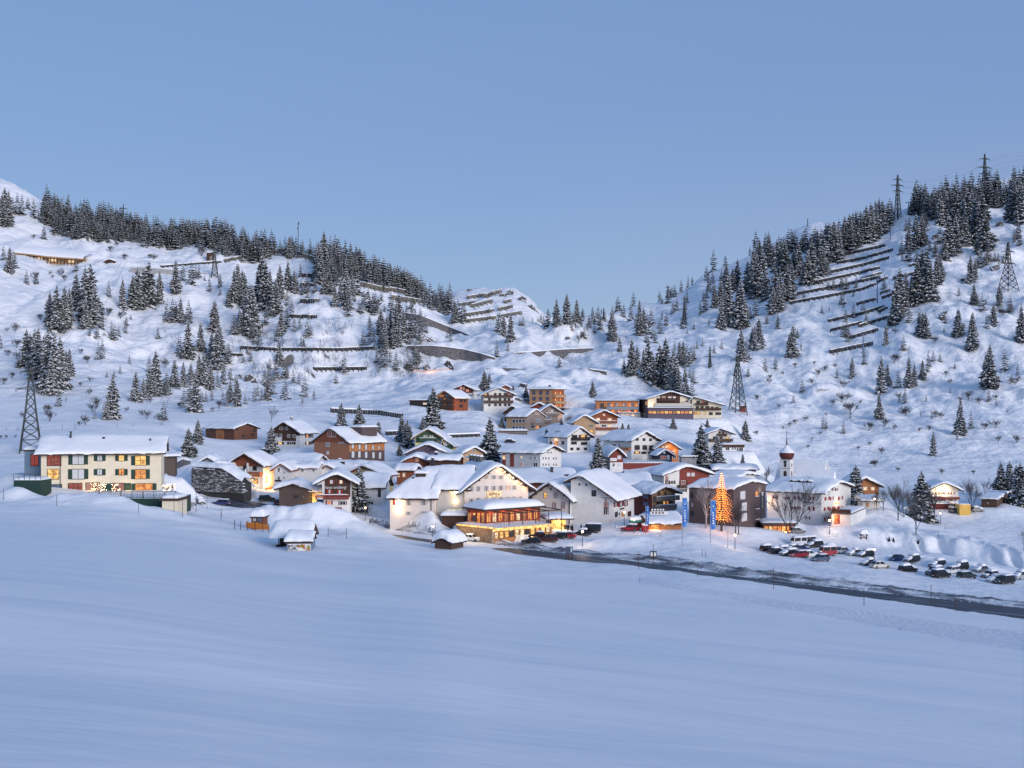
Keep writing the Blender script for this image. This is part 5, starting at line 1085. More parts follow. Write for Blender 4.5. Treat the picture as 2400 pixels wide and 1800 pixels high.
def stones(parent, w, h, sw, sh, mats, name='stone', x_axis=True, topf=None, limit=300, seed=1, proud=0.14, inst_loc=None):
    # courses of separate stones on a wall plane (local x along, z up, facing -y); beyond the limit the rest joins one part
    r_ = random.Random(seed); cells = []
    nz = int(h/sh)
    for j in range(nz):
        x = -r_.random()*sw*0.6
        while x < w:
            l = sw*r_.uniform(0.6,1.5); xa, xb = max(0.0,x), min(w,x+l); z0 = j*sh
            if xb-xa > 0.12 and (topf is None or z0+sh*0.5 < topf((xa+xb)/2)): cells.append((xa, xb, z0))
            x += l
    vm = []
    for k in range(8):
        m = MB(); a, b_, c = 0.5, 0.5, 0.5; q = [(r_.uniform(-.06,.06) for _ in range(3)) for _ in range(8)]
        vs = []
        for (sx, sz) in ((-1,-1),(1,-1),(1,1),(-1,1)): vs.append((sx*0.47+r_.uniform(-.04,.04), 0.0, sz*0.45+r_.uniform(-.05,.05)))
        for (sx, sz) in ((-1,-1),(1,-1),(1,1),(-1,1)): vs.append((sx*0.40+r_.uniform(-.05,.05), -1.0*r_.uniform(0.7,1.2), sz*0.36+r_.uniform(-.05,.05)))
        m.add(vs, [(4,5,6,7)[::1],(0,1,5,4),(1,2,6,5),(2,3,7,6),(3,0,4,7)]); vm.append((m.mesh('stone', mats[k % len(mats)]), m))
    step = max(1, len(cells)//limit+ (1 if len(cells) > limit else 0)); rest = MB(); cnt = 0
    for i, (xa, xb, z0) in enumerate(cells):
        cx, cz = (xa+xb)/2, z0+sh/2; me, m = vm[r_.randrange(8)]
        if len(cells) <= limit or (i % step == 0 and cnt < limit):
            put(name, me, parent, (cx,-0.0,cz), None, (xb-xa, proud, sh)); cnt += 1
        else: rest.add([(v[0]*(xb-xa)+cx, v[1]*proud, v[2]*sh+cz) for v in m.v], m.f, 0)
    if rest.v:
        o = rest.build('stonework', mats[0], parent); o['kind'] = 'stuff'
# stone end wall of the bar: its own wall, running toward the parked white car
pA = P(1071, 1263, 238); pB = P(1154, 1266, 230.8); dv = pB-pA; wl = math.hypot(dv.x, dv.y)
t = thing('stone_wall', 'golden lit rough stone wall left of the lower restaurant floor', 'wall', pA, math.atan2(dv.y, dv.x))
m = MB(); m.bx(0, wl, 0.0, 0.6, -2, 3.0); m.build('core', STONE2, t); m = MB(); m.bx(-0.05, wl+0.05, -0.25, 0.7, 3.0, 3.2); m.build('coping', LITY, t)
stones(t, wl, 3.0, 0.75, 0.42, [STONE, STONE2], limit=110)
for i in range(3):
    l = bpy.data.lights.new('lamp_light', 'POINT'); l.energy = 130; l.color = (1.0,0.66,0.28); l.shadow_soft_size = 0.3; put('lamp_light', l, t, (wl*(0.2+0.3*i),-2.2,2.6))
b = Bld('entrance', 'golden lit entrance porch with a snow slab roof right of the restaurant', 1293, 1326, None, 1254, 1217, 247, -10, flat=True, dep=6, wall=OCHRE, ov=1.6, snow=0.9, cat='porch')
b.win('F', 1302, 1239, 9, 24, 'y', fr=WORANGE); b.win('F', 1316, 1239, 9, 24, 'w', fr=WORANGE); b.lamp('F', 1309, 1225, 350, (1.0,0.6,0.22), 1.0); b.lamp('F', 1322, 1240, 200, (1.0,0.6,0.22), 1.0)
# --- roofs behind
b = Bld('house', 'red brown house under a vast snow roof right of the main hotel gable', 1196, 1345, None, 1156, 1131, 286, -3, 'x', 1097, wall=WRED, dep=17, ov=1.0, og=1.0, snow=0.8); b.chimney(0.3, 0.68, 0.7, 1.1, METAL); b.chimney(0.1, 0.9, 0.8, 0.3, METAL, False)
b = Bld('house', 'broad snow roof behind the white house with the painted figure', 1430, 1524, None, 1168, 1136, 292, -3, 'x', 1107, wall=WREDD, dep=13, ov=1.0, og=1.0, snow=0.8); b.chimney(0.4, 0.4, 0.4, 0.4, METAL, False)
b = Bld('house', 'low dark house with a snow roof above the chimneys of the big hotel', 1006, 1074, None, 1095, 1079, 322, 2, 'x', 1065, wall=WDARK, dep=10, ov=0.9, og=0.8, snow=0.8); b.chimney(0.3, 0.2, 0.9, 0.6, METAL)
# --- pink gable house and the white house with a painted figure
b = Bld('house', 'pale pink gabled house with dark red framed windows right of the restaurant', 1248, 1336, 1403, 1237, 1168, 258, 28, 'y', 1131, wall=PALE, ov=1.5, og=1.3, snow=0.8, cat='house')
zf_ = (1260,1080,8.508)
b.wins('F', *zf_, [(158,685,62,100,'w',dict(ny=2)),(360,690,62,100,'c',dict(ny=2)),(60,870,60,110,'c',dict(ny=2)),(332,890,62,110,'c',dict(ny=2)),(510,890,62,115,'c',dict(ny=2)),(510,1050,60,60,'d')], fr=FRR, sill=False)
b.wins('F', *zf_, [(262,560,22,30,'d')], fr=FRB, nx=1); b.purlins(6)
b.clad_m('S', 0, b.D, -2, b.h*0.99, WHITE, 0.05, 'render')
b.wins('S', *zf_, [(722,890,40,105,'c',dict(ny=2)),(830,885,40,105,'c',dict(ny=2)),(972,885,38,95,'c',dict(ny=2)),(1127,860,70,90,'d',dict(ny=2)),(720,1085,45,100,'c'),(828,1080,42,100,'c'),(930,1070,42,100,'p'),(1017,1065,42,95,'p'),(1100,1065,55,80,'d')], fr=FRB, off=0.05)
b.block('downpipe', b.L-0.16, b.L-0.02, -0.16, -0.03, -2, b.h-0.1, METAL)
b = Bld('house', 'tall white house with a painted standing figure and a long sloping snow roof', 1338, 1438, 1486, 1222, 1129, 254, 24, 'y', 1112, rp=0.24, y2=38, wall=WHITE, ov=1.5, og=1.4, snow=0.8)
b.wins('F', *zf_, [(970,480,22,34,'d'),(838,470,20,30,'d')], fr=FRB, nx=1); b.purlins(5)
b.wins('S', *zf_, [(1555,870,38,90,'c',dict(sh=SHD,sw=0.5)),(1660,865,44,90,'c',dict(sh=SHD,sw=0.9)),(1762,858,40,88,'c',dict(sh=SHD,sw=0.3)),(1565,1070,50,90,'d'),(1625,1060,16,50,'d'),(1828,1055,40,90,'d',dict(sh=SHD,sw=0.3)),(1695,1065,40,70,'o')], fr=FRB)
def flat_fig(parent, face_pt, cx, cz, sc):     # painted standing figure, flat colour shapes on the wall
    m = MB(); 
    def ell(x, z, rx, rz, mi, y=-0.045, n=14): m.add([(cx+sc*(x+rx*math.cos(2*math.pi*k/n)), y, cz+sc*(z+rz*math.sin(2*math.pi*k/n))) for k in range(n)], [tuple(range(n))], mi)
    ell(0.0,0.75,0.42,0.62,0); ell(0.02,1.45,0.17,0.2,1,-0.05); ell(0.0,1.62,0.22,0.1,2,-0.055)
    for sx in (-0.22,0.2): m.add([(cx+sc*(sx-0.14),-0.05,cz+sc*0.3),(cx+sc*(sx-0.2),-0.05,cz-sc*1.1),(cx+sc*(sx+0.12),-0.05,cz-sc*1.1),(cx+sc*(sx+0.2),-0.05,cz+sc*0.3)], [(0,1,2,3)], 2)
    m.add([(cx+sc*0.5,-0.05,cz+sc*1.1),(cx+sc*0.58,-0.05,cz+sc*1.1),(cx+sc*0.62,-0.05,cz-sc*1.2),(cx+sc*0.54,-0.05,cz-sc*1.2)], [(0,3,2,1)], 2)
    m.build('painted_figure', [mat('mural_red', (0.40,0.20,0.18), 0.9), mat('mural_skin', (0.55,0.36,0.28), 0.9), mat('mural_dark', (0.10,0.06,0.06), 0.9)], parent)
fp = b.face_xf('F', *T(zf_,1360,950))[0]; flat_fig(b.root, fp, fp.x, fp.z, 1.25)
fq = b.face_xf('F', *T(zf_,1355,742))[0]; m = MB()
for i in range(10): x = fq.x-1.2+0.24*i; m.bar((x,-0.04,fq.z+0.12*math.sin(i*1.1)), (x+0.25,-0.04,fq.z+0.12*math.sin((i+1)*1.1)), 0.06, 0.1)
m.build('painted_scroll', FRB, b.root)
b.wins('F', *zf_, [(1125,650,80,110,'d')], fr=FRB)
t = b.face_xf('S', *T(zf_,1680,955))[0]; m = MB(); m.bx(t.x, t.x+0.1, t.y-1.6, t.y+1.6, t.z-0.18, t.z+0.18); m.build('name_board', FRB, b.root)
# --- timber hotel with balconies
b = Bld('hotel', 'timber balconied hotel with pale larch gable between the white house and dark hotel', 1528, 1582, 1485, 1216, 1156, 273, -30, 'y', 1140, wall=WREDD, ov=1.3, og=1.5, snow=0.9, cat='hotel')
b.clad_m('F', 0, b.L, b.h*0.12, b.h, WLARCH, 0.06, gable=True)
zg_ = (1500,1130,11.06)
b.wins('F', *zg_, [(480,300,60,100,'d'),(560,290,40,100,'m'),(650,290,60,110,'d'),(590,210,40,50,'d'),(450,540,70,80,'d'),(620,530,60,80,'w'),(700,530,50,80,'o'),(800,530,60,80,'d')], fr=WLARCH, off=0.06)
b.balcony('F', 1530, 1585, 1130+365/11.06, 1130+470/11.06, WGREY, 1.5, snowcap=True); b.balcony('F', 1530, 1578, 1130+590/11.06, 1130+700/11.06, WGREY, 1.5, snowcap=True)
b.wins('S', *zg_, [(20,380,40,90,'d'),(150,385,150,100,'b'),(20,550,40,90,'d'),(150,555,150,90,'b'),(20,790,40,110,'d'),(120,800,60,100,'c')], fr=FRB)
# --- dark shingle hotel
b = Bld('hotel', 'dark shingle clad hotel with white vertical letters on its right wall behind the lit tree', 1615, 1719, 1795, 1234, 1148, 256, 35, 'x', 1120, wall=SLATE, ov=0.35, og=0.35, snow=0.75, cat='hotel')
zh = (1640,1090,9.76)
b.wins('F', *zh, [(185,650,110,95,'b'),(520,650,80,90,'b'),(185,900,90,120,'d'),(520,900,80,120,'d'),(200,1160,90,120,'b'),(620,1150,60,110,'d')], fr=BLACK)
b.wins('F', *z6, [(1390,465,30,60,'d'),(1395,570,26,50,'c'),(1395,660,28,50,'d')], fr=BLACK)
b.wins('S', *zh, [(1295,650,70,105,'o'),(1310,930,70,110,'d'),(1315,1160,70,130,'d')], fr=WREDD, nx=1, sill=True)
b.wins('S', *zh, [(980,690,105,170,'c'),(1015,950,105,170,'c'),(1015,1190,110,170,'c')], fr=FRW, nx=1)
for i, ch in enumerate('FUXBAU'):
    q = b.face_xf('S', *T(zh,1428,745+44*i))[0]; text('letter', ch, b.root, q+Vector((0.09,0,0)), (R(90),0,R(90)), 0.48, FRW, 0.02)
q = b.face_xf('S', *T(zh,1428,655))[0]; m = MB()
for (a, c) in (((-0.42,0.5),(-0.12,-0.5)),((-0.12,-0.5),(0.12,-0.5)),((0.12,-0.5),(0.42,0.5)),((0.42,0.5),(0.1,0.2)),((0.1,0.2),(-0.1,0.2)),((-0.1,0.2),(-0.42,0.5))): m.bar((q.x+0.09,q.y+a[0],q.z+a[1]), (q.x+0.09,q.y+c[0],q.z+c[1]), 0.1)
m.build('emblem', FRW, b.root)
b.clad('S', T(zh,1375,0)[0], T(zh,1490,0)[0], T(zh,0,580)[1], T(zh,0,1360)[1], mat('charcoal_panel', (0.045,0.045,0.055), 0.8), 0.05, 'sign_panel')
b.lamp('S', *T(zh,1375,575), 60, (1.0,0.85,0.6), 0.7, 0.08)
# --- hotel with red shutters
b = Bld('hotel', 'large white hotel with dark red shutters and a lit sign below the church', 1798, 1925, 1994, 1238, 1157, 286, 33, 'x', 1120, wall=WHITE, ov=0.9, og=1.3, snow=0.85, cat='hotel')
zi = (1780,1100,8.508)
b.wins('F', *zi, [(318,555,36,62,'d',dict(sh=SHD,sw=0.9)),(560,575,40,62,'d',dict(sh=SHD,sw=0.8)),(750,575,40,66,'c',dict(sh=SHD,sw=0.9)),(1042,580,40,70,'c',dict(sh=SHD,sw=0.9)),(685,770,40,64,'d',dict(sh=SHD,sw=0.7)),(790,770,36,66,'d',dict(sh=SHD,sw=0.4)),(1040,785,46,74,'c',dict(sh=SHD,sw=0.9)),(965,965,40,64,'c',dict(sh=SHD,sw=0.8))], fr=FRW)
b.wins('S', *zi, [(1480,400,26,55,'c',dict(sh=SHD)),(1530,400,26,60,'d',dict(sh=SHD,sw=0.3)),(1570,400,20,55,'c'),(1347,582,36,66,'c',dict(sh=SHR,sw=0.9)),(1440,580,24,66,'c',dict(sh=SHR,sw=0.9)),(1612,575,34,66,'c',dict(sh=SHR,sw=0.9)),(1330,785,30,70,'c',dict(sh=SHR,sw=1.2)),(1430,785,22,66,'c',dict(sh=SHR,sw=1.6)),(1525,775,22,66,'c',dict(sh=SHR,sw=1.6)),(1615,770,24,66,'c',dict(sh=SHR,sw=1.4)),(1715,765,22,62,'c',dict(sh=SHR,sw=1.0)),(1335,985,34,72,'c',dict(sh=SHR,sw=0.9))], fr=FRW)
q = b.face_xf('S', *T(zi,1535,675))[0]; text('lettering', 'berghaus stuben', b.root, q+Vector((0.1,0,0)), (R(90),0,R(90)), 0.78, LITY, 0.03)
q = b.face_xf('F', *T(zi,990,660))[0]; text('lettering', 'skischule', b.root, q+Vector((0,-0.08,0)), (R(90),0,0), 0.75, mat('blue_paint', (0.04,0.06,0.25), 0.7), 0.02)
b.lamp('S', *T(zi,1535,690), 130, (1.0,0.75,0.35), 0.9, 0.1); b.lamp('F', 1803, 1175, 260, (1.0,0.55,0.3), 1.4)
for fu in (0.28, 0.42, 0.58):
    u = b.span*0.28; m = MB(); xx = b.L*(fu+0.02); m.add([(xx-1.0,u-0.9,b.rz(u-0.9)+1.1),(xx+1.0,u-0.9,b.rz(u-0.9)+1.1),(xx,u-0.9,b.rz(u-0.9)+1.75),(xx-1.0,u+0.6,b.rz(u)+1.1),(xx+1.0,u+0.6,b.rz(u)+1.1),(xx,u+0.6,b.rz(u)+1.75)], [(0,1,2),(3,5,4),(0,2,5,3),(1,4,5,2)]); o = m.build('dormer', BLACK, b.root)
    pillow('snow', xx-1.1, xx+1.1, u-0.8, u+1.0, b.rz(u)+1.35, 0.45, o, 9, 9)
m = MB(); xx = b.L*0.98; m.add([(xx-0.2,b.D*0.5-1.6,b.zr-0.5),(xx-0.2,b.D*0.5+1.9,b.zr-0.5),(xx-0.2,b.D*0.5+0.1,b.zr+3.2),(xx-6,b.D*0.5-1.6,b.zr-0.5),(xx-6,b.D*0.5+1.9,b.zr-0.5),(xx-6,b.D*0.5+0.1,b.zr+3.2)], [(0,1,2),(3,5,4),(0,2,5,3),(1,4,5,2)]); m.build('ridge_gable', SNOW_R, b.root, fixn=True)
b = Bld('entrance', 'flat roofed entrance with an orange lit arch below the hotel with red shutters', 1949, 1994, 2029, 1232, 1206, 277, 28, flat=True, wall=WHITE, ov=0.2, snow=0.45, cat='porch')
b.win('F', 1960, 1217, 8, 20, 'o', fr=SHR); b.win('F', 1966, 1217, 5, 20, 'r', fr=SHR); b.lamp('F', 1959, 1213, 220, (1.0,0.40,0.12), 1.2)
m = MB()
for i in range(14): m.bx(b.L*i/13-0.04, b.L*i/13+0.04, -0.1, -0.03, b.h+0.2, b.h+1.2)
m.bx(0, b.L, -0.12, -0.02, b.h+1.2, b.h+1.3); m.bx(0, b.L, -0.06, -0.04, b.h+0.3, b.h+1.15); m.build('railing', WDARK, b.root)
b = Bld('bar', 'low dark pavilion glowing orange at the foot of the dark shingle hotel', 1789, 1864, None, 1252, 1228, 264, 3, flat=True, dep=7, wall=SLATE, ov=0.5, snow=0.6, cat='bar')
for i in range(6): b.win('F', 1796+i*10.2, 1241, 9.2, 16, ('o','w','o','o','w','o')[i], fr=WREDD, nx=1)
b.lamp('F', 1810, 1242, 220, (1.0,0.35,0.08), 1.6); b.lamp('F', 1838, 1244, 220, (1.0,0.35,0.08), 1.6)
# --- snow roofs between the dark hotel and the slope
b = Bld('house', 'low white house with a snow roof above the dark shingle hotel', 1668, 1724, 1770, 1138, 1120, 326, 35, 'x', 1104, wall=WHITE, ov=1.2, og=1.2, snow=0.8)
b = Bld('house', 'snow buried roof below the large pair of spruces', 1676, 1772, None, 1114, 1101, 352, 3, 'x', 1088, wall=WDARK, dep=9, ov=1.0, og=1.0, snow=0.9)
b = Bld('house', 'white chalet with a brown gable and wall painting above the timber hotel', 1556, 1662, 1520, 1178, 1113, 308, -18, 'y', 1092, wall=WHITE, ov=1.3, og=1.4, snow=0.85, cat='chalet')
b.clad_m('F', b.L*0.34, b.L, b.h*0.62, b.h, WREDD, gable=True)
b.wins('F', *z6, [(1352,240,30,34,'c'),(1400,240,30,34,'c')], off=0.07); b.wins('F', *z6, [(1175,325,36,40,'d',dict(sh=SHB)),(1295,325,40,40,'c',dict(sh=SHB)),(1290,412,44,34,'d',dict(sh=SHB))])
b.wins('S', *z6, [(968,298,16,40,'d'),(1023,312,18,24,'d'),(1060,322,14,24,'d')])
b.balcony('F', 1588, 1618, T(z6,0,350)[1], T(z6,0,378)[1], WDARK, 1.2)
fp = b.face_xf('F', *T(z6,1115,305))[0]; flat_fig(b.root, fp, fp.x, fp.z, 1.0)
# --- church
def church():
    Y = 345.0; g = P(1844, 1142, Y); t = thing('church', 'white church with a dark red onion dome under snow and a steep snowy nave roof', 'church', g, R(-32))
    W = 33*Y/F*0.72; m = MB(); zt = (1142-1077)*Y/F; m.bx(-W/2, W/2, -W/2, W/2, -3, zt); tw = m.build('tower', WHITE, t)
    for zc_ in (zt, zt-2.65): m = MB(); m.bx(-W/2-0.15, W/2+0.15, -W/2-0.15, W/2+0.15, zc_-0.12, zc_+0.08); m.build('cornice', GREYR, tw)
    prof = [(0.56,0.0),(0.78,0.5),(0.90,1.1),(0.93,1.7),(0.84,2.3),(0.62,2.9),(0.36,3.4),(0.18,3.9),(0.10,4.6),(0.06,6.0),(0.02,7.6)]
    m = MB(); n = 20; k = W*0.78
    for (r0, z0), (r1, z1_) in zip(prof[:-1], prof[1:]):
        for i in range(n):
            a0, a1 = 2*math.pi*i/n, 2*math.pi*(i+1)/n
            m.quad((r0*k*math.cos(a0),r0*k*math.sin(a0),zt+z0),(r0*k*math.cos(a1),r0*k*math.sin(a1),zt+z0),(r1*k*math.cos(a1),r1*k*math.sin(a1),zt+z1_),(r1*k*math.cos(a0),r1*k*math.sin(a0),zt+z1_))
    dome = m.build('onion_dome', mat('dome_red', (0.085,0.020,0.016), 0.55, (0.13,0.035,0.028), 5, (1,1,3)), tw, True)
    m = MB(); sp = [(0.90,2.15),(0.88,2.4),(0.80,2.62),(0.56,3.2),(0.36,3.7),(0.22,4.05),(0.11,4.5)]
    for (r0, z0), (r1, z1_) in zip(sp[:-1], sp[1:]):
        for i in range(n):
            a0, a1 = 2*math.pi*i/n, 2*math.pi*(i+1)/n; j0 = 0.35*math.sin(i*1.7)*(1 if z0 < 2 else 0); j1 = 0.35*math.sin((i+1)*1.7)*(1 if z0 < 2 else 0)
            m.quad((r0*k*1.05*math.cos(a0),r0*k*1.05*math.sin(a0),zt+z0+j0),(r0*k*1.05*math.cos(a1),r0*k*1.05*math.sin(a1),zt+z0+j1),(r1*k*1.08*math.cos(a1),r1*k*1.08*math.sin(a1),zt+z1_),(r1*k*1.08*math.cos(a0),r1*k*1.08*math.sin(a0),zt+z1_))
    m.build('snow', SNOW_R, dome, True)
    m = MB(); m.bx(-0.05,0.05,-0.05,0.05,zt+7.4,zt+9.2); m.bx(-0.35,0.35,-0.05,0.05,zt+8.4,zt+8.5); m.build('cross', METAL, tw)
    for (zq, hh, ww) in ((zt-1.7, 1.1, 0.7), (zt-4.3, 1.7, 0.95)):
        for f in range(2):
            q = MB(); q.extr([(-ww/2,-hh/2),(ww/2,-hh/2),(ww/2,hh*0.28),(ww*0.3,hh*0.45),(0,hh*0.5),(-ww*0.3,hh*0.45),(-ww/2,hh*0.28)], 'y', -0.05, 0.03)
            o = q.build('window', mat('louvre_dark', (0.05,0.03,0.028), 0.8), tw); o.location = (0,-W/2,zq) if f == 0 else (W/2,0,zq); o.rotation_euler = (0,0,0 if f == 0 else R(90))
    q = MB(); q.tube((0,-W/2-0.06,zt-0.75),(0,-W/2+0.02,zt-0.75),0.5,0.5,16); q.build('clock_face', BLACK, tw)
    # nave
    m = MB(); L0, L1 = -W*0.5-2.2, W*0.5+9.0; wN = 5.2; hN = 1.6; rN = 6.3
    m.extr([(W*0.2,-3),(W*0.2+2*wN,-3),(W*0.2+2*wN,hN),(W*0.2+wN,hN+rN),(W*0.2,hN)], 'x', L0, L1); nv = m.build('nave', WHITE, t, fixn=True)
    m = MB()
    for sgn in (0, 1):
        e = W*0.2-0.5 if sgn == 0 else W*0.2+2*wN+0.5; rd = W*0.2+wN
        m.add([(L0-0.4,e,hN-0.6),(L1+0.4,e,hN-0.6),(L1+0.4,rd,hN+rN+0.25),(L0-0.4,rd,hN+rN+0.25),(L0-0.4,e,hN-0.1),(L1+0.4,e,hN-0.1),(L1+0.4,rd,hN+rN+0.8),(L0-0.4,rd,hN+rN+0.8)], [(0,1,2,3),(4,5,6,7),(0,1,5,4),(1,2,6,5),(3,0,4,7)])
    m.build('roof', SNOW_R, nv, fixn=True)
church()
# --- right edge
b = Bld('chalet', 'orange timber chalet half hidden behind the dense dark spruce', 1992, 2060, None, 1163, 1139, 322, -4, 'y', 1120, wall=WORANGE, dep=9, ov=1.1, og=1.3, snow=0.7, cat='chalet')
b.wins('F', *z7, [(925,432,30,26,'p'),(985,435,26,28,'p')]); b.balcony('F', 2016, 2056, 1149, 1157, WORANGE, 1.1)
b = Bld('house', 'small white house with a snow roof below the orange timber chalet', 2023, 2063, None, 1190, 1175, 300, 3, 'x', 1162, wall=WHITE, dep=6, ov=0.8, og=0.7, snow=0.9)
b.win('F', 2033, 1183, 6, 9, 'm', fr=WORANGE); b.win('F', 2050, 1182, 5, 5, 'p')
b = Bld('chalet', 'floodlit cream chalet with brown balcony at the right foot of the slope', 2180, 2246, 2254, 1195, 1147, 330, 8, 'y', 1131, wall=WHITE, ov=1.3, og=1.5, snow=0.6, cat='chalet')
zj = (2060,1080,6.506)
b.wins('F', *zj, [(965,398,26,28,'d'),(840,495,26,34,'p',dict(sh=SHD)),(935,492,30,34,'o',dict(sh=SHD)),(985,492,26,34,'d',dict(sh=SHD)),(1080,492,26,34,'p',dict(sh=SHD)),(1125,492,26,34,'p',dict(sh=SHD)),(960,597,60,32,'d',dict(sh=SHD,sw=0.4)),(1080,597,36,32,'d'),(1140,597,36,32,'c',dict(sh=SHD))])
b.balcony('F', 2180, 2247, 1162, 1168, WREDD, 1.3, snowcap=True); b.block('basement', -0.4, b.L+0.8, -1.2, -0.05, 0.2, 1.9, WREDD)
pillow('snow', -0.5, b.L+0.9, -1.35, -0.02, 1.9, 0.3, b.root); b.lamp('F', *T(zj,930,425), 420, (1.0,0.72,0.35), 1.6, 0.2); b.lamp('F', *T(zj,1000,440), 200, (1.0,0.72,0.35), 1.6, 0.2)
q = b.face_xf('F', *T(zj,940,440))[0]; text('lettering', 'Pension', b.root, q+Vector((0,-0.1,0)), (R(90),0,0), 1.0, WLARCH, 0.03)
t, w, h = box_px('hoarding', 'yellow lit site container between the floodlit chalet and bare tree', 'hoarding', 2249, 2275, 1182, 1194, 322, 3, mat('yellow_panel', (0.62,0.42,0.10), 0.7, (0.5,0.33,0.08), 3), 0.12)  # lit yellowish hoarding, built as a ribbed box
m = MB(); [m.bx(w*i/7-0.03, w*i/7+0.03, -0.06, 0, 0.05, h-0.05) for i in range(8)]; m.build('rib', WLARCH, t)
l = bpy.data.lights.new('lamp_light', 'POINT'); l.energy = 60; l.color = (1,0.7,0.3); put('lamp_light', l, t, (w/2,-1.5,h*0.9))
b = Bld('shed', 'long low brown shed with a thin snow roof near the dark spruces on the right', 2300, 2336, 2363, 1190, 1171, 328, 30, 'x', 1165, wall=WDARKV, ov=0.7, og=0.6, snow=0.45, cat='shed'); b.win('F', 2315, 1179, 3, 4, 'd')
# --- upper village
b = Bld('chalet', 'red brown timber house with blue glazed balconies at the top left of the village', 1024, 1066, 1097, 964, 931, 475, 28, 'y', 915, wall=WRED, ov=1.2, og=1.6, snow=0.5, cat='chalet', roofm=WLARCH)
zk = (920,880,9.217)
b.wins('F', *zk, [(1050,440,120,50,'m'),(1180,430,100,60,'b'),(1060,530,90,80,'b'),(1130,530,36,80,'o'),(1230,530,110,85,'b'),(1060,650,90,90,'b'),(1130,650,40,90,'m'),(1230,650,110,90,'b')], fr=FRB)
b.balcony('F', 1024, 1064, 936, 943, FRB, 1.5, False); b.balcony('F', 1024, 1064, 949, 957, FRB, 1.5, False)
b.wins('S', *zk, [(1480,540,60,70,'d'),(1560,545,40,60,'d'),(1480,660,60,60,'d')], fr=FRB)
for yy in (515,630,740): b.lamp('S', *T(zk,1340,yy), 25, (1.0,0.45,0.15), 0.5, 0.08)
b = Bld('garage', 'low dark garage roof left of the red brown timber house', 960, 1003, None, 950, 939, 480, 0, flat=True, dep=6, wall=BLACK, ov=0.6, snow=0.5, cat='garage'); b.win('F', 996, 946, 8, 4, 'p')
b = Bld('chalet', 'small dark red gabled house highest of the upper left houses', 1066, 1109, 1118, 938, 913, 505, 16, 'y', 902, wall=WHITE, ov=1.3, og=1.3, snow=0.5, cat='chalet')
b.clad_m('F', 0, b.L, b.h*0.68, b.h, WREDD, gable=True); b.wins('F', *zk, [(1480,270,36,50,'o'),(1540,280,36,60,'m'),(1470,325,40,40,'k'),(1620,325,60,40,'o')], off=0.07); b.win('F', *T(zk,1640,435), 7, 5, 'd'); b.win('S', *T(zk,1730,415), 5, 5, 'd')
b = Bld('chalet', 'white chalet with two dark brown balconies across its whole front', 1134, 1202, None, 963, 924, 480, -8, 'y', 909, wall=WHITE, dep=11, ov=1.7, og=1.5, snow=0.5, cat='chalet')
b.wins('F', *z3, [(1190,298,26,26,'w'),(1215,298,20,26,'d'),(1295,295,24,26,'d'),(1345,297,24,30,'d'),(1405,297,36,26,'d'),(1442,297,30,26,'k'),(1230,350,24,28,'d'),(1295,352,28,28,'c'),(1345,352,24,28,'d'),(1400,352,28,28,'d'),(1442,352,28,28,'d'),(1230,412,20,28,'d'),(1297,410,26,24,'d'),(1345,410,26,24,'d'),(1402,410,26,24,'d'),(1445,410,26,24,'d')], fr=FRB)
b.balcony('F', 1134, 1202, 926, 931, WDARK, 1.3); b.balcony('F', 1134, 1202, 938.5, 944, WDARK, 1.3)
b = Bld('house', 'tiny red gable peeping over the white chalet roof', 1176, 1194, None, 917, 909, 520, 4, 'y', 902.5, wall=WRED, dep=5, ov=0.6, og=0.6, snow=0.5)
b = Bld('hotel', 'orange brick hotel with lit orange balconies along its right side', 1241, 1295, 1322, 960, 913, 500, 33, flat=True, wall=mat('pale_brick', (0.52,0.30,0.17), 0.9, (0.42,0.23,0.13), 5.0), ov=1.0, snow=1.1, cat='hotel')
zl_ = (1150,900,9.217)
b.wins('F', *zl_, [(935,190,62,75,'b'),(1082,190,62,75,'b'),(1228,190,58,75,'b'),(938,318,62,75,'b'),(1085,318,60,75,'b'),(1228,318,62,75,'b'),(935,430,60,40,'d'),(1230,420,60,50,'d')], fr=FRB)
for i, (y0, y1) in enumerate(((925,931),(940,946),(953,960))): b.balcony('S', 1296, 1321, y0, y1, WLARCH, 1.4, False)
b.clad_m('S', 0, b.D, 0, b.h*0.98, WRED, 0.06)
for y in (922,937,951): [b.win('S', x, y, 3.2, 6, p_, fr=FRB, nx=1, off=0.06) for x, p_ in ((1301,'o'),(1307,'m'),(1313,'o'))]
for y in (921,936,950): b.lamp('S', 1305, y, 70, (1.0,0.55,0.22), 0.9); b.lamp('S', 1314, y, 50, (1.0,0.55,0.22), 0.9)
b.chimney(0.6, 0.55, 0.9, 0.6, METAL, False)
b = Bld('house', 'brown flat extension with a glowing roof edge right of the orange brick hotel', 1323, 1343, None, 985, 958, 492, -10, flat=True, dep=8, wall=PURP, ov=0.2, snow=0.4); b.lamp('F', 1330, 960, 90, (1,0.5,0.2), 1.2); b.win('F', 1330, 970, 7, 8, 'd')
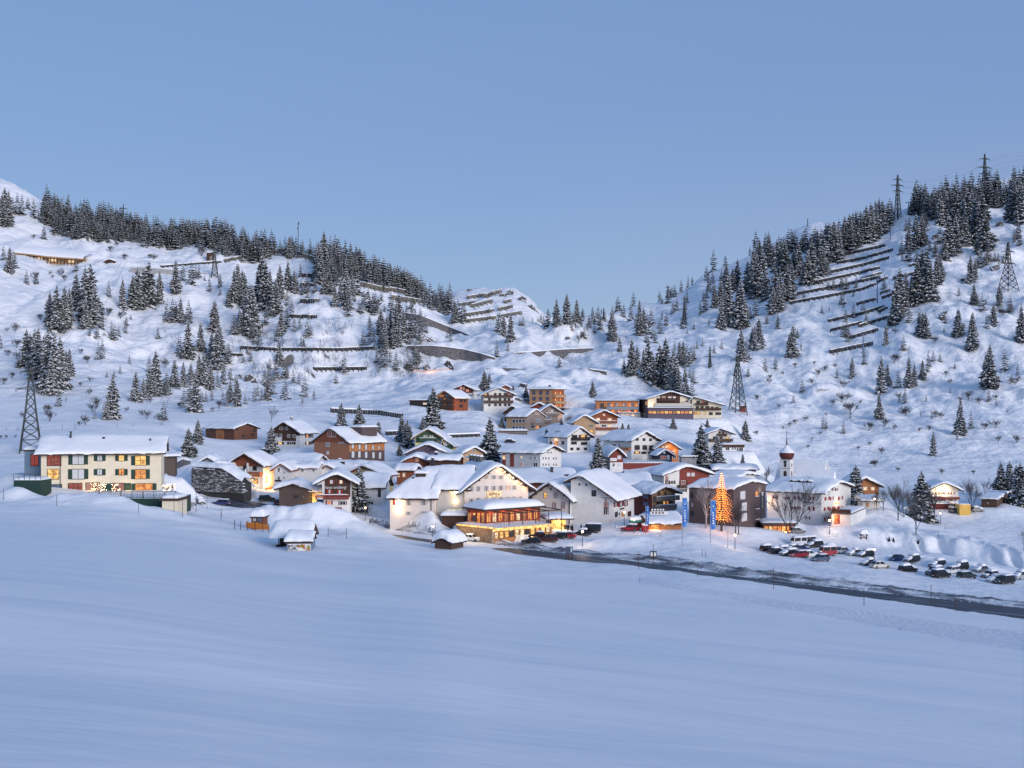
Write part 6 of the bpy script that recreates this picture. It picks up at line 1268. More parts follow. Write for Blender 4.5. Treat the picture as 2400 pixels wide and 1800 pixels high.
# grey timber pair
b = Bld('house', 'weathered larch house with rows of dark windows, left of the grey timber pair', 1187, 1234, 1276, 1010, 977, 450, 36, 'x', 957, wall=WLARCH, ov=0.7, og=0.5, snow=0.55)
b.wins('F', *zl_, [(500,805,66,70,'d'),(570,802,55,75,'d'),(640,800,66,75,'d'),(715,795,60,70,'d'),(500,940,66,55,'d'),(570,940,55,55,'d'),(640,940,66,55,'d'),(715,940,60,55,'d')], fr=FRW, nx=1)
b.clad_m('S', 0, b.D, -1, b.h, WGREY, 0.06, gable=True)
b.wins('S', *zl_, [(1010,640,90,36,'k'),(1000,790,50,60,'b'),(1060,790,50,60,'b'),(1000,930,70,70,'o'),(900,935,80,60,'d'),(1060,940,40,60,'d')], off=0.06, fr=FRW)
b.balcony('S', 1244, 1270, 1150-1150+990.5, 997.5, WGREY, 1.3)
b = Bld('house', 'grey timber gabled house with balconies, right of the grey timber pair', 1263, 1317, None, 1007, 968, 462, -5, 'y', 949, wall=WGREY, dep=12, ov=0.9, og=1.2, snow=0.55)
b.wins('F', *zl_, [(1280,585,40,50,'k'),(1330,585,40,50,'c'),(1210,730,50,70,'b'),(1270,730,60,70,'b'),(1320,870,60,50,'b'),(1400,870,60,50,'b'),(1465,745,24,60,'c')], fr=FRW)
b.balcony('F', 1278, 1310, 968, 973, WGREY, 1.2, snowcap=True); b.balcony('F', 1275, 1294, 983, 989, WGREY, 1.2, snowcap=True)
b.lamp('F', 1315, 975, 120, (1,0.5,0.2), 1.2)
b = Bld('house', 'dark narrow gable at the left behind the weathered larch house', 1183, 1219, None, 990, 966, 470, 12, 'y', 951, wall=WDARK, dep=9, ov=0.9, og=0.8, snow=0.5)
b = Bld('house', 'dark red gable between the grey timber pair and orange brick hotel', 1247, 1280, None, 972, 955, 482, 3, 'y', 945, wall=WREDD, dep=9, ov=1.2, og=1.0, snow=0.6)
b = Bld('garage', 'long low snow capped garage below the weathered larch house', 1169, 1233, None, 1027, 1011, 435, 6, flat=True, dep=6, wall=WGREY, ov=0.4, snow=0.8, cat='garage'); b.lamp('F', 1172, 1020, 40, (1,0.6,0.25), 0.6)
m = MB(); [m.bx(b.L*i/9-0.06, b.L*i/9+0.06, -0.08, 0, 0, b.h*0.9) for i in range(10)]; m.build('rib', WDARK, b.root)
# green house
b = Bld('chalet', 'green boarded chalet with a yellow ground floor left of the centre', 973, 1036, None, 1062, 1025, 378, 6, 'y', 1005, wall=YELL, dep=11, ov=1.4, og=1.4, snow=0.6, cat='chalet', roofm=WLARCH)
b.clad_m('F', b.L*0.02, b.L*0.95, b.h*0.66, b.h, WGREEN, gable=True)
b.wins('F', *zk, [(690,1310,36,44,'c'),(740,1310,36,44,'k'),(820,1315,36,44,'c'),(870,1315,30,44,'c')], off=0.07); b.win('F', *T(zk,1018,1465), 9, 10, 'c', sh=SHB)
b.balcony('F', 984, 1024, 1026, 1032, WGREEN, 1.3, snowcap=True)
b = Bld('house', 'green boarded annex at the right end of the green chalet', 1038, 1061, None, 1062, 1036, 377, 6, 'y', 1029, rp=0.1, y2=10, wall=YELL, dep=8, ov=0.7, og=0.9, snow=0.6)
b.clad_m('F', 0, b.L, b.h*0.35, b.h*0.75, WGREEN); b.win('F', *T(zk,1150,1475), 6, 8, 'c', off=0.07)
b = Bld('house', 'plum grey gabled house with dark lettering on its gable below the green chalet', 952, 1050, None, 1082, 1064, 346, 0.5, 'y', 1041, wall=PURP, dep=14, ov=1.0, og=1.2, snow=0.7)
q = b.face_xf('F', *T(z3,580,895))[0]; text('lettering', 'Cafe', b.root, q+Vector((0,-0.06,0)), (R(90),0,0), 1.7, BLACK, 0.03, 0.3)
b.clad('F', 1021, 1045, 1056, 1080, WHITE, 0.05, 'render')
b = Bld('house', 'small red brown gable with one lit window in front of the plum grey house', 946, 1003, None, 1098, 1083, 326, 3, 'y', 1068, wall=WRED, dep=12, ov=1.0, og=1.3, snow=0.8); b.win('F', *T(z3,452,1002), 7, 7, 'm')
b = Bld('house', 'small stone and timber house partly hidden by the big bushy spruce', 1086, 1132, 1069, 1094, 1063, 336, -28, 'y', 1048, wall=WLARCH, ov=1.0, og=1.0, snow=0.7)
b.wins('F', *z3, [(1060,905,26,26,'d'),(990,975,40,28,'b'),(1040,980,24,28,'c'),(1100,975,20,24,'w')]); b.clad_m('S', 0, b.D, -1, b.h, WREDD)
# long white house
b = Bld('house', 'long white house with tall dark red doors and a white gable on the right', 1177, 1266, 1315, 1102, 1062, 345, 33, 'x', 1040, wall=GREYR, ov=0.9, og=1.5, snow=0.75)
b.clad_m('S', 0, b.D, -2, b.h, WHITE, 0.05, 'render', gable=True)
b.clad('F', *[T(z3,x,0)[0] for x in (1365,1408)], T(z3,0,938)[1], T(z3,0,1075)[1], WREDD); b.clad('F', *[T(z3,x,0)[0] for x in (1455,1497)], T(z3,0,938)[1], T(z3,0,1075)[1], WREDD)
b.win('F', *T(z3,1390,975), 6, 10, 'w', off=0.07); b.wins('F', *z3, [(1575,975,20,20,'p'),(1575,1050,22,40,'r'),(1683,985,22,34,'d'),(1723,985,22,34,'d'),(1730,1055,50,44,'d')])
b.wins('S', *z3, [(1862,925,16,24,'d'),(1893,925,16,24,'d'),(1808,987,16,28,'d'),(1838,987,16,28,'d'),(1868,987,16,28,'d'),(1920,988,16,28,'d'),(1948,988,16,28,'d'),(1808,1055,16,28,'d'),(1838,1055,16,28,'d'),(1868,1055,16,28,'d'),(1920,1056,16,28,'d'),(1948,1056,16,28,'d')], off=0.05)
b.purlins(6)
# middle white chalet
b = Bld('chalet', 'white chalet with one lit upper window and a lamp lit side door', 1330, 1383, 1284, 1062, 1023, 400, -34, 'y', 1001, wall=WHITE, ov=1.2, og=1.3, snow=0.65, cat='chalet')
b.wins('F', *z5, [(122,670,56,52,'d'),(212,665,50,50,'w',dict(sh=SHB,sw=0.4)),(115,730,60,30,'d'),(225,735,66,30,'d'),(92,793,30,26,'d'),(160,793,30,26,'d'),(240,793,30,26,'d')], fr=FRB)
b.balcony('F', 1338, 1378, 1025, 1031.5, BLACK, 1.3, True); b.purlins(5)
b.wins('S', *z3, [(1895,820,22,30,'d'),(2025,820,26,36,'d'),(1955,830,30,60,'o')], fr=FRB); b.lamp('S', *T(z3,1950,790), 110, (1.0,0.5,0.18), 0.9); b.block('roof_light', -0.2, 0.1, b.D*0.35, b.D*0.6, b.h+1.7, b.h+1.9, BLACK)
# upper right hotels
b = Bld('hotel', 'flat roofed orange timber hotel with wall lamps and balconies left of the long upper hotel', 1397, 1496, None, 970, 940, 490, 3, flat=True, dep=12, wall=WORANGE, ov=0.7, snow=0.6, cat='hotel')
b.wins('F', *z5, [(420,330,40,60,'d'),(500,325,40,60,'b'),(580,325,40,60,'b'),(660,325,40,60,'b'),(745,325,40,60,'b'),(790,325,24,60,'m'),(500,385,40,24,'d'),(580,380,40,24,'b'),(660,380,40,24,'b'),(745,380,40,24,'d')], fr=WORANGE)
b.balcony('F', 1421, 1496, 953, 960, GALV, 1.5, False)
for i in range(5): b.lamp('F', 1432+15*i, 950, 45, (1,0.5,0.18), 0.6, 0.08); b.lamp('F', 1437+13*i, 964, 45, (1,0.5,0.18), 0.6, 0.08)
b = Bld('house', 'grey concrete lower storey with lit pilasters under the orange timber hotel', 1448, 1501, None, 992, 968.5, 483, 3, flat=True, dep=7, wall=CONC, ov=0.15, snow=0.35, cat='hotel')
b.wins('F', *z5, [(625,450,24,34,'b'),(665,450,26,36,'b'),(735,450,30,36,'b'),(630,495,30,18,'d'),(740,495,30,18,'o')]); [b.lamp('F', x, 973, 30, (1,0.6,0.25), 0.5, 0.08) for x in (1459,1471,1484)]
b = Bld('hotel', 'long cream upper hotel with a wide gable, top right of the village', 1518, 1623, 1498, 982, 935, 486, -12, 'y', 918, wall=CREAM, ov=1.4, og=1.6, snow=0.55, cat='hotel')
b.clad_m('F', b.L*0.2, b.L*0.72, b.h*0.78, b.h, WDARK, gable=True); b.clad_m('S', 0, b.D, b.h*0.3, b.h*0.98, PURP)
b.wins('F', *z5, [(1030,240,30,30,'d'),(1085,242,34,34,'k'),(1150,245,34,34,'d'),(1200,245,30,34,'d')], off=0.07, fr=FRW)
b.wins('F', *z5, [(1015,298,26,32,'c'),(1078,300,26,32,'c'),(1140,300,30,32,'d'),(1208,300,26,32,'d'),(1285,300,26,30,'d'),(1335,300,40,34,'d'),(900,300,26,40,'m'),(1290,345,24,22,'d')], fr=FRB)
b.balcony('F', 1541, 1586, 933, 939, WDARK, 1.3); b.balcony('F', 1533, 1619, 946, 951.5, GALV, 1.3)
b.lamp('F', 1525, 950, 140, (1,0.75,0.4), 1.0); b.purlins(6)
b = Bld('hotel', 'cream right wing of the upper hotel with one long sloping roof', 1622, 1691, None, 980, 935, 488, 5, 'y', 930.5, rp=0.06, y2=14, wall=CREAM, dep=12, ov=1.6, og=1.6, snow=0.5, cat='hotel')
b.wins('F', *z5, [(1460,290,36,34,'d'),(1510,290,30,34,'k'),(1545,300,30,26,'d'),(1450,345,30,26,'d'),(1500,345,30,26,'d'),(1560,345,40,26,'d'),(1610,350,30,26,'d'),(1660,355,40,26,'d'),(1420,408,30,24,'o'),(1460,408,40,24,'w'),(1525,405,30,26,'p'),(1595,412,40,30,'d'),(1675,412,60,26,'d')], fr=FRB)
b.balcony('F', 1631, 1660, 944, 949, WDARK, 1.3); b.balcony('F', 1631, 1690, 956, 961, WDARK, 1.3)
b = Bld('terrace', 'dark glazed terrace storey with lit windows below the upper hotel', 1519, 1625, None, 984, 957, 479, -3, flat=True, dep=5, wall=PURP, ov=0.3, snow=0.45, cat='terrace')
for i in range(11): b.win('F', 1524+i*9.4, 966.5, 8, 6, ('o','w','m','o','w','o','m','w','o','o','w')[i], fr=WDARK, nx=1)
b.clad_m('F', 0, b.L, b.h*0.02, b.h*0.42, PURP, 0.25)
# red house and larch house
b = Bld('chalet', 'red brown chalet with white lower floors and flower boxes left of the terraced hotel', 1385, 1447, None, 1020, 977, 440, -5, 'y', 962, wall=WHITE, dep=11, ov=1.2, og=1.5, snow=0.6, cat='chalet')
b.clad_m('F', 0, b.L, b.h*0.68, b.h, WRED, gable=True); b.wins('F', *z5, [(440,425,20,20,'p'),(375,478,40,34,'p'),(500,480,40,34,'p')], off=0.07, fr=FRW); b.wins('F', *z5, [(375,545,30,30,'o'),(440,545,50,28,'d'),(500,545,40,28,'p')])
b.balcony('F', 1397, 1446, 986, 991, WRED, 1.2, snowcap=True); b.balcony('F', 1397, 1447, 1001, 1007, WRED, 1.2, snowcap=True)
b = Bld('house', 'small pale larch gable with a lit window below the red brown chalet', 1345, 1396, None, 1027, 990, 425, -5, 'y', 973, wall=WLARCH, dep=10, ov=1.1, og=1.1, snow=0.6)
b.wins('F', *z5, [(305,602,36,26,'w'),(300,545,40,26,'b')], fr=WLARCH)
# white three storey house with red terrace
b = Bld('house', 'tall white three storey house with shuttered windows above the red terrace wall', 1480, 1538, 1414, 1078, 1032, 385, -36, 'y', 1012, wall=WHITE, ov=1.3, og=1.5, snow=0.75)
b.wins('F', *z5, [(798,690,26,28,'d'),(872,693,26,28,'d'),(942,695,26,28,'d'),(798,778,28,50,'d',dict(sh=SHB)),(880,778,24,50,'d',dict(sh=SHB)),(950,780,22,50,'d',dict(sh=SHB)),(798,833,40,26,'w',dict(sh=SHB,sw=0.3)),(870,835,34,24,'d',dict(sh=SHB,sw=0.3)),(945,838,34,24,'d',dict(sh=SHB,sw=0.3))], fr=FRB)
b.wins('S', *z5, [(550,752,50,18,'d'),(608,755,16,36,'d'),(680,820,24,40,'m')]); b.balcony('S', 1455, 1479, 1048, 1053, WORANGE, 1.1); b.purlins(5)
t, w, h = box_px('terrace', 'red boarded terrace wall with a rail below the tall white house', 'terrace', 1461, 1574, 1085, 1100, 366, 8, WREDD, 0.5)
m = MB(); m.bx(0, w, -0.06, 0, h+1.15, h+1.25); m.bx(0, w, -0.05, -0.01, h+0.6, h+0.66); [m.bx(w*i/16-0.04, w*i/16+0.04, -0.06, 0, h, h+1.15) for i in range(17)]; m.build('railing', GALV, t)
b = Bld('chalet', 'small orange chalet with a lit rake board right of the tall white house', 1540, 1590, None, 1085, 1051, 386, -2, 'y', 1034, wall=WORANGE, dep=8, ov=1.0, og=1.2, snow=0.5, cat='chalet')
b.wins('F', *z5, [(1080,775,24,16,'p'),(1110,775,20,16,'p'),(1190,830,30,20,'d'),(1200,880,40,30,'d'),(1120,760,24,16,'o')]); b.lamp('F', 1570, 1046, 110, (1,0.5,0.2), 0.9); b.lamp('F', 1582, 1055, 90, (1,0.5,0.2), 0.9)
b = Bld('house', 'little dark blue gabled hut with a round window beside the tall white house', 1542, 1575, None, 1086, 1067, 372, -12, 'y', 1055, wall=mat('ink_blue_boards', (0.03,0.035,0.06), 0.8), dep=6, ov=0.7, og=0.8, snow=0.55)
b.win('F', *T(z5,1082,885), 12, 7, 'r', fr=FRW); b.win('F', *T(z5,1135,885), 6, 10, 'c', fr=FRW)
q = b.face_xf('F', *T(z5,1092,832))[0]; m = MB(); m.tube((q.x,-0.06,q.z),(q.x,0.0,q.z),0.42,0.42,14); m.build('round_window', FRW, b.root)
b = Bld('house', 'little red gabled house with a white base right of the bushy spruce', 1430, 1460, None, 1107, 1067, 350, -14, 'y', 1051, wall=WHITE, dep=8, ov=1.1, og=1.2, snow=0.8)
b.clad_m('F', 0, b.L, b.h*0.58, b.h, WREDD, gable=True); b.wins('F', *z5, [(605,885,34,36,'c')], off=0.07); b.wins('F', *z5, [(545,965,24,34,'d'),(600,965,34,34,'c')])
b.balcony('F', 1428, 1443, 1073, 1079, FRW, 1.1)
b = Bld('chalet', 'white chalet with three dark brown balconies at the right edge of the upper village', 1660, 1714, None, 1048, 1016, 400, -6, 'y', 1005, wall=WHITE, dep=10, ov=1.5, og=1.5, snow=0.5, cat='chalet')
b.wins('F', *z5, [(1690,615,22,20,'d'),(1725,618,22,24,'d'),(1640,675,40,30,'d'),(1705,672,30,20,'d'),(1772,672,36,22,'w'),(1775,732,36,24,'d'),(1710,730,24,24,'d')], fr=FRB)
b.balcony('F', 1682, 1702, 1016, 1021, WDARK, 1.2); b.balcony('F', 1661, 1716, 1028, 1034, WDARK, 1.3)
b = Bld('house', 'wide flat lower storey of the right balcony chalet with garage doors', 1693, 1745, None, 1063, 1043.5, 395, -5, flat=True, dep=8, wall=WHITE, ov=0.3, snow=0.6, cat='garage')
b.clad_m('F', 0, b.L, b.h*0.72, b.h*0.98, WDARK, 0.1, 'fascia'); b.wins('F', *z5, [(1830,790,18,26,'d'),(1858,790,18,26,'d'),(1885,800,20,40,'d'),(1920,800,44,44,'d'),(1775,790,40,36,'d')], fr=FRW)
b = Bld('shed', 'dark snow covered shed between the tall white house and large spruces', 1597, 1632, None, 1090, 1072, 360, 2, flat=True, dep=6, wall=CONC, ov=0.4, snow=0.6, cat='shed')
# small roofs near the stone wall
b = Bld('hut', 'small buried hut with a grey gable above the stone wall', 474, 504, None, 1092, 1083, 292, 8, 'y', 1073, wall=GREYR, dep=7, ov=0.8, og=1.0, snow=0.9, cat='hut')
b = Bld('hut', 'small red brown hut with a snow roof left of the red gabled hotel', 500, 541, None, 1104, 1094, 286, 6, 'y', 1085, rp=0.25, wall=WREDD, dep=6, ov=0.7, og=0.6, snow=0.7, cat='hut')
# ------------------------------------------------------------------ avalanche barriers, walls, pylons, rocks on the slopes
NETD = mat('dark_barrier_timber', (0.035,0.032,0.030), 0.9, (0.07,0.065,0.06), 5.0, (1,1,4), 0.4)
NETT = mat('weathered_barrier_timber', (0.20,0.185,0.15), 0.9, (0.12,0.11,0.09), 5.0, (1,1,4), 0.4)
def seg_mesh(w, h, m_, k):
    m = MB(); lean = 0.35*h
    for i in range(5): z = h*(0.10+0.19*i); y = lean*(i/5.0); m.bar((-w/2,y,z), (w/2,y,z), 0.22, h*0.13)
    for sx in (-0.48,0.0,0.48): m.bar((sx*w,-0.1,-1.2), (sx*w,lean+0.1,h*1.04), 0.22, 0.22)
    m.bar((-0.3*w,-0.2-h*0.75,-0.8), (-0.3*w,lean*0.7,h*0.75), 0.16)
    return m.mesh('panel', m_)
SEG = {}
nbar = 0
def barrier(z, pts, hpx, m_, label, ym=430, seg=11.0, group=None):
    P_ = [(z[0]+x/z[2], z[1]+y/z[2]) for x, y in pts]; out = []
    d = [0.0]
    for a, b_ in zip(P_[:-1], P_[1:]): d.append(d[-1]+math.hypot(b_[0]-a[0], b_[1]-a[1]))
    n = max(1, round(d[-1]/seg)); ts = [d[-1]*i/n for i in range(n+1)]
    q = [(float(np.interp(t_, d, [p[0] for p in P_])), float(np.interp(t_, d, [p[1] for p in P_]))) for t_ in ts]
    ymid = hit(*q[len(q)//2], ym).y
    g = [hit(px, py, max(ym, ymid-70), ymid+110) for px, py in q]
    root = thing('avalanche_barrier', label, 'barrier', g[0], 0, group)
    top = MB()
    for a, b_ in zip(g[:-1], g[1:]):
        dv = b_-a; w = math.hypot(dv.x, dv.y); mid = (a+b_)/2; h = hpx*mid.y/F
        if w < 0.3 or w > 40: continue
        key = (round(h,1), m_.name)
        if key not in SEG: SEG[key] = seg_mesh(1.0, key[0], m_, 0)
        o = put('panel', SEG[key], root, mid-g[0], (0, -math.atan2(dv.z, w), math.atan2(dv.y, dv.x)), (math.hypot(w, dv.z)*1.01, 1, 1))
        pillow_bar(top, a-g[0]+Vector((0,0.35*h,h*1.0)), b_-g[0]+Vector((0,0.35*h,h*1.0)), 0.9, 0.45)
    if top.v: o = top.build('snow', SNOW_R, root)
def pillow_bar(m, p, q, w, h):
    m.add([p+Vector((0,-w/2*0.4,0)), q+Vector((0,-w/2*0.4,0)), q+Vector((0,w,0)), p+Vector((0,w,0)), p+Vector((0,0,h)), q+Vector((0,0,h)), q+Vector((0,w*0.8,h*0.8)), p+Vector((0,w*0.8,h*0.8))], [(0,1,5,4),(4,5,6,7),(7,6,2,3),(0,4,7,3),(1,2,6,5)])
zF = (1800,340,3.687); zB = (500,480,3.687); zD = (900,600,3.687); zG = (1700,700,3.16); zA = (0,400,3.687)
rows = [[(665,955),(1005,880)],[(600,1030),(840,985)],[(855,980),(1080,915)],[(550,1105),(800,1050),(1040,985)],[(410,1195),(700,1135),(970,1070)],[(255,1295),(600,1230),(970,1150)],[(190,1375),(500,1320),(800,1260),(935,1210)],[(945,1195),(1035,1155)],[(770,1385),(935,1340)],[(990,1330),(1085,1295)],[(525,1530),(800,1470),(1010,1405)],[(960,1450),(1035,1415)],[(540,1612),(815,1545)],[(790,1575),(1040,1495)]]
LABR = ['topmost dark barrier of the stacked rows on the right slope','left half of the second barrier row on the right slope','right half of the second barrier row on the right slope','third long dark barrier row on the right slope','fourth long dark barrier row on the right slope','fifth dark barrier row, with a small spruce in front, on the right slope','lowest and longest row of the upper barrier stack on the right slope','short barrier stub right of the chairlift mast','short dark barrier left of the chairlift mast','short dark barrier just right of the chairlift mast','long barrier row below the chairlift mast','short stub beside the long row below the mast','left barrier of the broken row with a spruce before it','right barrier of the broken row with a spruce before it']
for r_, lab in zip(rows, LABR): barrier(zF, r_, 7.0, NETD, lab, 560, group='dark avalanche barriers on the right slope')
barrier(zF, [(800,1165),(985,1110)], 5.5, NETT, 'pale grey barrier between the dark rows on the right slope', 560)
barrier(zF, [(970,1290),(1055,1262)], 6, NETT, 'short pale barrier with a reddish end near the chairlift mast', 560)
barrier(zG, [(915,303),(1130,240)], 8, NETD, 'second lowest dark barrier on the right slope', 540, group='dark avalanche barriers on the right slope'); barrier(zG, [(780,408),(1090,345)], 9, NETD, 'lowest dark barrier at the foot of the chairlift mast', 540, group='dark avalanche barriers on the right slope')
barrier(zF, [(1225,1052),(1290,1032)], 6, NETD, 'small dark barrier high up right of the barrier stack', 560); barrier(zF, [(1080,1162),(1270,1118)], 7, NETD, 'dark barrier half hidden by spruces right of the stack', 560)
for r_, h_, m_, lab in [([(100,497),(248,467)],8,NETT,'pale ridge barrier nearest the left pylon'),([(285,458),(500,422)],9,NETT,'long pale barrier along the left ridge'),([(515,422),(630,402)],8,NETT,'pale barrier under the tall ridge mast'),([(730,442),(880,487)],10,NETT,'pale barrier tilting down right of the tall ridge mast'),
  ([(745,622),(895,630)],9,NETD,'topmost dark barrier of the small vertical stack on the left hill'),([(750,698),(878,706)],7,NETD,'second dark barrier of the small vertical stack on the left hill'),([(745,848),(860,852)],10,NETD,'third dark barrier of the small vertical stack on the left hill'),([(870,838),(912,838)],7,NETT,'tiny pale barrier beside the third stacked barrier'),([(640,975),(890,982)],8,NETD,'lowest dark barrier of the small vertical stack on the left hill'),
  ([(1265,705),(1390,735),(1510,760)],12,NETT,'upper long pale barrier under the ridge forest'),([(1515,745),(1710,780)],10,NETT,'pale barrier continuing right under the ridge forest'),([(1540,820),(1660,840),(1790,860)],12,NETT,'lower pale barrier under the ridge forest'),
  ([(235,1245),(550,1262),(900,1262),(1080,1265),(1380,1250)],7.5,NETD,'very long straight dark barrier across the left hill'),([(60,1300),(248,1308)],6,NETD,'short dark barrier left of the long straight one'),([(875,1432),(1320,1428)],8,NETD,'dark barrier below the long straight one, crossed by a spruce')]:
    barrier(zB, r_, h_, m_, lab, 500)
barrier(zA, [(1395,836),(1650,815),(1910,795)], 4.5, NETD, 'thin dark barrier left of the upper left pylon', 600)
for r_, h_, lab in [([(725,372),(880,347)],8,'upper left barrier on the rocky middle knoll'),([(870,362),(1020,318)],9,'upper right barrier on the rocky middle knoll'),([(1000,345),(1050,352)],6,'stub barrier beside the upper right barrier of the knoll'),([(650,430),(780,415)],7,'second row left barrier on the middle knoll'),([(755,448),(945,400)],9,'second row main barrier on the middle knoll'),([(1045,412),(1105,395)],8,'small barrier below the rock face of the knoll'),([(720,520),(920,490),(1110,450)],8,'third row long barrier on the middle knoll'),([(725,572),(970,545)],8,'lowest left barrier on the middle knoll'),([(1000,535),(1195,500)],8,'lowest right barrier on the middle knoll')]:
    barrier(zD, r_, h_, NETT, lab, 600, group='pale avalanche barriers on the middle knoll')
for (pts_, h_, lab) in [([(777,967),(885,972)],10,'dark barrier behind the pair of spruces above the brick hotel'),([(887,972),(941,980)],10,'dark barrier right of the pair behind the brick hotel'),([(906,1020),(934,1019)],9,'short dark barrier left of the green chalet spruces'),([(1047,1026),(1125,1023)],7,'dark rickety barrier between the green chalet and the bushy spruce'),([(1217,906),(1234,909)],8,'small dark panel on the bare slope above the orange brick hotel')]:
    barrier((0,0,1.0), pts_, h_, NETD, lab, 360)
# retaining walls
WALLM = mat('dark_masonry', (0.075,0.072,0.08), 0.9, (0.17,0.165,0.17), 0.9, (1,1,1.4), 0.6, detail=8); WALLG = mat('pale_masonry', (0.24,0.24,0.25), 0.9, (0.32,0.32,0.33), 0.5, bump=0.3)
def rwall(pts, m_, label, ym, cap=True, name='retaining_wall', sub=4):
    px = [p[0] for p in pts]; d = np.linspace(px[0], px[-1], (len(pts)-1)*sub+1)
    q = [(x, float(np.interp(x, px, [p[1] for p in pts])), float(np.interp(x, px, [p[2] for p in pts]))) for x in d]
    ref = hit(*[(x, bt) for x, tp, bt in q][len(q)//2], ym).y
    g = [hit(x, bt, max(ym, ref-60), ref+120) for x, tp, bt in q]; root = thing(name, label, 'wall', g[0])
    ys = np.array([v.y for v in g]); k = np.ones(5)/5; ys = np.convolve(np.pad(ys, 2, 'edge'), k, 'valid')
    m = MB(); s_ = MB(); o0 = g[0]; tops = []
    for (x, tp, bt), v, y_ in zip(q, g, ys): tops.append((P(x, bt, y_)-o0, P(x, tp, y_)-o0))
    for (a0, a1), (b0, b1) in zip(tops[:-1], tops[1:]):
        t_ = Vector((0,1.2,0)); dn = Vector((0,0,-2.5))
        m.add([a0+dn, b0+dn, b1, a1, a0+dn+t_, b0+dn+t_, b1+t_, a1+t_], [(0,1,2,3),(3,2,6,7),(7,6,5,4)])
        if cap: pillow_bar(s_, a1+Vector((0,-0.2,0)), b1+Vector((0,-0.2,0)), 2.5, 0.6)
    m.build('masonry', m_, root)
    if cap: s_.build('snow', SNOW_R, root)
def D_(l): return [(900+x/3.687, 600+t_/3.687, 600+b_/3.687) for x, t_, b_ in l]
rwall(D_([(165,490,545),(300,508,575),(430,560,625),(560,612,655),(740,685,690)]), WALLM, 'upper curved dark stone wall carrying the pass road', 560)
rwall(D_([(200,778,800),(400,775,865),(550,788,880),(700,810,905),(860,850,908),(960,880,890)]), WALLM, 'long lower curved dark stone wall of the pass road', 500)
rwall(D_([(1120,838,842),(1300,828,848),(1540,808,862),(1700,800,848),(1810,797,802)]), WALLM, 'dark stone wall right of the flat snow basin', 500)
rwall(D_([(1700,972,978),(1830,985,995),(1925,1000,1035)]), WALLM, 'small dark wall end where the road turns behind the slope', 480)
rwall(D_([(890,970,980),(1060,968,978),(1250,978,982)]), WALLM, 'thin dark road edge wall above the upper houses', 480, cap=False)
rwall([(304,628,640),(330,626,640),(400,632,642),(445,636,642),(482,640,643)], WALLG, 'pale curved concrete wall on the upper left slope', 600, cap=False)
# stone filled wall beside the village street: courses of stones lying on ledges
def course_wall():
    a = P(450, 1152, 277); c = P(571, 1165, 270); dv = c-a; L_ = math.hypot(dv.x, dv.y)
    t = thing('stone_wall', 'tall dark dry stone wall with snow on every course beside the village street', 'wall', (a.x, a.y, a.z), math.atan2(dv.y, dv.x))
    hs = (1152-1096)*277/F
    def topf(x): u = x/L_; return hs*(1.0-0.10*u) if u < 0.62 else hs*(0.938-(u-0.62)*1.35)
    m = MB(); m.extr([(0,-3),(L_,-3),(L_,topf(L_)-0.05),(L_*0.62,topf(L_*0.62)-0.05),(0,hs-0.05)], 'y', 0.05, 3.0); m.build('core', mat('shadow_stone', (0.05,0.048,0.05), 0.9), t, fixn=True)
    SD = mat('dark_field_stone', (0.085,0.08,0.085), 0.9, (0.15,0.14,0.145), 1.5, bump=0.5); SD2 = mat('dark_field_stone_pale', (0.15,0.14,0.14), 0.9, (0.10,0.095,0.10), 1.5, bump=0.5)
    stones(t, L_, hs, 1.15, 0.36, [SD, SD2], topf=topf, limit=290, seed=4, proud=0.45)
    r_ = random.Random(8); s_ = MB(); nz = int(hs/0.36)
    for j in range(nz):
        x = r_.uniform(0,1)
        while x < L_:
            l = r_.uniform(0.4,1.5); z = j*0.36+0.35
            if r_.random() < 0.62 and z < topf(min(L_, x+l/2)):
                s_.add([(x,-0.40,z-0.02),(x+l,-0.40,z-0.02),(x+l,0.02,z-0.02),(x,0.02,z-0.02),(x+0.1,-0.36,z+0.10),(x+l-0.1,-0.36,z+0.11),(x+l-0.05,0.02,z+0.13),(x+0.05,0.02,z+0.13)], [(0,1,5,4),(4,5,6,7),(0,4,7,3),(1,2,6,5)])
            x += l+r_.uniform(0.1,0.7)
    o = s_.build('ledge_snow', SNOW_R, t); o['kind'] = 'stuff'
    # snow on top
    n = 26; U = np.linspace(0, 1, n); V = np.linspace(-0.6, 4.6, 8); A, B = np.meshgrid(U, V, indexing='ij')
    TZ = np.vectorize(topf)(A*L_)
    Z = TZ + (1.5*np.clip(1-((B-2)/2.7)**4, 0, 1)**0.5)*(1+0.15*fbm(A*9, B/2, 2)) - 0.1
    put('snow', grid_mesh('snow', A*L_, B, Z, SNOW_R), t)
course_wall()
rwall([(409,1098,1100),(418,1082,1098),(430,1076,1092),(444,1080,1088)], WALLM, 'short dark rough stone wall above the grey shed', 240)
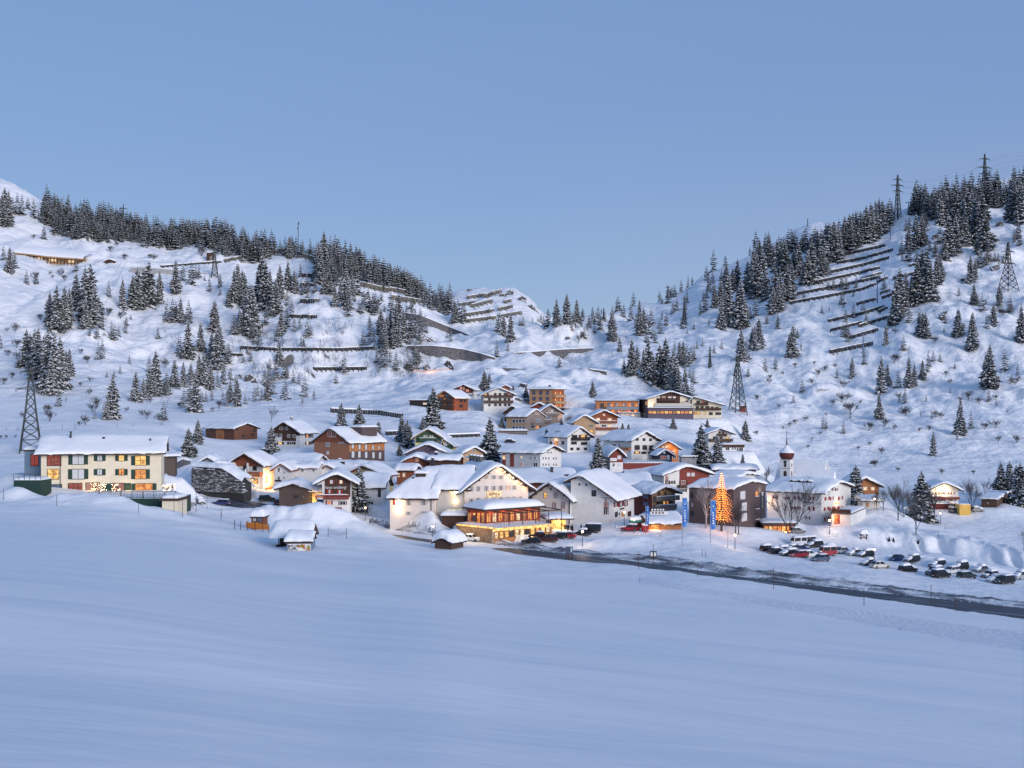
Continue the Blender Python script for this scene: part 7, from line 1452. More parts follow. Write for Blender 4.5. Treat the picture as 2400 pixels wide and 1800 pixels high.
# rocks breaking through the snow
def rock_mat():
    m, N, L, b = nmat('snow_dusted_rock'); geo = N.new('ShaderNodeNewGeometry'); sx = N.new('ShaderNodeSeparateXYZ'); L.new(geo.outputs['Normal'], sx.inputs[0])
    nz = N.new('ShaderNodeTexNoise'); nz.inputs['Scale'].default_value = 0.55; nz.inputs['Detail'].default_value = 8; L.new(geo.outputs['Position'], nz.inputs['Vector'])
    ad = N.new('ShaderNodeMath'); ad.operation = 'ADD'; mu = N.new('ShaderNodeMath'); mu.operation = 'MULTIPLY'; mu.inputs[1].default_value = 0.9; L.new(nz.outputs['Fac'], mu.inputs[0]); L.new(mu.outputs[0], ad.inputs[0]); L.new(sx.outputs['Z'], ad.inputs[1])
    rp = N.new('ShaderNodeValToRGB'); rp.color_ramp.elements[0].position = 0.80; rp.color_ramp.elements[1].position = 0.92
    rp.color_ramp.elements[0].color = (0.075,0.07,0.07,1); rp.color_ramp.elements[1].color = (0.84,0.85,0.87,1); L.new(ad.outputs[0], rp.inputs[0]); L.new(rp.outputs[0], b.inputs['Base Color'])
    bp = N.new('ShaderNodeBump'); bp.inputs['Distance'].default_value = 0.6; L.new(nz.outputs['Fac'], bp.inputs['Height']); L.new(bp.outputs[0], b.inputs['Normal']); b.inputs['Roughness'].default_value = 0.9
    return m
ROCK = rock_mat()
def rock_mesh(seed):
    b_ = bmesh.new(); bmesh.ops.create_icosphere(b_, subdivisions=4, radius=1.0); co = np.array([v.co[:] for v in b_.verts])
    d = 0.42*fbm(co[:,0]*1.6+seed*7, co[:,1]*1.6+co[:,2]*2.1, 4) + 0.12*np.round(3*vnoise(co[:,0]*3+seed, co[:,2]*5))/3
    for v, k in zip(b_.verts, d): v.co *= (1+k)
    me = bpy.data.meshes.new('rock'); b_.to_mesh(me); b_.free(); me.materials.append(ROCK); return me
RK = [rock_mesh(i) for i in range(4)]
for i, (px, py, w_, h_, ym, lab) in enumerate([(415,735,34,26,480,'dark rocky knob with trees in the middle of the left slope'),(430,748,18,15,480,'smaller rock at the right foot of the rocky knob'),(855,695,22,14,560,'dark broken rocks in the gully under the pale ridge barriers'),(880,712,26,14,560,'rocks below the pale ridge barriers, right of the gully'),(985,795,36,16,520,'dark rock band just above the long lower stone wall'),(1010,800,30,14,520,'right part of the dark rock band above the lower stone wall'),(965,790,22,15,520,'left part of the dark rock band above the lower stone wall'),
  (955,868,28,7,480,'dark rocks at the left of the orange glow above the houses'),(1000,866,26,10,480,'dark rocks in the middle of the orange glow'),(1052,862,34,9,480,'dark rocks at the right of the orange glow'),(585,895,30,12,420,'dark rocks among spruces at the foot of the left hill'),(620,905,24,11,420,'right cluster of rocks among spruces at the foot of the left hill'),(560,885,20,10,420,'left cluster of rocks among spruces at the foot of the left hill'),
  (2332,632,24,15,640,'round dark boulder left of the far right pylon'),(2265,662,22,14,620,'dark rock between spruces below the far right pylon'),(2210,748,20,14,560,'dark rock beside scrub on the right slope'),(2120,968,22,15,500,'dark overhanging rock low on the right slope'),(2050,1088,14,12,420,'dark rock at the bottom of the right slope'),(2345,530,20,9,760,'dark rock in the snow under the right crest'),(2195,558,18,10,760,'dark rock left of the right crest forest'),
  (1195,690,24,22,780,'rock face at the right shoulder of the middle knoll'),(1225,705,22,20,780,'lower rocks on the right shoulder of the middle knoll'),(1245,722,16,14,780,'lowest rocks on the right shoulder of the middle knoll'),(1100,682,10,14,780,'dark rock notch at the left top of the middle knoll'),(1330,795,14,7,560,'dark rock in the face of the rounded mound'),(1425,785,14,7,560,'dark rock at the right end of the rounded mound'),(1605,770,16,11,640,'dark rock under the saddle pylon')]):
    g = hit(px, py, ym); k = g.y/F
    o = put('rock', RK[i % 4], None, g+Vector((0,1.0,-0.1*h_*k)), (0.2*i, 0.1*i, 1.3*i), (w_*k*0.5, w_*k*0.4, h_*k*0.62)); tag(o, lab, 'rock')
t = thing('light_string', 'orange glow of lamps hidden among dark rocks above the upper houses', 'lights', hit(1000, 871, 480))
m = MB()
for i in range(30): g = hit(970+i*3, 872-i*0.22+rg.uniform(-0.6,0.6), 480)-t.location; m.bx(g.x-0.25, g.x+0.25, g.y-0.3, g.y+0.3, g.z+0.1, g.z+0.4)
o = m.build('bulbs', LITO, t); o['kind'] = 'stuff'
l = bpy.data.lights.new('lamp_light', 'POINT'); l.energy = 500; l.color = (1,0.4,0.15); put('lamp_light', l, t, (2,-3,2))
# lattice pylons
PYM = mat('pylon_steel', (0.045,0.055,0.055), 0.6, metal=0.3)
def pylon(px, pb, pt, arms, label, ym, wfrac=0.16, t0=0.012, thick=1.0, name='pylon', Y=None, nseg=9, cat='pylon'):
    g = hit(px, pb, ym) if Y is None else P(px, pb, Y); H = (pb-pt)*g.y/F; root = thing(name, label, cat, g, 0.35)
    wb = H*wfrac/2; wt = max(0.25, H*t0); r0 = 0.10*thick*max(1.0, g.y/420); r1 = r0*0.55
    def hw(z): u = z/H; return wt + (wb-wt)*max(0, (1-u/0.62))**1.15 if u < 0.62 else wt*(1-0.75*(u-0.62)/0.38)
    zs = [H*(i/nseg)**0.9 for i in range(nseg+1)]
    for sx in (-1,1):
        for sy in (-1,1):
            m = MB()
            for a, b_ in zip(zs[:-1], zs[1:]): m.bar((sx*hw(a),sy*hw(a),a-(1.5 if a == 0 else 0)), (sx*hw(b_),sy*hw(b_),b_), r0*2)
            m.build('leg', PYM, root)
    m = MB()
    for a, b_ in zip(zs[:-1], zs[1:]):
        for k in range(4):
            c = [(-1,-1),(1,-1),(1,1),(-1,1)]; p, q = c[k], c[(k+1) % 4]
            m.bar((p[0]*hw(a),p[1]*hw(a),a), (q[0]*hw(b_),q[1]*hw(b_),b_), r1*2); m.bar((q[0]*hw(a),q[1]*hw(a),a), (p[0]*hw(b_),p[1]*hw(b_),b_), r1*2); m.bar((p[0]*hw(b_),p[1]*hw(b_),b_), (q[0]*hw(b_),q[1]*hw(b_),b_), r1*1.6)
    o = m.build('bracing', PYM, root)
    tips = []
    for (pa, wpx) in arms:
        za = (pb-pa)*g.y/F; wa = wpx*g.y/F/2; m = MB()
        for sx in (-1,1):
            for sy in (-1,1): m.bar((0,sy*hw(za),za+0.03*H), (sx*wa,0,za), r1*2.2); m.bar((0,sy*hw(za),za), (sx*wa,0,za), r1*2.2)
            for k in (0.35,0.65): m.bar((sx*wa*k,0,za), (sx*wa*k,0,za+0.03*H*(1-k)), r1*1.6)
            m.bar((sx*wa,0,za), (sx*wa,0,za-0.035*H), r1*2.0)
            tips.append(root.matrix_basis @ Vector((sx*wa,0,za-0.035*H)))
        m.build('crossarm', PYM, root)
    return root, tips
tips = {}
_, tips[0] = pylon(72, 1058, 862, [(872,44),(912,64)], 'tall lattice pylon behind the left end of the cream hotel', 300, 0.24, 0.045, 1.5)
_, tips[1] = pylon(289, 548, 479, [(489,18),(502,22)], 'lattice pylon rising from the forest on the left ridge', 700, 0.14, 0.02)
_, tips[2] = pylon(503, 650, 572, [(576,26),(593,20)], 'lattice pylon standing on the upper left slope below the ridge', 600, 0.20, 0.03, 1.2)
_, tips[3] = pylon(2104, 512, 410, [(421,26),(435,36),(448,27)], 'tall pylon with three crossarms left of the chairlift on the right crest', 800, 0.12, 0.025)
_, tips[4] = pylon(2308, 452, 361, [(373,30),(393,44),(408,33)], 'pylon with three crossarms highest on the right crest', 800, 0.13, 0.025)
_, tips[5] = pylon(2363, 682, 568, [(590,38),(618,44)], 'broad based lattice pylon near the right edge of the right slope', 600, 0.30, 0.035, 1.2)
_, tips[6] = pylon(1729, 966, 838, [(844,36)], 'tall lattice pylon with a small red cabin right of the upper hotel', 480, 0.25, 0.05, 1.2)
_, tips[7] = pylon(1604, 762, 694, [(700,14),(725,22)], 'small pylon on the saddle at the foot of the right hill', 640, 0.13, 0.02)
_, tips[8] = pylon(1664, 862, 812, [(822,20),(836,32)], 'small two armed pylon left of the tall lattice pylon', 560, 0.12, 0.02)
pylon(1415, 748, 722, [(732,8)], 'tiny distant pylon on the saddle skyline', 800, 0.14, 0.02)
g = hit(1741, 963, 480); t, w, h = box_px('cabin', 'small dark red cabin at the foot of the tall lattice pylon', 'cabin', 1735, 1748, 951, 960, g.y-3, 2.2, WREDD, 0.3); m = MB(); m.bx(0.2,w-0.2,-0.05,0.02,h*0.45,h*0.85); m.build('window', GLASS, t); m = MB(); [m.bx(x-0.1,x+0.1,0.3,0.5,-6,0) for x in (0.3,w-0.3)]; m.build('post', PYM, t)
def mast(px, pb, pt, label, ym, r=0.35, arm=None, cat='mast', name='mast', m_=None):
    g = hit(px, pb, ym); H = (pb-pt)*g.y/F; root = thing(name, label, cat, g); m = MB(); m.tube((0,0,-1.5), (0,0,H), r, r*0.7, 8); m.build('post', m_ or GALV, root)
    if arm:
        m = MB(); wa = arm*g.y/F/2; m.bar((-wa,0,H), (wa,0,H), 0.4); [m.bx(sx*wa-0.5, sx*wa+0.5, -1.2, 1.2, H-0.5, H-0.2) for sx in (-1,1)]; m.build('crossarm', PYM, root)
    return root
r0_ = mast(699, 592, 520, 'tall thin antenna mast on the left ridge', 700, 0.3, m_=PYM); m = MB(); H_ = (592-520)*700/F
[m.tube((0.3*k,0,22-4*i), (0.3*k,0,24-4*i), 0.4, 0.4, 6) for i, k in ((0,1),(1,-1))]; m.build('antenna', PYM, r0_)
BLUEP = mat('blue_steel', (0.12,0.17,0.27), 0.5, metal=0.3)
for (px, pb, pt, arm, lab, ym) in [(2056,710,652,10,'blue chairlift mast between the lower barrier rows',560),(2023,838,782,13,'lowest blue chairlift mast below the barrier rows',520),(2087,560,528,10,'chairlift mast above the barrier stack',640),(2129,502,474,9,'topmost chairlift mast on the right crest',700),(2106,514,489,11,'chairlift mast in front of the tall three armed pylon',700)]: mast(px, pb, pt, lab, ym, 0.45, arm, 'mast', 'chairlift_mast', BLUEP)
mast(1565, 712, 672, 'thin pole among bushes on the skyline of the right hill', 760, 0.3, 6, m_=PYM); mast(1893, 531, 512, 'tiny beacon post on the snowy crest behind the right forest', 760, 0.5, m_=PYM)
WIRE = mat('cable', (0.06,0.065,0.075), 0.6)
def cable(p, q, sag, label, r=0.05):
    m = MB(); pr = None
    for i in range(15):
        u = i/14; v = p.lerp(q, u); v = Vector((v.x, v.y, v.z-sag*4*u*(1-u)))
        if pr is not None: m.tube(pr, v, r, r, 3, cap=False)
        pr = v
    tag(m.build('cable', WIRE), label, 'cable', 'power lines strung between the pylons')
lbl = ['upper','middle','lower']
for i in range(3):
    for s_ in (0,1): cable(tips[3][2*i+s_], tips[4][2*i+s_], 7, lbl[i]+(' near',' far')[s_]+' side power line between the two crest pylons'); cable(tips[4][2*i+s_], tips[4][2*i+s_]+Vector((170,30,52)), 5, lbl[i]+(' near',' far')[s_]+' side power line leaving the highest crest pylon')
for s_ in (0,1): cable(tips[0][2+s_], Vector((-190,560,150)) , 6, ('near','far')[s_]+' side power line running up left from the tall left pylon', 0.04)
# lit avalanche gallery
def gallery():
    pts_ = [(30,594,602),(70,598,610),(110,603,618),(150,606,617),(196,609,612)]; ref = hit(110, 618, 600).y
    root = thing('gallery', 'long avalanche gallery with a warm lit opening under deep snow at the upper left', 'gallery', P(110, 615, ref)); o0 = root.location
    m = MB(); b_ = MB(); s_ = MB(); q = [(P(x,a,ref)-o0, P(x,c,ref)-o0) for x, a, c in pts_]
    for (a1,a0), (c1,c0) in zip(q[:-1], q[1:]):
        m.add([a1, c1, c1+Vector((0,0,0.8)), a1+Vector((0,0,0.8)), a1+Vector((0,9,1.5)), c1+Vector((0,9,1.5)), a1+Vector((0,9,2.5)), c1+Vector((0,9,2.5))], [(0,1,2,3),(0,4,5,1),(3,2,7,6)])
        b_.add([a0+Vector((0,5,-3)), c0+Vector((0,5,-3)), c1+Vector((0,5,1)), a1+Vector((0,5,1))], [(0,1,2,3)])
        s_.add([a1+Vector((0,-0.4,0.8)), c1+Vector((0,-0.4,0.8)), c1+Vector((0,0.3,2.2)), a1+Vector((0,0.3,2.2)), a1+Vector((0,22,9)), c1+Vector((0,22,9))], [(0,1,2,3),(3,2,5,4)])
    m.build('roof', WLARCH, root); b_.build('back_wall', WLARCH, root); s_.build('snow', SNOW_R, root, True)
    for i in range(17):
        x = 62+8*i; a = P(x, np.interp(x,[p[0] for p in pts_],[p[1] for p in pts_]), ref)-o0; m = MB(); m.bx(a.x-0.25,a.x+0.25,a.y+0.3,a.y+0.8,a.z-4.5,a.z+0.05); m.build('column', WDARK, root)
    for x0, x1 in ((80,95),(112,128),(154,172)):
        a = P(x0, np.interp(x0,[p[0] for p in pts_],[p[1] for p in pts_])+2.0, ref)-o0; c = P(x1, np.interp(x1,[p[0] for p in pts_],[p[1] for p in pts_])+2.0, ref)-o0
        m = MB(); m.bx(a.x, c.x, 2.5, 2.6, c.z-1.6, c.z+0.2); m.build('window', LITC, root)
gallery()
def snow_hut(px0, px1, pyt, pyb, ym, label, m_, th=4):
    g = hit((px0+px1)/2, pyb, ym); b_ = Bld('hut', label, px0, px1, None, pyb, pyt, g.y, th, 'y', pyt-4, wall=m_, dep=6, ov=0.8, og=0.8, snow=0.8, cat='hut'); return b_
snow_hut(246, 268, 612, 617, 600, 'low dark roofed shelter in the snow right of the lit gallery', WDARK)
t, w, h = box_px('hut', 'small dark boarded hut beside the upper left pylon', 'hut', 484, 499, 592, 611, hit(492,611,600).y, 4, WDARK, 0.8); m = MB(); m.bx(w*0.55,w*0.85,-0.05,0.02,0,h*0.6); m.build('door', WGREY, t)
# ------------------------------------------------------------------ vehicles
TYRE = mat('tyre', (0.015,0.015,0.016), 0.9); RIM = mat('wheel_rim', (0.25,0.25,0.26), 0.4, metal=0.7); CGL = mat('car_glass', (0.012,0.014,0.018), 0.08, spec=0.7)
HLM = mat('headlight_glass', (0.65,0.66,0.68), 0.15); TLM = mat('tail_light', (0.30,0.01,0.01), 0.3); PLATE = mat('number_plate', (0.6,0.6,0.58), 0.6)
def paint(n, c): return mat('paint_'+n, c, 0.28, spec=0.6)
PAINTS = {'black': paint('black',(0.012,0.012,0.014)), 'white': paint('white',(0.62,0.63,0.64)), 'silver': paint('silver',(0.36,0.38,0.40)), 'grey': paint('grey',(0.10,0.11,0.125)), 'blue': paint('blue',(0.02,0.035,0.13)), 'steel': paint('steel',(0.09,0.115,0.18)), 'red': paint('red',(0.33,0.012,0.025)), 'maroon': paint('maroon',(0.06,0.018,0.018)), 'green': paint('green',(0.035,0.05,0.045)), 'cream': paint('cream',(0.60,0.58,0.50))}
CARMESH = {}
def car_parts(kind, col):
    k = (kind, col)
    if k in CARMESH: return CARMESH[k]
    zs, c0, c1, r0, r1, rt = {'saloon': (1.0,-1.75,0.95,-1.05,0.15,1.45), 'estate': (1.0,-2.05,0.95,-1.85,0.2,1.50), 'suv': (1.18,-2.02,0.95,-1.80,0.25,1.72), 'hatch': (1.02,-1.9,0.95,-1.45,0.2,1.50), 'van': (1.3,-2.2,1.55,-2.15,1.1,2.05)}[kind]
    st = [(-2.16,0.66,0.40,0.74),(-2.06,0.80,0.30,0.88),(-1.6,0.87,0.26,0.93),(-0.8,0.89,0.24,0.92),(0.3,0.89,0.24,0.91),(1.0,0.88,0.24,0.89),(1.6,0.85,0.26,0.80),(2.0,0.78,0.30,0.70),(2.14,0.64,0.38,0.60)]
    rings = []
    for x, hw, zb, zt in st:
        zb *= zs; zt *= zs; e = 0.10
        rings.append([(x,-hw+e,zb),(x,hw-e,zb),(x,hw,zb+e*1.5),(x,hw*0.985,zt-e),(x,hw-e*1.6,zt),(x,-hw+e*1.6,zt),(x,-hw*0.985,zt-e),(x,-hw,zb+e*1.5)])
    m = MB()
    for a, b_ in zip(rings[:-1], rings[1:]):
        o = len(m.v); m.v += a+b_
        for i in range(8): m.f.append((o+i, o+(i+1) % 8, o+8+(i+1) % 8, o+8+i)); m.m.append(0)
    m.add(rings[0], [tuple(range(8))]); m.add(rings[-1], [tuple(range(8))[::-1]])
    zb = 0.89*zs; wb, wt = 0.80, 0.61; zt = rt
    base = [(c0,-wb,zb),(c1,-wb,zb),(c1,wb,zb),(c0,wb,zb)]; top = [(r0,-wt,zt),(r1,-wt,zt),(r1,wt,zt),(r0,wt,zt)]
    m.add(base+top, [(4,5,6,7),(0,1,5,4),(1,2,6,5),(2,3,7,6),(3,0,4,7)])
    body = m.mesh('body', PAINTS[col])
    g = MB()
    def panel(a, b_, c, d, off):
        cc = (Vector(a)+Vector(b_)+Vector(c)+Vector(d))/4; g.quad(*[tuple(cc+(Vector(p)-cc)*0.86+Vector(off)) for p in (a,b_,c,d)])
    panel(base[1],base[2],top[2],top[1],(0.02,0,0.01)); panel(base[3],base[0],top[0],top[3],(-0.02,0,0.01))
    mid_b = (c0+c1)/2-0.1; mid_t = (r0+r1)/2-0.1
    for s_, (p0, p1, p2, p3) in ((-1,(base[0],base[1],top[1],top[0])),(1,(base[3],base[2],top[2],top[3]))):
        y0, y1 = s_*wb, s_*wt
        panel((c0,y0,zb),(mid_b,y0,zb),(mid_t,y1,zt),(r0,y1,zt),(0,s_*0.02,0)); panel((mid_b,y0,zb),(c1,y0,zb),(r1,y1,zt),(mid_t,y1,zt),(0,s_*0.02,0))
    glass = g.mesh('window', CGL)
    w = MB(); w.tube((0,-0.1,0),(0,0.1,0),0.32,0.32,14); whl = w.mesh('wheel', TYRE); w = MB(); w.tube((0,-0.115,0),(0,0.115,0),0.19,0.19,10); rim = w.mesh('rim', RIM)
    h = MB(); h.bx(-0.05,0.05,-0.17,0.17,-0.08,0.08); hl = h.mesh('headlight', HLM); tl = h.mesh('tail_light', TLM)
    h = MB(); h.bx(-0.03,0.03,-0.26,0.26,-0.06,0.06); pl = h.mesh('number_plate', PLATE)
    CARMESH[k] = (body, glass, whl, rim, hl, tl, pl, zs, (c0,c1,r0,r1,rt)); return CARMESH[k]
def car(px, py, ang, kind, col, snow, label, group='cars parked in the village', ym=150, sink=0.0, Y=None, cat='car', z=None):
    g = hit(px, py, ym) if Y is None else P(px, py, Y)
    if Y is None: g.z -= sink
    body, glass, whl, rim, hl, tl, pl, zs, (c0,c1,r0,r1,rt) = car_parts(kind, col)
    t = thing('parked_'+('van' if kind == 'van' else 'car'), label, cat, g, R(ang), group)
    put('body', body, t); put('window', glass, t)
    for x in (-1.32, 1.32):
        for y in (-0.80, 0.80): o = put('wheel', whl, t, (x,y,0.32)); put('rim', rim, o)
    for y in (-0.55, 0.55): put('headlight', hl, t, (2.08,y,0.62*zs)); put('tail_light', tl, t, (-2.12,y,0.68*zs))
    put('number_plate', pl, t, (2.15,0,0.46*zs)); put('number_plate', pl, t, (-2.17,0,0.52*zs))
    if snow > 0:
        pillow('snow', r0-0.12, r1+0.12, -0.64, 0.64, rt-0.03, 0.12+0.38*snow, t, 9, 9, TSNOW)
        if snow > 0.3: pillow('snow', c1-0.15 if kind != 'van' else 1.5, 2.05, -0.72, 0.72, 0.80*zs, 0.10+0.22*snow, t, 9, 9, TSNOW)
        if snow > 0.7: pillow('snow', c1-0.9, c1+0.5, -0.70, 0.70, 0.86*zs, 0.55, t, 9, 9, TSNOW)
    return t
LOT = [(1803,1291,25,'estate','maroon',1.0,'dark maroon car at the left end of the car park, nearly buried in snow'),(1821,1297,28,'saloon','black',0.9,'black car under snow left of the red car'),(1843,1294,28,'estate','grey',0.9,'grey car under thick snow behind the black car'),(1860,1291,30,'saloon','grey',0.6,'dark grey car in front of the white minibus'),
 (1877,1291,30,'saloon','blue',0.4,'dark blue car squeezed behind the silver car in the car park'),(1869,1279,200,'van','white',0.5,'white minibus at the back of the left parking group'),(1890,1277,200,'van','black',0.7,'dark van with snowy roof behind the parked group'),(1909,1283,205,'suv','black',0.8,'black off roader with white snow on its bonnet at the back'),
 (1848,1302,205,'estate','black',0.8,'black snowy car directly left of the red car'),(1872,1306,205,'hatch','red',0.15,'bright red hatchback in the car park'),(1896,1305,28,'saloon','white',0.5,'white saloon between the red hatchback and the blue grey hatchback'),(1922,1315,208,'hatch','steel',0.15,'blue grey hatchback in front of the red minivan'),
 (1937,1302,200,'van','red',0.6,'tall red minivan behind the blue grey hatchback'),(1951,1293,30,'suv','black',1.0,'black car with snowy roof right of the red minivan'),(1970,1297,210,'saloon','silver',0.3,'silver saloon against the bank in the middle of the car park'),(2002,1301,212,'saloon','silver',1.0,'pale car deep in snow right of the silver saloon'),
 (2028,1306,212,'suv','black',1.0,'dark car wearing a huge snow cap behind the car park lamp'),(2034,1325,215,'saloon','black',1.0,'black car half buried left of the cream saloon'),(2062,1331,20,'saloon','cream',0.1,'clean cream saloon beside the car park lamp'),(2102,1315,215,'saloon','blue',0.0,'clean dark blue coupe in the middle of the car park'),
 (2137,1318,215,'suv','black',0.8,'black car with white bonnet right of the blue coupe'),(2128,1339,30,'estate','black',1.0,'black car almost swallowed by a snow heap in front of the blue coupe'),(2196,1327,212,'estate','black',1.0,'black estate under a snow slab by the bank'),(2190,1347,215,'suv','black',0.5,'black off roader facing away, left of the near row'),
 (2205,1353,28,'suv','black',0.5,'black off roader at the front of the near row'),(2228,1344,212,'saloon','white',0.4,'white saloon in the middle of the near row'),(2250,1334,214,'suv','black',1.0,'black off roader with a snow hood against the bank'),(2266,1355,28,'estate','green',0.1,'dark green estate at the right of the near row'),
 (2298,1340,214,'saloon','grey',1.0,'grey saloon with a rounded snow cap against the bank'),(2320,1354,212,'hatch','black',0.7,'black hatchback behind the snow heap'),(2331,1365,212,'saloon','silver',1.0,'silver car buried behind the rough snow heap'),(2354,1368,205,'suv','black',0.3,'big black off roader near the right end of the car park'),(2391,1357,212,'suv','silver',0.9,'silver off roader at the right edge of the picture')]
for (px, py, a, kd, cl, sn, lab) in LOT: car(px, py, a, kd, cl, sn, lab, 'cars in the snowy car park', 200, 0.05+0.22*max(0, sn-0.4))
for (px, py, a, kd, cl, sn, lab, ym) in [(469,1182,-62,'saloon','black',0.9,'black saloon with a snowy bonnet at the lower left street',230),(518,1184,165,'estate','blue',0.1,'dark blue estate on the street below the stone wall',230),(627,1175,8,'suv','black',0.1,'black off roader at the foot of the red gabled hotel',230),(668,1184,12,'suv','white',0.2,'white off roader beside the low log barn',230),(651,1183,100,'hatch','black',0.6,'small dark car nose on, left of the white off roader',230),(424,1186,-70,'suv','black',0.9,'dark snow covered car just right of the terrace garage',220),(447,1184,-65,'saloon','grey',1.0,'grey car under snow between terrace garage and black saloon',225),
  (737,1185,-80,'saloon','grey',0.2,'grey car parked in the golden lit carport, left one',240),(750,1185,-80,'hatch','grey',0.2,'dark car parked in the golden lit carport, right one',240),(1106,1268,-28,'saloon','white',0.4,'white car below the golden stone wall',200),(1246,1274,170,'saloon','black',0.0,'black saloon at the front of the cars by the restaurant',200),(1285,1270,172,'suv','maroon',0.0,'dark maroon off roader in the middle of the cars by the restaurant',205),(1308,1262,172,'estate','black',0.2,'black estate at the back of the cars by the restaurant',210),(1262,1261,172,'saloon','maroon',0.3,'maroon saloon behind the black one by the restaurant',210),(1328,1261,165,'saloon','red',0.4,'flat red car right of the cars by the restaurant',215),
  (1386,1248,170,'van','black',0.5,'black canopied pickup half hidden by a snow bank',225),(1364,1255,168,'saloon','black',0.7,'low black car in front of the black canopied pickup',222),(1477,1244,160,'hatch','red',0.5,'small red car near the ticket kiosk',235),
  (1868,1250,15,'saloon','grey',0.7,'grey car beside the orange lit bar',240),(2240,1201,5,'saloon','grey',0.4,'grey car in front of the floodlit chalet',290),(2263,1201,5,'saloon','black',0.6,'black car below the yellow container',290),(2232,1194,95,'van','white',0.5,'white delivery van under the floodlit chalet',300),(2290,1199,8,'saloon','grey',0.8,'snowy car right of the bare tree by the shed',290),
  (622,1062,30,'saloon','black',0.9,'dark car in the snow below the long barn',320),(963,1066,10,'hatch','black',0.9,'dark car beside the two spruces near the plum house',330),(1215,940,0,'saloon','grey',0.8,'snowy car between white balcony chalet and orange brick hotel',440),(1236,942,0,'saloon','grey',0.7,'grey snowy car close to the orange brick hotel',440),(1196,1038,0,'saloon','black',1.0,'dark car nose in the snow behind the long white house',350)]:
    car(px, py, a, kd, cl, sn, lab, 'cars parked along the village streets', ym, 0.03)
# ------------------------------------------------------------------ lamps, poles, signs
def street_lamp(px, pb, pt, label, ym, en=120):
    g = hit(px, pb, ym); H = max(3.0, (pb-pt)*g.y/F); t = thing('street_lamp', label, 'lamp', g, 0, 'street lamps in the village')
    m = MB(); m.tube((0,0,-1),(0,0,H-0.4),0.09,0.06,8); m.build('post', METAL, t); m = MB(); m.tube((0,0,H+0.25),(0,0,H+0.42),0.34,0.05,10); m.build('cap', METAL, t)
    b_ = bmesh.new(); bmesh.ops.create_icosphere(b_, subdivisions=2, radius=0.24); me = bpy.data.meshes.new('globe'); b_.to_mesh(me); b_.free(); me.materials.append(BULB); put('globe', me, t, (0,0,H))
    l = bpy.data.lights.new('lamp_light', 'POINT'); l.energy = en*0.42; l.color = (1.0,0.66,0.36); l.shadow_soft_size = 0.3; put('lamp_light', l, t, (0,-0.35,H-0.1))
for a in [(1014.5,1266,1238,'street lamp beside the little dark hut on the road',215,160),(1463,1240,1200,'street lamp with a small sign in front of the white painted house',240,420),(1365,1280,1251,'street lamp on the bank right of the parked cars',205,420),(1486,1250,1234,'low lamp beside the ticket kiosk',235,300),(1722.6,1288,1254,'street lamp in the snow below the lit tree',200,300),(1944,1252,1220,'street lamp left of the orange lit arch',240,520),(2049,1322,1297,'lamp standing among the parked cars',215,200),(856,1220,1204,'street lamp below the tall snowy spruce',225,90),(2204,1229,1203,'street lamp right of the bare trees',240,60),(2050,1195,1178,'lamp beside the small white house on the right',280,120)]: street_lamp(*a)
POLEM = mat('snow_pole', (0.10,0.05,0.035), 0.7)
def pole(px, pb, pt, label, ym, r=0.05, name='snow_pole', grp='snow poles along the road', m_=None, cat='pole'):
    g = hit(px, pb, ym); H = (pb-pt)*g.y/F; m = MB(); m.tube((0,0,-0.8),(0,0,H),r,r*0.8,6); o = m.build(name, m_ or POLEM); o.location = g; return tag(o, label, cat, grp)
for a in [(1813,1380,1330,'tall snow pole at the near edge of the road, below the left cars',150),(2025,1420,1380,'short snow pole on the road below the middle cars',140),(2182,1416,1370,'tall snow pole on the road below the right cars',140),(2240,1432,1407,'short snow pole near the right end of the road',135),(1635,1352,1334,'short snow pole left of the tall one on the road',160),(1497,1334,1292,'snow pole left of the pole with a box',160),(1654,1305,1290,'short stake in the snow above the road',205),(1646,1304,1288,'stake in the snow, left of the short stake',205),(905,1236,1222,'short snow pole left of the big snow pile',225),(1021,1256,1226,'tall snow pole behind the street lamp near the dark hut',225),
  (1547,1258,1224,'slim pole in the snow before the timber kiosk',215),(1706,1284,1244,'thin white pole in front of the lit tree',200),(1430,1240,1218,'thin pole on the snow heap left of the lamp',240),(1342,1262,1244,'thin pole right of the flat red car',215),(8,1172,1144,'snow pole at the far left of the snowfield',170),(133,1186,1160,'snow pole below the left half of the cream hotel',170),(325,1202,1180,'snow pole below the right half of the cream hotel',170),(428,1212,1171,'snow pole right of the terrace garage',170),(460,1200,1149,'tall pale pole left of the street',180),(485,1192,1152,'second tall pale pole left of the street',185),(518,1220,1201,'snow pole on the bank below the street',180),(408,1200,1158,'lamp pole in front of the terrace garage',180),
  (2215,1240,1225,'short post right of the street lamp on the right',235),(2200,1262,1248,'short post behind the middle of the car park',255),(1443,1238,1228,'short post between the snow heaps',240),(519,1210,1192,'stake left of the orange netting',190),(1300,1310,1298,'short stake at the near road edge',190),(1360,1312,1298,'stake right of the blue notice board',190)]: pole(*a)
for i, (px, pb, h) in enumerate([(15,1010,9),(40,1009,8),(44,1009,9),(94,1008,8),(146,1007,13),(176,1007,12),(275,1001,10),(312,998,7),(361,985,10),(230,1003,6)]):
    pole(px, pb, pb-h, ORD[i].strip().capitalize().lower()+' fence post from the left on the snow slope behind the cream hotel' if i else 'leftmost fence post on the snow slope behind the cream hotel', 255, 0.06, 'fence_post', 'fence posts on the slope behind the cream hotel')
t = mast(1531, 1332, 1275, 'tall roadside pole with two boxed notice panels', 165, 0.06, m_=METAL, cat='pole', name='sign_pole')
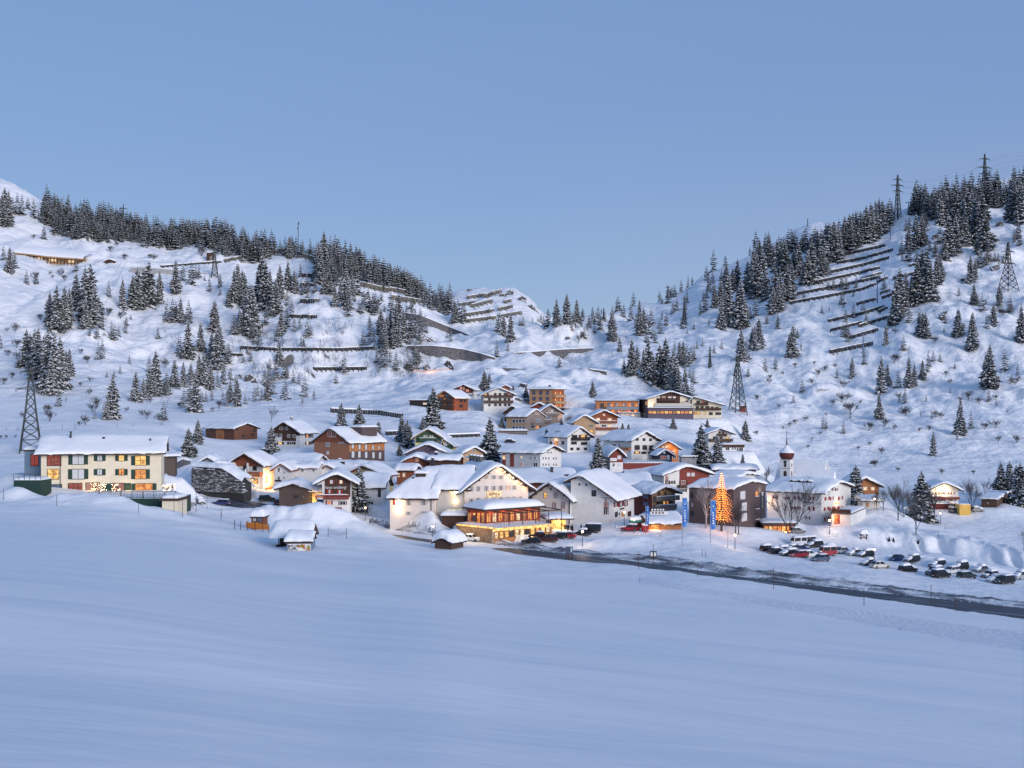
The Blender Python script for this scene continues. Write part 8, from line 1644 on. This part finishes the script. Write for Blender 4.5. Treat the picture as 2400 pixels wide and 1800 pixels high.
m = MB(); m.bx(-0.62,0.62,-0.12,0.12,1.9,3.1); m.build('panel', METAL, t); m = MB(); m.bx(-0.5,-0.1,-0.135,-0.12,2.2,2.9); m.bx(0.12,0.5,-0.135,-0.12,2.2,2.9); m.build('notice', FRW, t)
g = hit(1334, 1310, 190); t = thing('notice_board', 'blue grey notice board on three legs beside the road', 'sign', g, 0.1); k = g.y/F
m = MB(); m.bx(-8.5*k, 8.5*k, -0.1, 0.1, 12*k, 29*k); m.build('panel', mat('board_blue', (0.06,0.08,0.14), 0.7), t); m = MB(); m.bx(3*k, 7*k, -0.12, -0.1, 16*k, 27*k); m.build('notice', mat('notice_sheet', (0.40,0.55,0.52), 0.7), t)
for x in (-6,-1,7): m = MB(); m.bx(x*k-0.12, x*k+0.12, -0.1, 0.1, -0.5, 12*k); m.build('leg', WDARK, t)
# banners
def banner_mat(nm):
    return mat(nm, (0.03,0.12,0.42), 0.8, (0.12,0.30,0.62), 1.4, (1,1,1.0), lo=0.40, hi=0.62)
BAN = banner_mat('blue_banner')
for (px, pt_, pb_, pole_b, w_, ym, lab) in [(1513,1187,1229,1252,8,225,'smallest blue banner, left of the timber kiosk'),(1599,1168,1235,1278,11,205,'tall blue banner at the right end of the timber kiosk'),(1665,1173,1241,1272,12,210,'blue banner beside the lit tree')]:
    g = hit(px, pole_b, ym); k = g.y/F; H = (pole_b-pt_)*k; t = thing('banner', lab, 'flag', g, 0.15, 'blue banners in the village'); m = MB(); m.tube((0,0,-0.5),(0,0,H+0.3),0.07,0.05,8); m.tube((0,0,H),(w_*k,0,H+0.1),0.04,0.04,6); m.build('pole', GALV, t)
    n = 10; Hf = (pb_-pt_)*k; U = np.linspace(0, 1, 6); V = np.linspace(0, 1, n); A, B = np.meshgrid(U, V, indexing='ij'); put('cloth', grid_mesh('cloth', 0.08+A*w_*k, 0.18*np.sin(B*5+A*3)*A, H-B*Hf, BAN), t)
    m = MB(); s_ = w_*k*0.16
    for a in range(4):
        c_, s2 = math.cos(a*math.pi/4), math.sin(a*math.pi/4); m.bar((w_*k*0.55-c_*s_,-0.2,H-Hf*0.2-s2*s_), (w_*k*0.55+c_*s_,-0.2,H-Hf*0.2+s2*s_), 0.07)
    m.build('snowflake_emblem', FRW, t)
    for j in range(5): m = MB(); z = H-Hf*(0.45+0.09*j); m.bx(w_*k*0.36, w_*k*0.66, -0.22, -0.2, z, z+Hf*0.045); m.build('letter', FRW, t)
# ------------------------------------------------------------------ lit tree and birch
def lit_tree():
    g = hit(1691, 1245, 225); k = g.y/F; H = (1245-1106)*k; t = thing('lit_tree', 'tall tree strung all over with glowing orange fairy lights', 'tree', g); r_ = random.Random(3)
    m = MB(); m.tube((0,0,-1),(0,0,H*0.5),0.30,0.20,8); m.tube((0,0,H*0.5),(0,0,H),0.20,0.03,8); m.build('trunk', BARK, t)
    br = MB(); li = MB(); glow = []
    for i in range(22):
        u = i/21; z = H*(0.19+0.78*u); rad = H*(0.205-0.10*abs(u-0.22)) if u < 0.5 else H*0.125*(1-u)/0.5+0.2; n = 8 if u < 0.6 else 6
        for j in range(n):
            a = 2*math.pi*j/n + i*0.7 + r_.uniform(-.2,.2); r = rad*r_.uniform(0.72,1.12); ca, sa = math.cos(a), math.sin(a); pr = None
            for s_ in range(6):
                v = s_/5; p = Vector((ca*r*v, sa*r*v, z + 0.10*r*math.sin(v*3.1) - 0.28*r*v*v)); 
                if pr is not None:
                    br.tube(pr, p, 0.05*(1-v*0.6), 0.04*(1-v*0.6), 3, cap=False)
                    for q in range(2):
                        c_ = pr.lerp(p, (q+r_.random())/2)+Vector((r_.uniform(-.05,.05),r_.uniform(-.05,.05),0.05)); e = 0.045
                        li.add([c_+Vector((e,0,0)),c_+Vector((0,e,0)),c_+Vector((-e,0,0)),c_+Vector((0,-e,0)),c_+Vector((0,0,e)),c_-Vector((0,0,e))], [(0,1,4),(1,2,4),(2,3,4),(3,0,4),(1,0,5),(2,1,5),(3,2,5),(0,3,5)])
                pr = p
    br.build('branches', BARK, t); o = li.build('fairy_lights', mat('fairy_glow', (0.1,0.05,0.02), 0.5, emit=(1.0,0.28,0.05), es=8.0), t); o['kind'] = 'stuff'
    for z, e in ((0.22,170),(0.45,120),(0.7,60)):
        l = bpy.data.lights.new('lamp_light', 'POINT'); l.energy = e; l.color = (1.0,0.42,0.13); l.shadow_soft_size = 1.2; put('lamp_light', l, t, (0.2,-2.9*(1.1-z),H*z))
lit_tree()
PALEB = mat('lit_birch_bark', (0.42,0.38,0.36), 0.9, (0.20,0.17,0.16), 6.0)  # whitish birch bark, with the lamplight on it put into the colour
bm_ = bare_mesh(91, 1, 0.62, 5, 1, 0.30, 0.020, weep=0.03).mesh('bare_tree', PALEB)
bare('bare_tree', bm_, 1655, 1238, 120, 235, 'pale lit birch left of the lit tree'); bare('bare_tree', BARE[1], 1724, 1255, 95, 225, 'dark bare tree in front of the dark shingle hotel right of the lit tree')
# ------------------------------------------------------------------ kiosks and huts near the road
b = Bld('hut', 'little dark hut beside the road wearing an enormous snow cap', 1019, 1058, 1086, 1290, 1274, 214, 28, 'y', 1260, wall=WDARKV, ov=0.5, og=0.5, snow=1.5, cat='hut')
b = Bld('kiosk', 'timber ski kiosk with a broad snow roof and lettered board between the blue banners', 1521, 1597, None, 1243, 1227, 243, -4, 'x', 1201, wall=WORANGE, dep=10, ov=0.9, og=0.6, snow=0.75, cat='kiosk')
b.wins('F', *z6, [(965,790,40,36,'w'),(1040,790,40,30,'o'),(1100,788,30,26,'o'),(1180,790,40,26,'m')], fr=WDARK); b.lamp('F', 1535, 1233, 160, (1,0.55,0.2), 1.0)
m = MB(); x0, x1 = b.L*0.08, b.L*0.62; zz = b.h+2.6; m.bx(x0,x1,1.2,1.3,zz,zz+0.65); o = m.build('name_board', BLACK, b.root); m = MB(); m.bx(x0,x1,1.15,1.25,zz-0.75,zz-0.05); m.build('name_board', FRW, b.root)
m = MB(); [m.bx(x0+0.3+i*0.75, x0+0.75+i*0.75, 1.12,1.15,zz-0.55,zz-0.2) for i in range(int((x1-x0)/0.75)-1)]; o2 = m.build('letters', FRB, b.root); o2['kind'] = 'stuff'
m = MB(); [m.bx(x0+0.2+i*0.62, x0+0.6+i*0.62, 1.17,1.2,zz+0.15,zz+0.5) for i in range(int((x1-x0)/0.62)-1)]; o2 = m.build('letters', FRW, b.root); o2['kind'] = 'stuff'
t, w, h = box_px('kiosk', 'small ticket kiosk with a green fascia and red striped front', 'kiosk', 1478, 1504, 1219, 1238, 246, 3, WDARK, 0.8, -0.05); m = MB(); m.bx(-0.1,w+0.1,-0.2,-0.01,h-0.5,h-0.02); m.build('fascia', mat('teal_board', (0.05,0.28,0.24), 0.7), t)
m = MB(); m.bx(0.2,w*0.45,-0.06,0,0.4,h-0.6); m.build('poster', PALE, t)
for i in range(4): m = MB(); m.bx(w*0.52+i*0.26, w*0.52+i*0.26+0.14, -0.07, 0, 0.2, h-0.6); m.build('stripe', SHR, t)
t, w, h = box_px('awning', 'red covered stall entrance left of the timber kiosk', 'stall', 1507, 1519, 1232, 1248, 240, 3, SHR, 0.0, 0.5); pillow('snow', 0, w, 0, 3, h, 0.35, t)
# main field kiosk
b = Bld('kiosk', 'snow laden wooden kiosk with a colourful banner standing in the open snowfield', 672, 731, None, 1293, 1271, 172, -4, 'x', 1243, wall=BLUEW, dep=5, ov=0.35, og=0.2, snow=0.55, cat='kiosk')
m = MB(); m.bx(0.25,b.L-0.2,-0.06,-0.01,0.1,b.h-0.25); ban = m.build('banner', FRW, b.root)
m = MB(); r_ = random.Random(2)
for i, cm in enumerate((BLACK, mat('banner_olive', (0.25,0.22,0.03), 0.7), mat('banner_orange', (0.42,0.16,0.03), 0.7), mat('banner_grey', (0.35,0.36,0.38), 0.7))):
    m = MB()
    for j in range(12): x = b.L*((0.45 if i in (1,2) else 0.08)+0.46*r_.random()*(1.0 if i in (1,2) else 0.8)); z_ = b.h*r_.uniform(0.12,0.68); s_ = r_.uniform(0.08,0.20); m.bx(x-s_, x+s_, -0.075-0.004*i-0.0003*j, -0.06, z_-s_*0.8, z_+s_*0.8)
    o = m.build('print', cm, ban); o['kind'] = 'stuff'
t = thing('shelter', 'steep roofed timber shelter heaped with snow just behind the banner kiosk', 'hut', P(648, 1284, 178)); k = 178/F
m = MB(); m.bx(6*k, 26*k, 0.4, 4, -2, 26*k); m.build('wall', WDARKV, t); m = MB()
for x in (-14*k, 84*k): m.add([(x,-0.6,24*k),(x,5.6,24*k),(x,2.5,52*k),(x+0.14,-0.6,24*k),(x+0.14,5.6,24*k),(x+0.14,2.5,52*k)], [(0,1,2),(3,5,4),(0,2,5,3),(1,4,5,2),(0,3,4,1)])
m.build('gable_board', WDARK, t)
nu, nv = 18, 14; A, B = np.meshgrid(np.linspace(-1,1,nu), np.linspace(-1,1,nv), indexing='ij'); X = 35*k+A*50*k; Y_ = 2.5+B*3.2; Z = 24*k + 27*k*(1-np.abs(B))**0.8 + 0.9*np.clip(1-np.abs(A)**6,0,1)**0.5*np.clip(1-np.abs(B)**4,0,1)**0.5
put('snow', grid_mesh('snow', X, Y_, Z, SNOW_R), t)
m = MB(); m.bx(2*k, 20*k, -1.4, 0.2, -1.0, 8*k); m.build('counter', BLACK, t)
for x in (6,12,18): m = MB(); m.bx(x*k-0.06, x*k+0.06, -0.3, -0.15, 0, 27*k); m.build('post', METAL, t)
b = Bld('hut', 'small lift hut with a high square snow cap and brown boards behind orange netting', 589, 617, None, 1243, 1214, 205, 3, flat=True, dep=3, wall=mat('hut_brown', (0.20,0.075,0.035), 0.8), ov=0.25, snow=1.4, cat='hut')
b.win('F', 597, 1218, 9, 8, 'c', fr=WDARK); b.win('F', 609, 1218, 11, 10, 'b', fr=WDARK)
ORN = mat('orange_netting', (0.50,0.17,0.03), 0.8)
t = thing('safety_fence', 'orange netting fence around the small lift hut', 'fence', P(550, 1232, 198)); k = 198/F
for i, (x, h_) in enumerate(((0,14),(14,12),(30,15),(48,15),(66,15),(80,15))): m = MB(); z0 = -i*2.1*k; m.tube((x*k,0,z0-1),(x*k,0,z0+h_*k),0.06,0.06,6); m.build('post', BLACK, t)
m = MB()
for j in range(9): zz = (1.0+1.35*j)*k; m.bar((26*k,0,zz-3.4*k), (80*k,0,zz-10.5*k), 0.05)
for i in range(60): x = (26+0.9*i)*k; m.bar((x,0,-4.0*k-(x/k-26)*0.13*k), (x,0,8.5*k-(x/k-26)*0.13*k), 0.04)
o = m.build('netting', ORN, t)
m = MB(); m.bx(30*k, 60*k, 0.15, 0.25, -6*k, 7*k); m.build('padding', mat('yellow_padding', (0.48,0.26,0.03), 0.8, (0.30,0.10,0.02), 2.0), t)
t = thing('snow_fence', 'sagging net fence on two stakes in the snow right of the kiosk', 'fence', P(769, 1250, 212)); k = 212/F
for x, h_ in ((0,16),(43,17)): m = MB(); m.tube((x*k,0,-1-x*0.1*k),(x*k,0,h_*k-x*0.1*k),0.06,0.05,6); m.build('stake', METAL, t)
m = MB()
for j in range(6):
    for i in range(10):
        u0, u1 = i/10, (i+1)/10; f_ = lambda u: ((12-2.0*j)*k - 8*k*4*u*(1-u)*0.6 - 4*k*u); m.bar((43*k*u0,0,f_(u0)), (43*k*u1,0,f_(u1)), 0.03)
m.build('netting', WIRE, t)
t = thing('gateway', 'small roofed timber gateway with a snow cap above the car park', 'gateway', hit(2016, 1264, 250)); k = t.location.y/F
for x in (2,15): m = MB(); m.bx(x*k-0.1, x*k+0.1, -0.1, 0.1, -1, 11*k); m.build('post', WDARK, t)
m = MB(); m.bar((-1*k,0,9*k),(8.5*k,0,16*k),0.3,0.2); m.bar((18*k,0,9*k),(8.5*k,0,16*k),0.3,0.2); m.bar((0,0,4*k),(17*k,0,4*k),0.12); m.build('roof', WDARK, t); pillow('snow', 0, 18*k, -0.5, 0.8, 13*k, 1.0, t)
for i, (px, pb, lab) in enumerate([(2084,1266,'small black cone right of the timber gateway'),(2152,1272,'small black cone below the tall spruce'),(2094,1268,'low dark bump of a buried wall near the gateway')]):
    g = hit(px, pb, 250); m = MB(); m.tube((0,0,-0.3),(0,0,0.9),0.4,0.05,8); o = m.build('dark_cone', BLACK); o.location = g; tag(o, lab, 'dark_shape')  # black cones for small dark shapes of unknown kind
# ------------------------------------------------------------------ people
def person(px, pb, label, seed, ym, rz):
    r_ = random.Random(seed); g = hit(px, pb, ym); step = r_.uniform(0.05,0.16)
    J = {'pel':(0,0,0.95),'che':(0,-0.02,1.28),'nek':(0,0,1.48),'hed':(0,-0.02,1.66),'lh':(-0.10,0,0.90),'lk':(-0.11,-step,0.50),'la':(-0.11,step*0.2,0.08),'lt':(-0.11,-0.14+step*0.2,0.03),'rh':(0.10,0,0.90),'rk':(0.11,step*0.3,0.50),'ra':(0.11,step,0.08),'rt':(0.11,-0.12+step,0.03),
         'ls':(-0.19,0,1.42),'le':(-0.27,0.03,1.15),'lw':(-0.25,-0.10,0.92),'rs':(0.19,0,1.42),'re':(0.27,0.03,1.15),'rw':(0.25,-0.10,0.92)}
    rad = {'pel':.16,'che':.18,'nek':.07,'hed':.11,'lh':.11,'lk':.075,'la':.055,'lt':.045,'rh':.11,'rk':.075,'ra':.055,'rt':.045,'ls':.085,'le':.065,'lw':.045,'rs':.085,'re':.065,'rw':.045}
    E = [('pel','che'),('che','nek'),('nek','hed'),('pel','lh'),('lh','lk'),('lk','la'),('la','lt'),('pel','rh'),('rh','rk'),('rk','ra'),('ra','rt'),('che','ls'),('ls','le'),('le','lw'),('che','rs'),('rs','re'),('re','rw')]
    ks = list(J); me = bpy.data.meshes.new('person_body'); me.from_pydata([J[k] for k in ks], [(ks.index(a), ks.index(b_)) for a, b_ in E], [])
    o = bpy.data.objects.new('tmp', me); COL.objects.link(o); md = o.modifiers.new('skin', 'SKIN'); sv_ = me.skin_vertices[0].data
    for i, k in enumerate(ks): sv_[i].radius = (rad[k], rad[k]); sv_[i].use_root = (k == 'pel')
    sb = o.modifiers.new('sub', 'SUBSURF'); sb.levels = 1; sb.render_levels = 1
    bpy.context.view_layer.update(); m2 = bpy.data.meshes.new_from_object(o.evaluated_get(bpy.context.evaluated_depsgraph_get())); bpy.data.objects.remove(o)
    jk = mat('jacket_%d' % (seed % 3), [(0.03,0.03,0.04),(0.05,0.04,0.035),(0.02,0.03,0.06)][seed % 3], 0.8); tr = mat('dark_trousers', (0.02,0.02,0.024), 0.8); sk = mat('skin', (0.45,0.28,0.2), 0.6)
    m2.materials.clear(); [m2.materials.append(x) for x in (jk, tr, sk)]
    for p in m2.polygons: p.material_index = 2 if p.center.z > 1.52 else (1 if p.center.z < 0.88 and abs(p.center.x) < 0.22 else 0); p.use_smooth = True
    t = thing('person', label, 'person', g, rz); put('body', m2, t)
    b_ = bmesh.new(); bmesh.ops.create_uvsphere(b_, u_segments=10, v_segments=6, radius=0.125); [setattr(v, 'co', Vector((v.co.x, v.co.y, max(v.co.z, -0.01)))) for v in b_.verts]; hm = bpy.data.meshes.new('hat'); b_.to_mesh(hm); b_.free(); hm.materials.append(tr); put('hat', hm, t, (0,-0.01,1.70))
for i, (px, pb, lab, rz) in enumerate([(1324,1246,'person in dark winter clothes at the left of the small group by the entrance',0.3),(1328,1247,'person in a dark jacket second in the small group by the entrance',1.2),(1332,1246,'person in dark clothes third in the small group by the entrance',-0.8),(1339,1248,'person in a dark jacket standing slightly right of the small group',2.6),(1342,1248,'person in dark clothes rightmost of the group by the entrance',2.0),(1362,1246,'person walking alone behind the low black car',1.0)]): person(px, pb, lab, i, 225, rz)
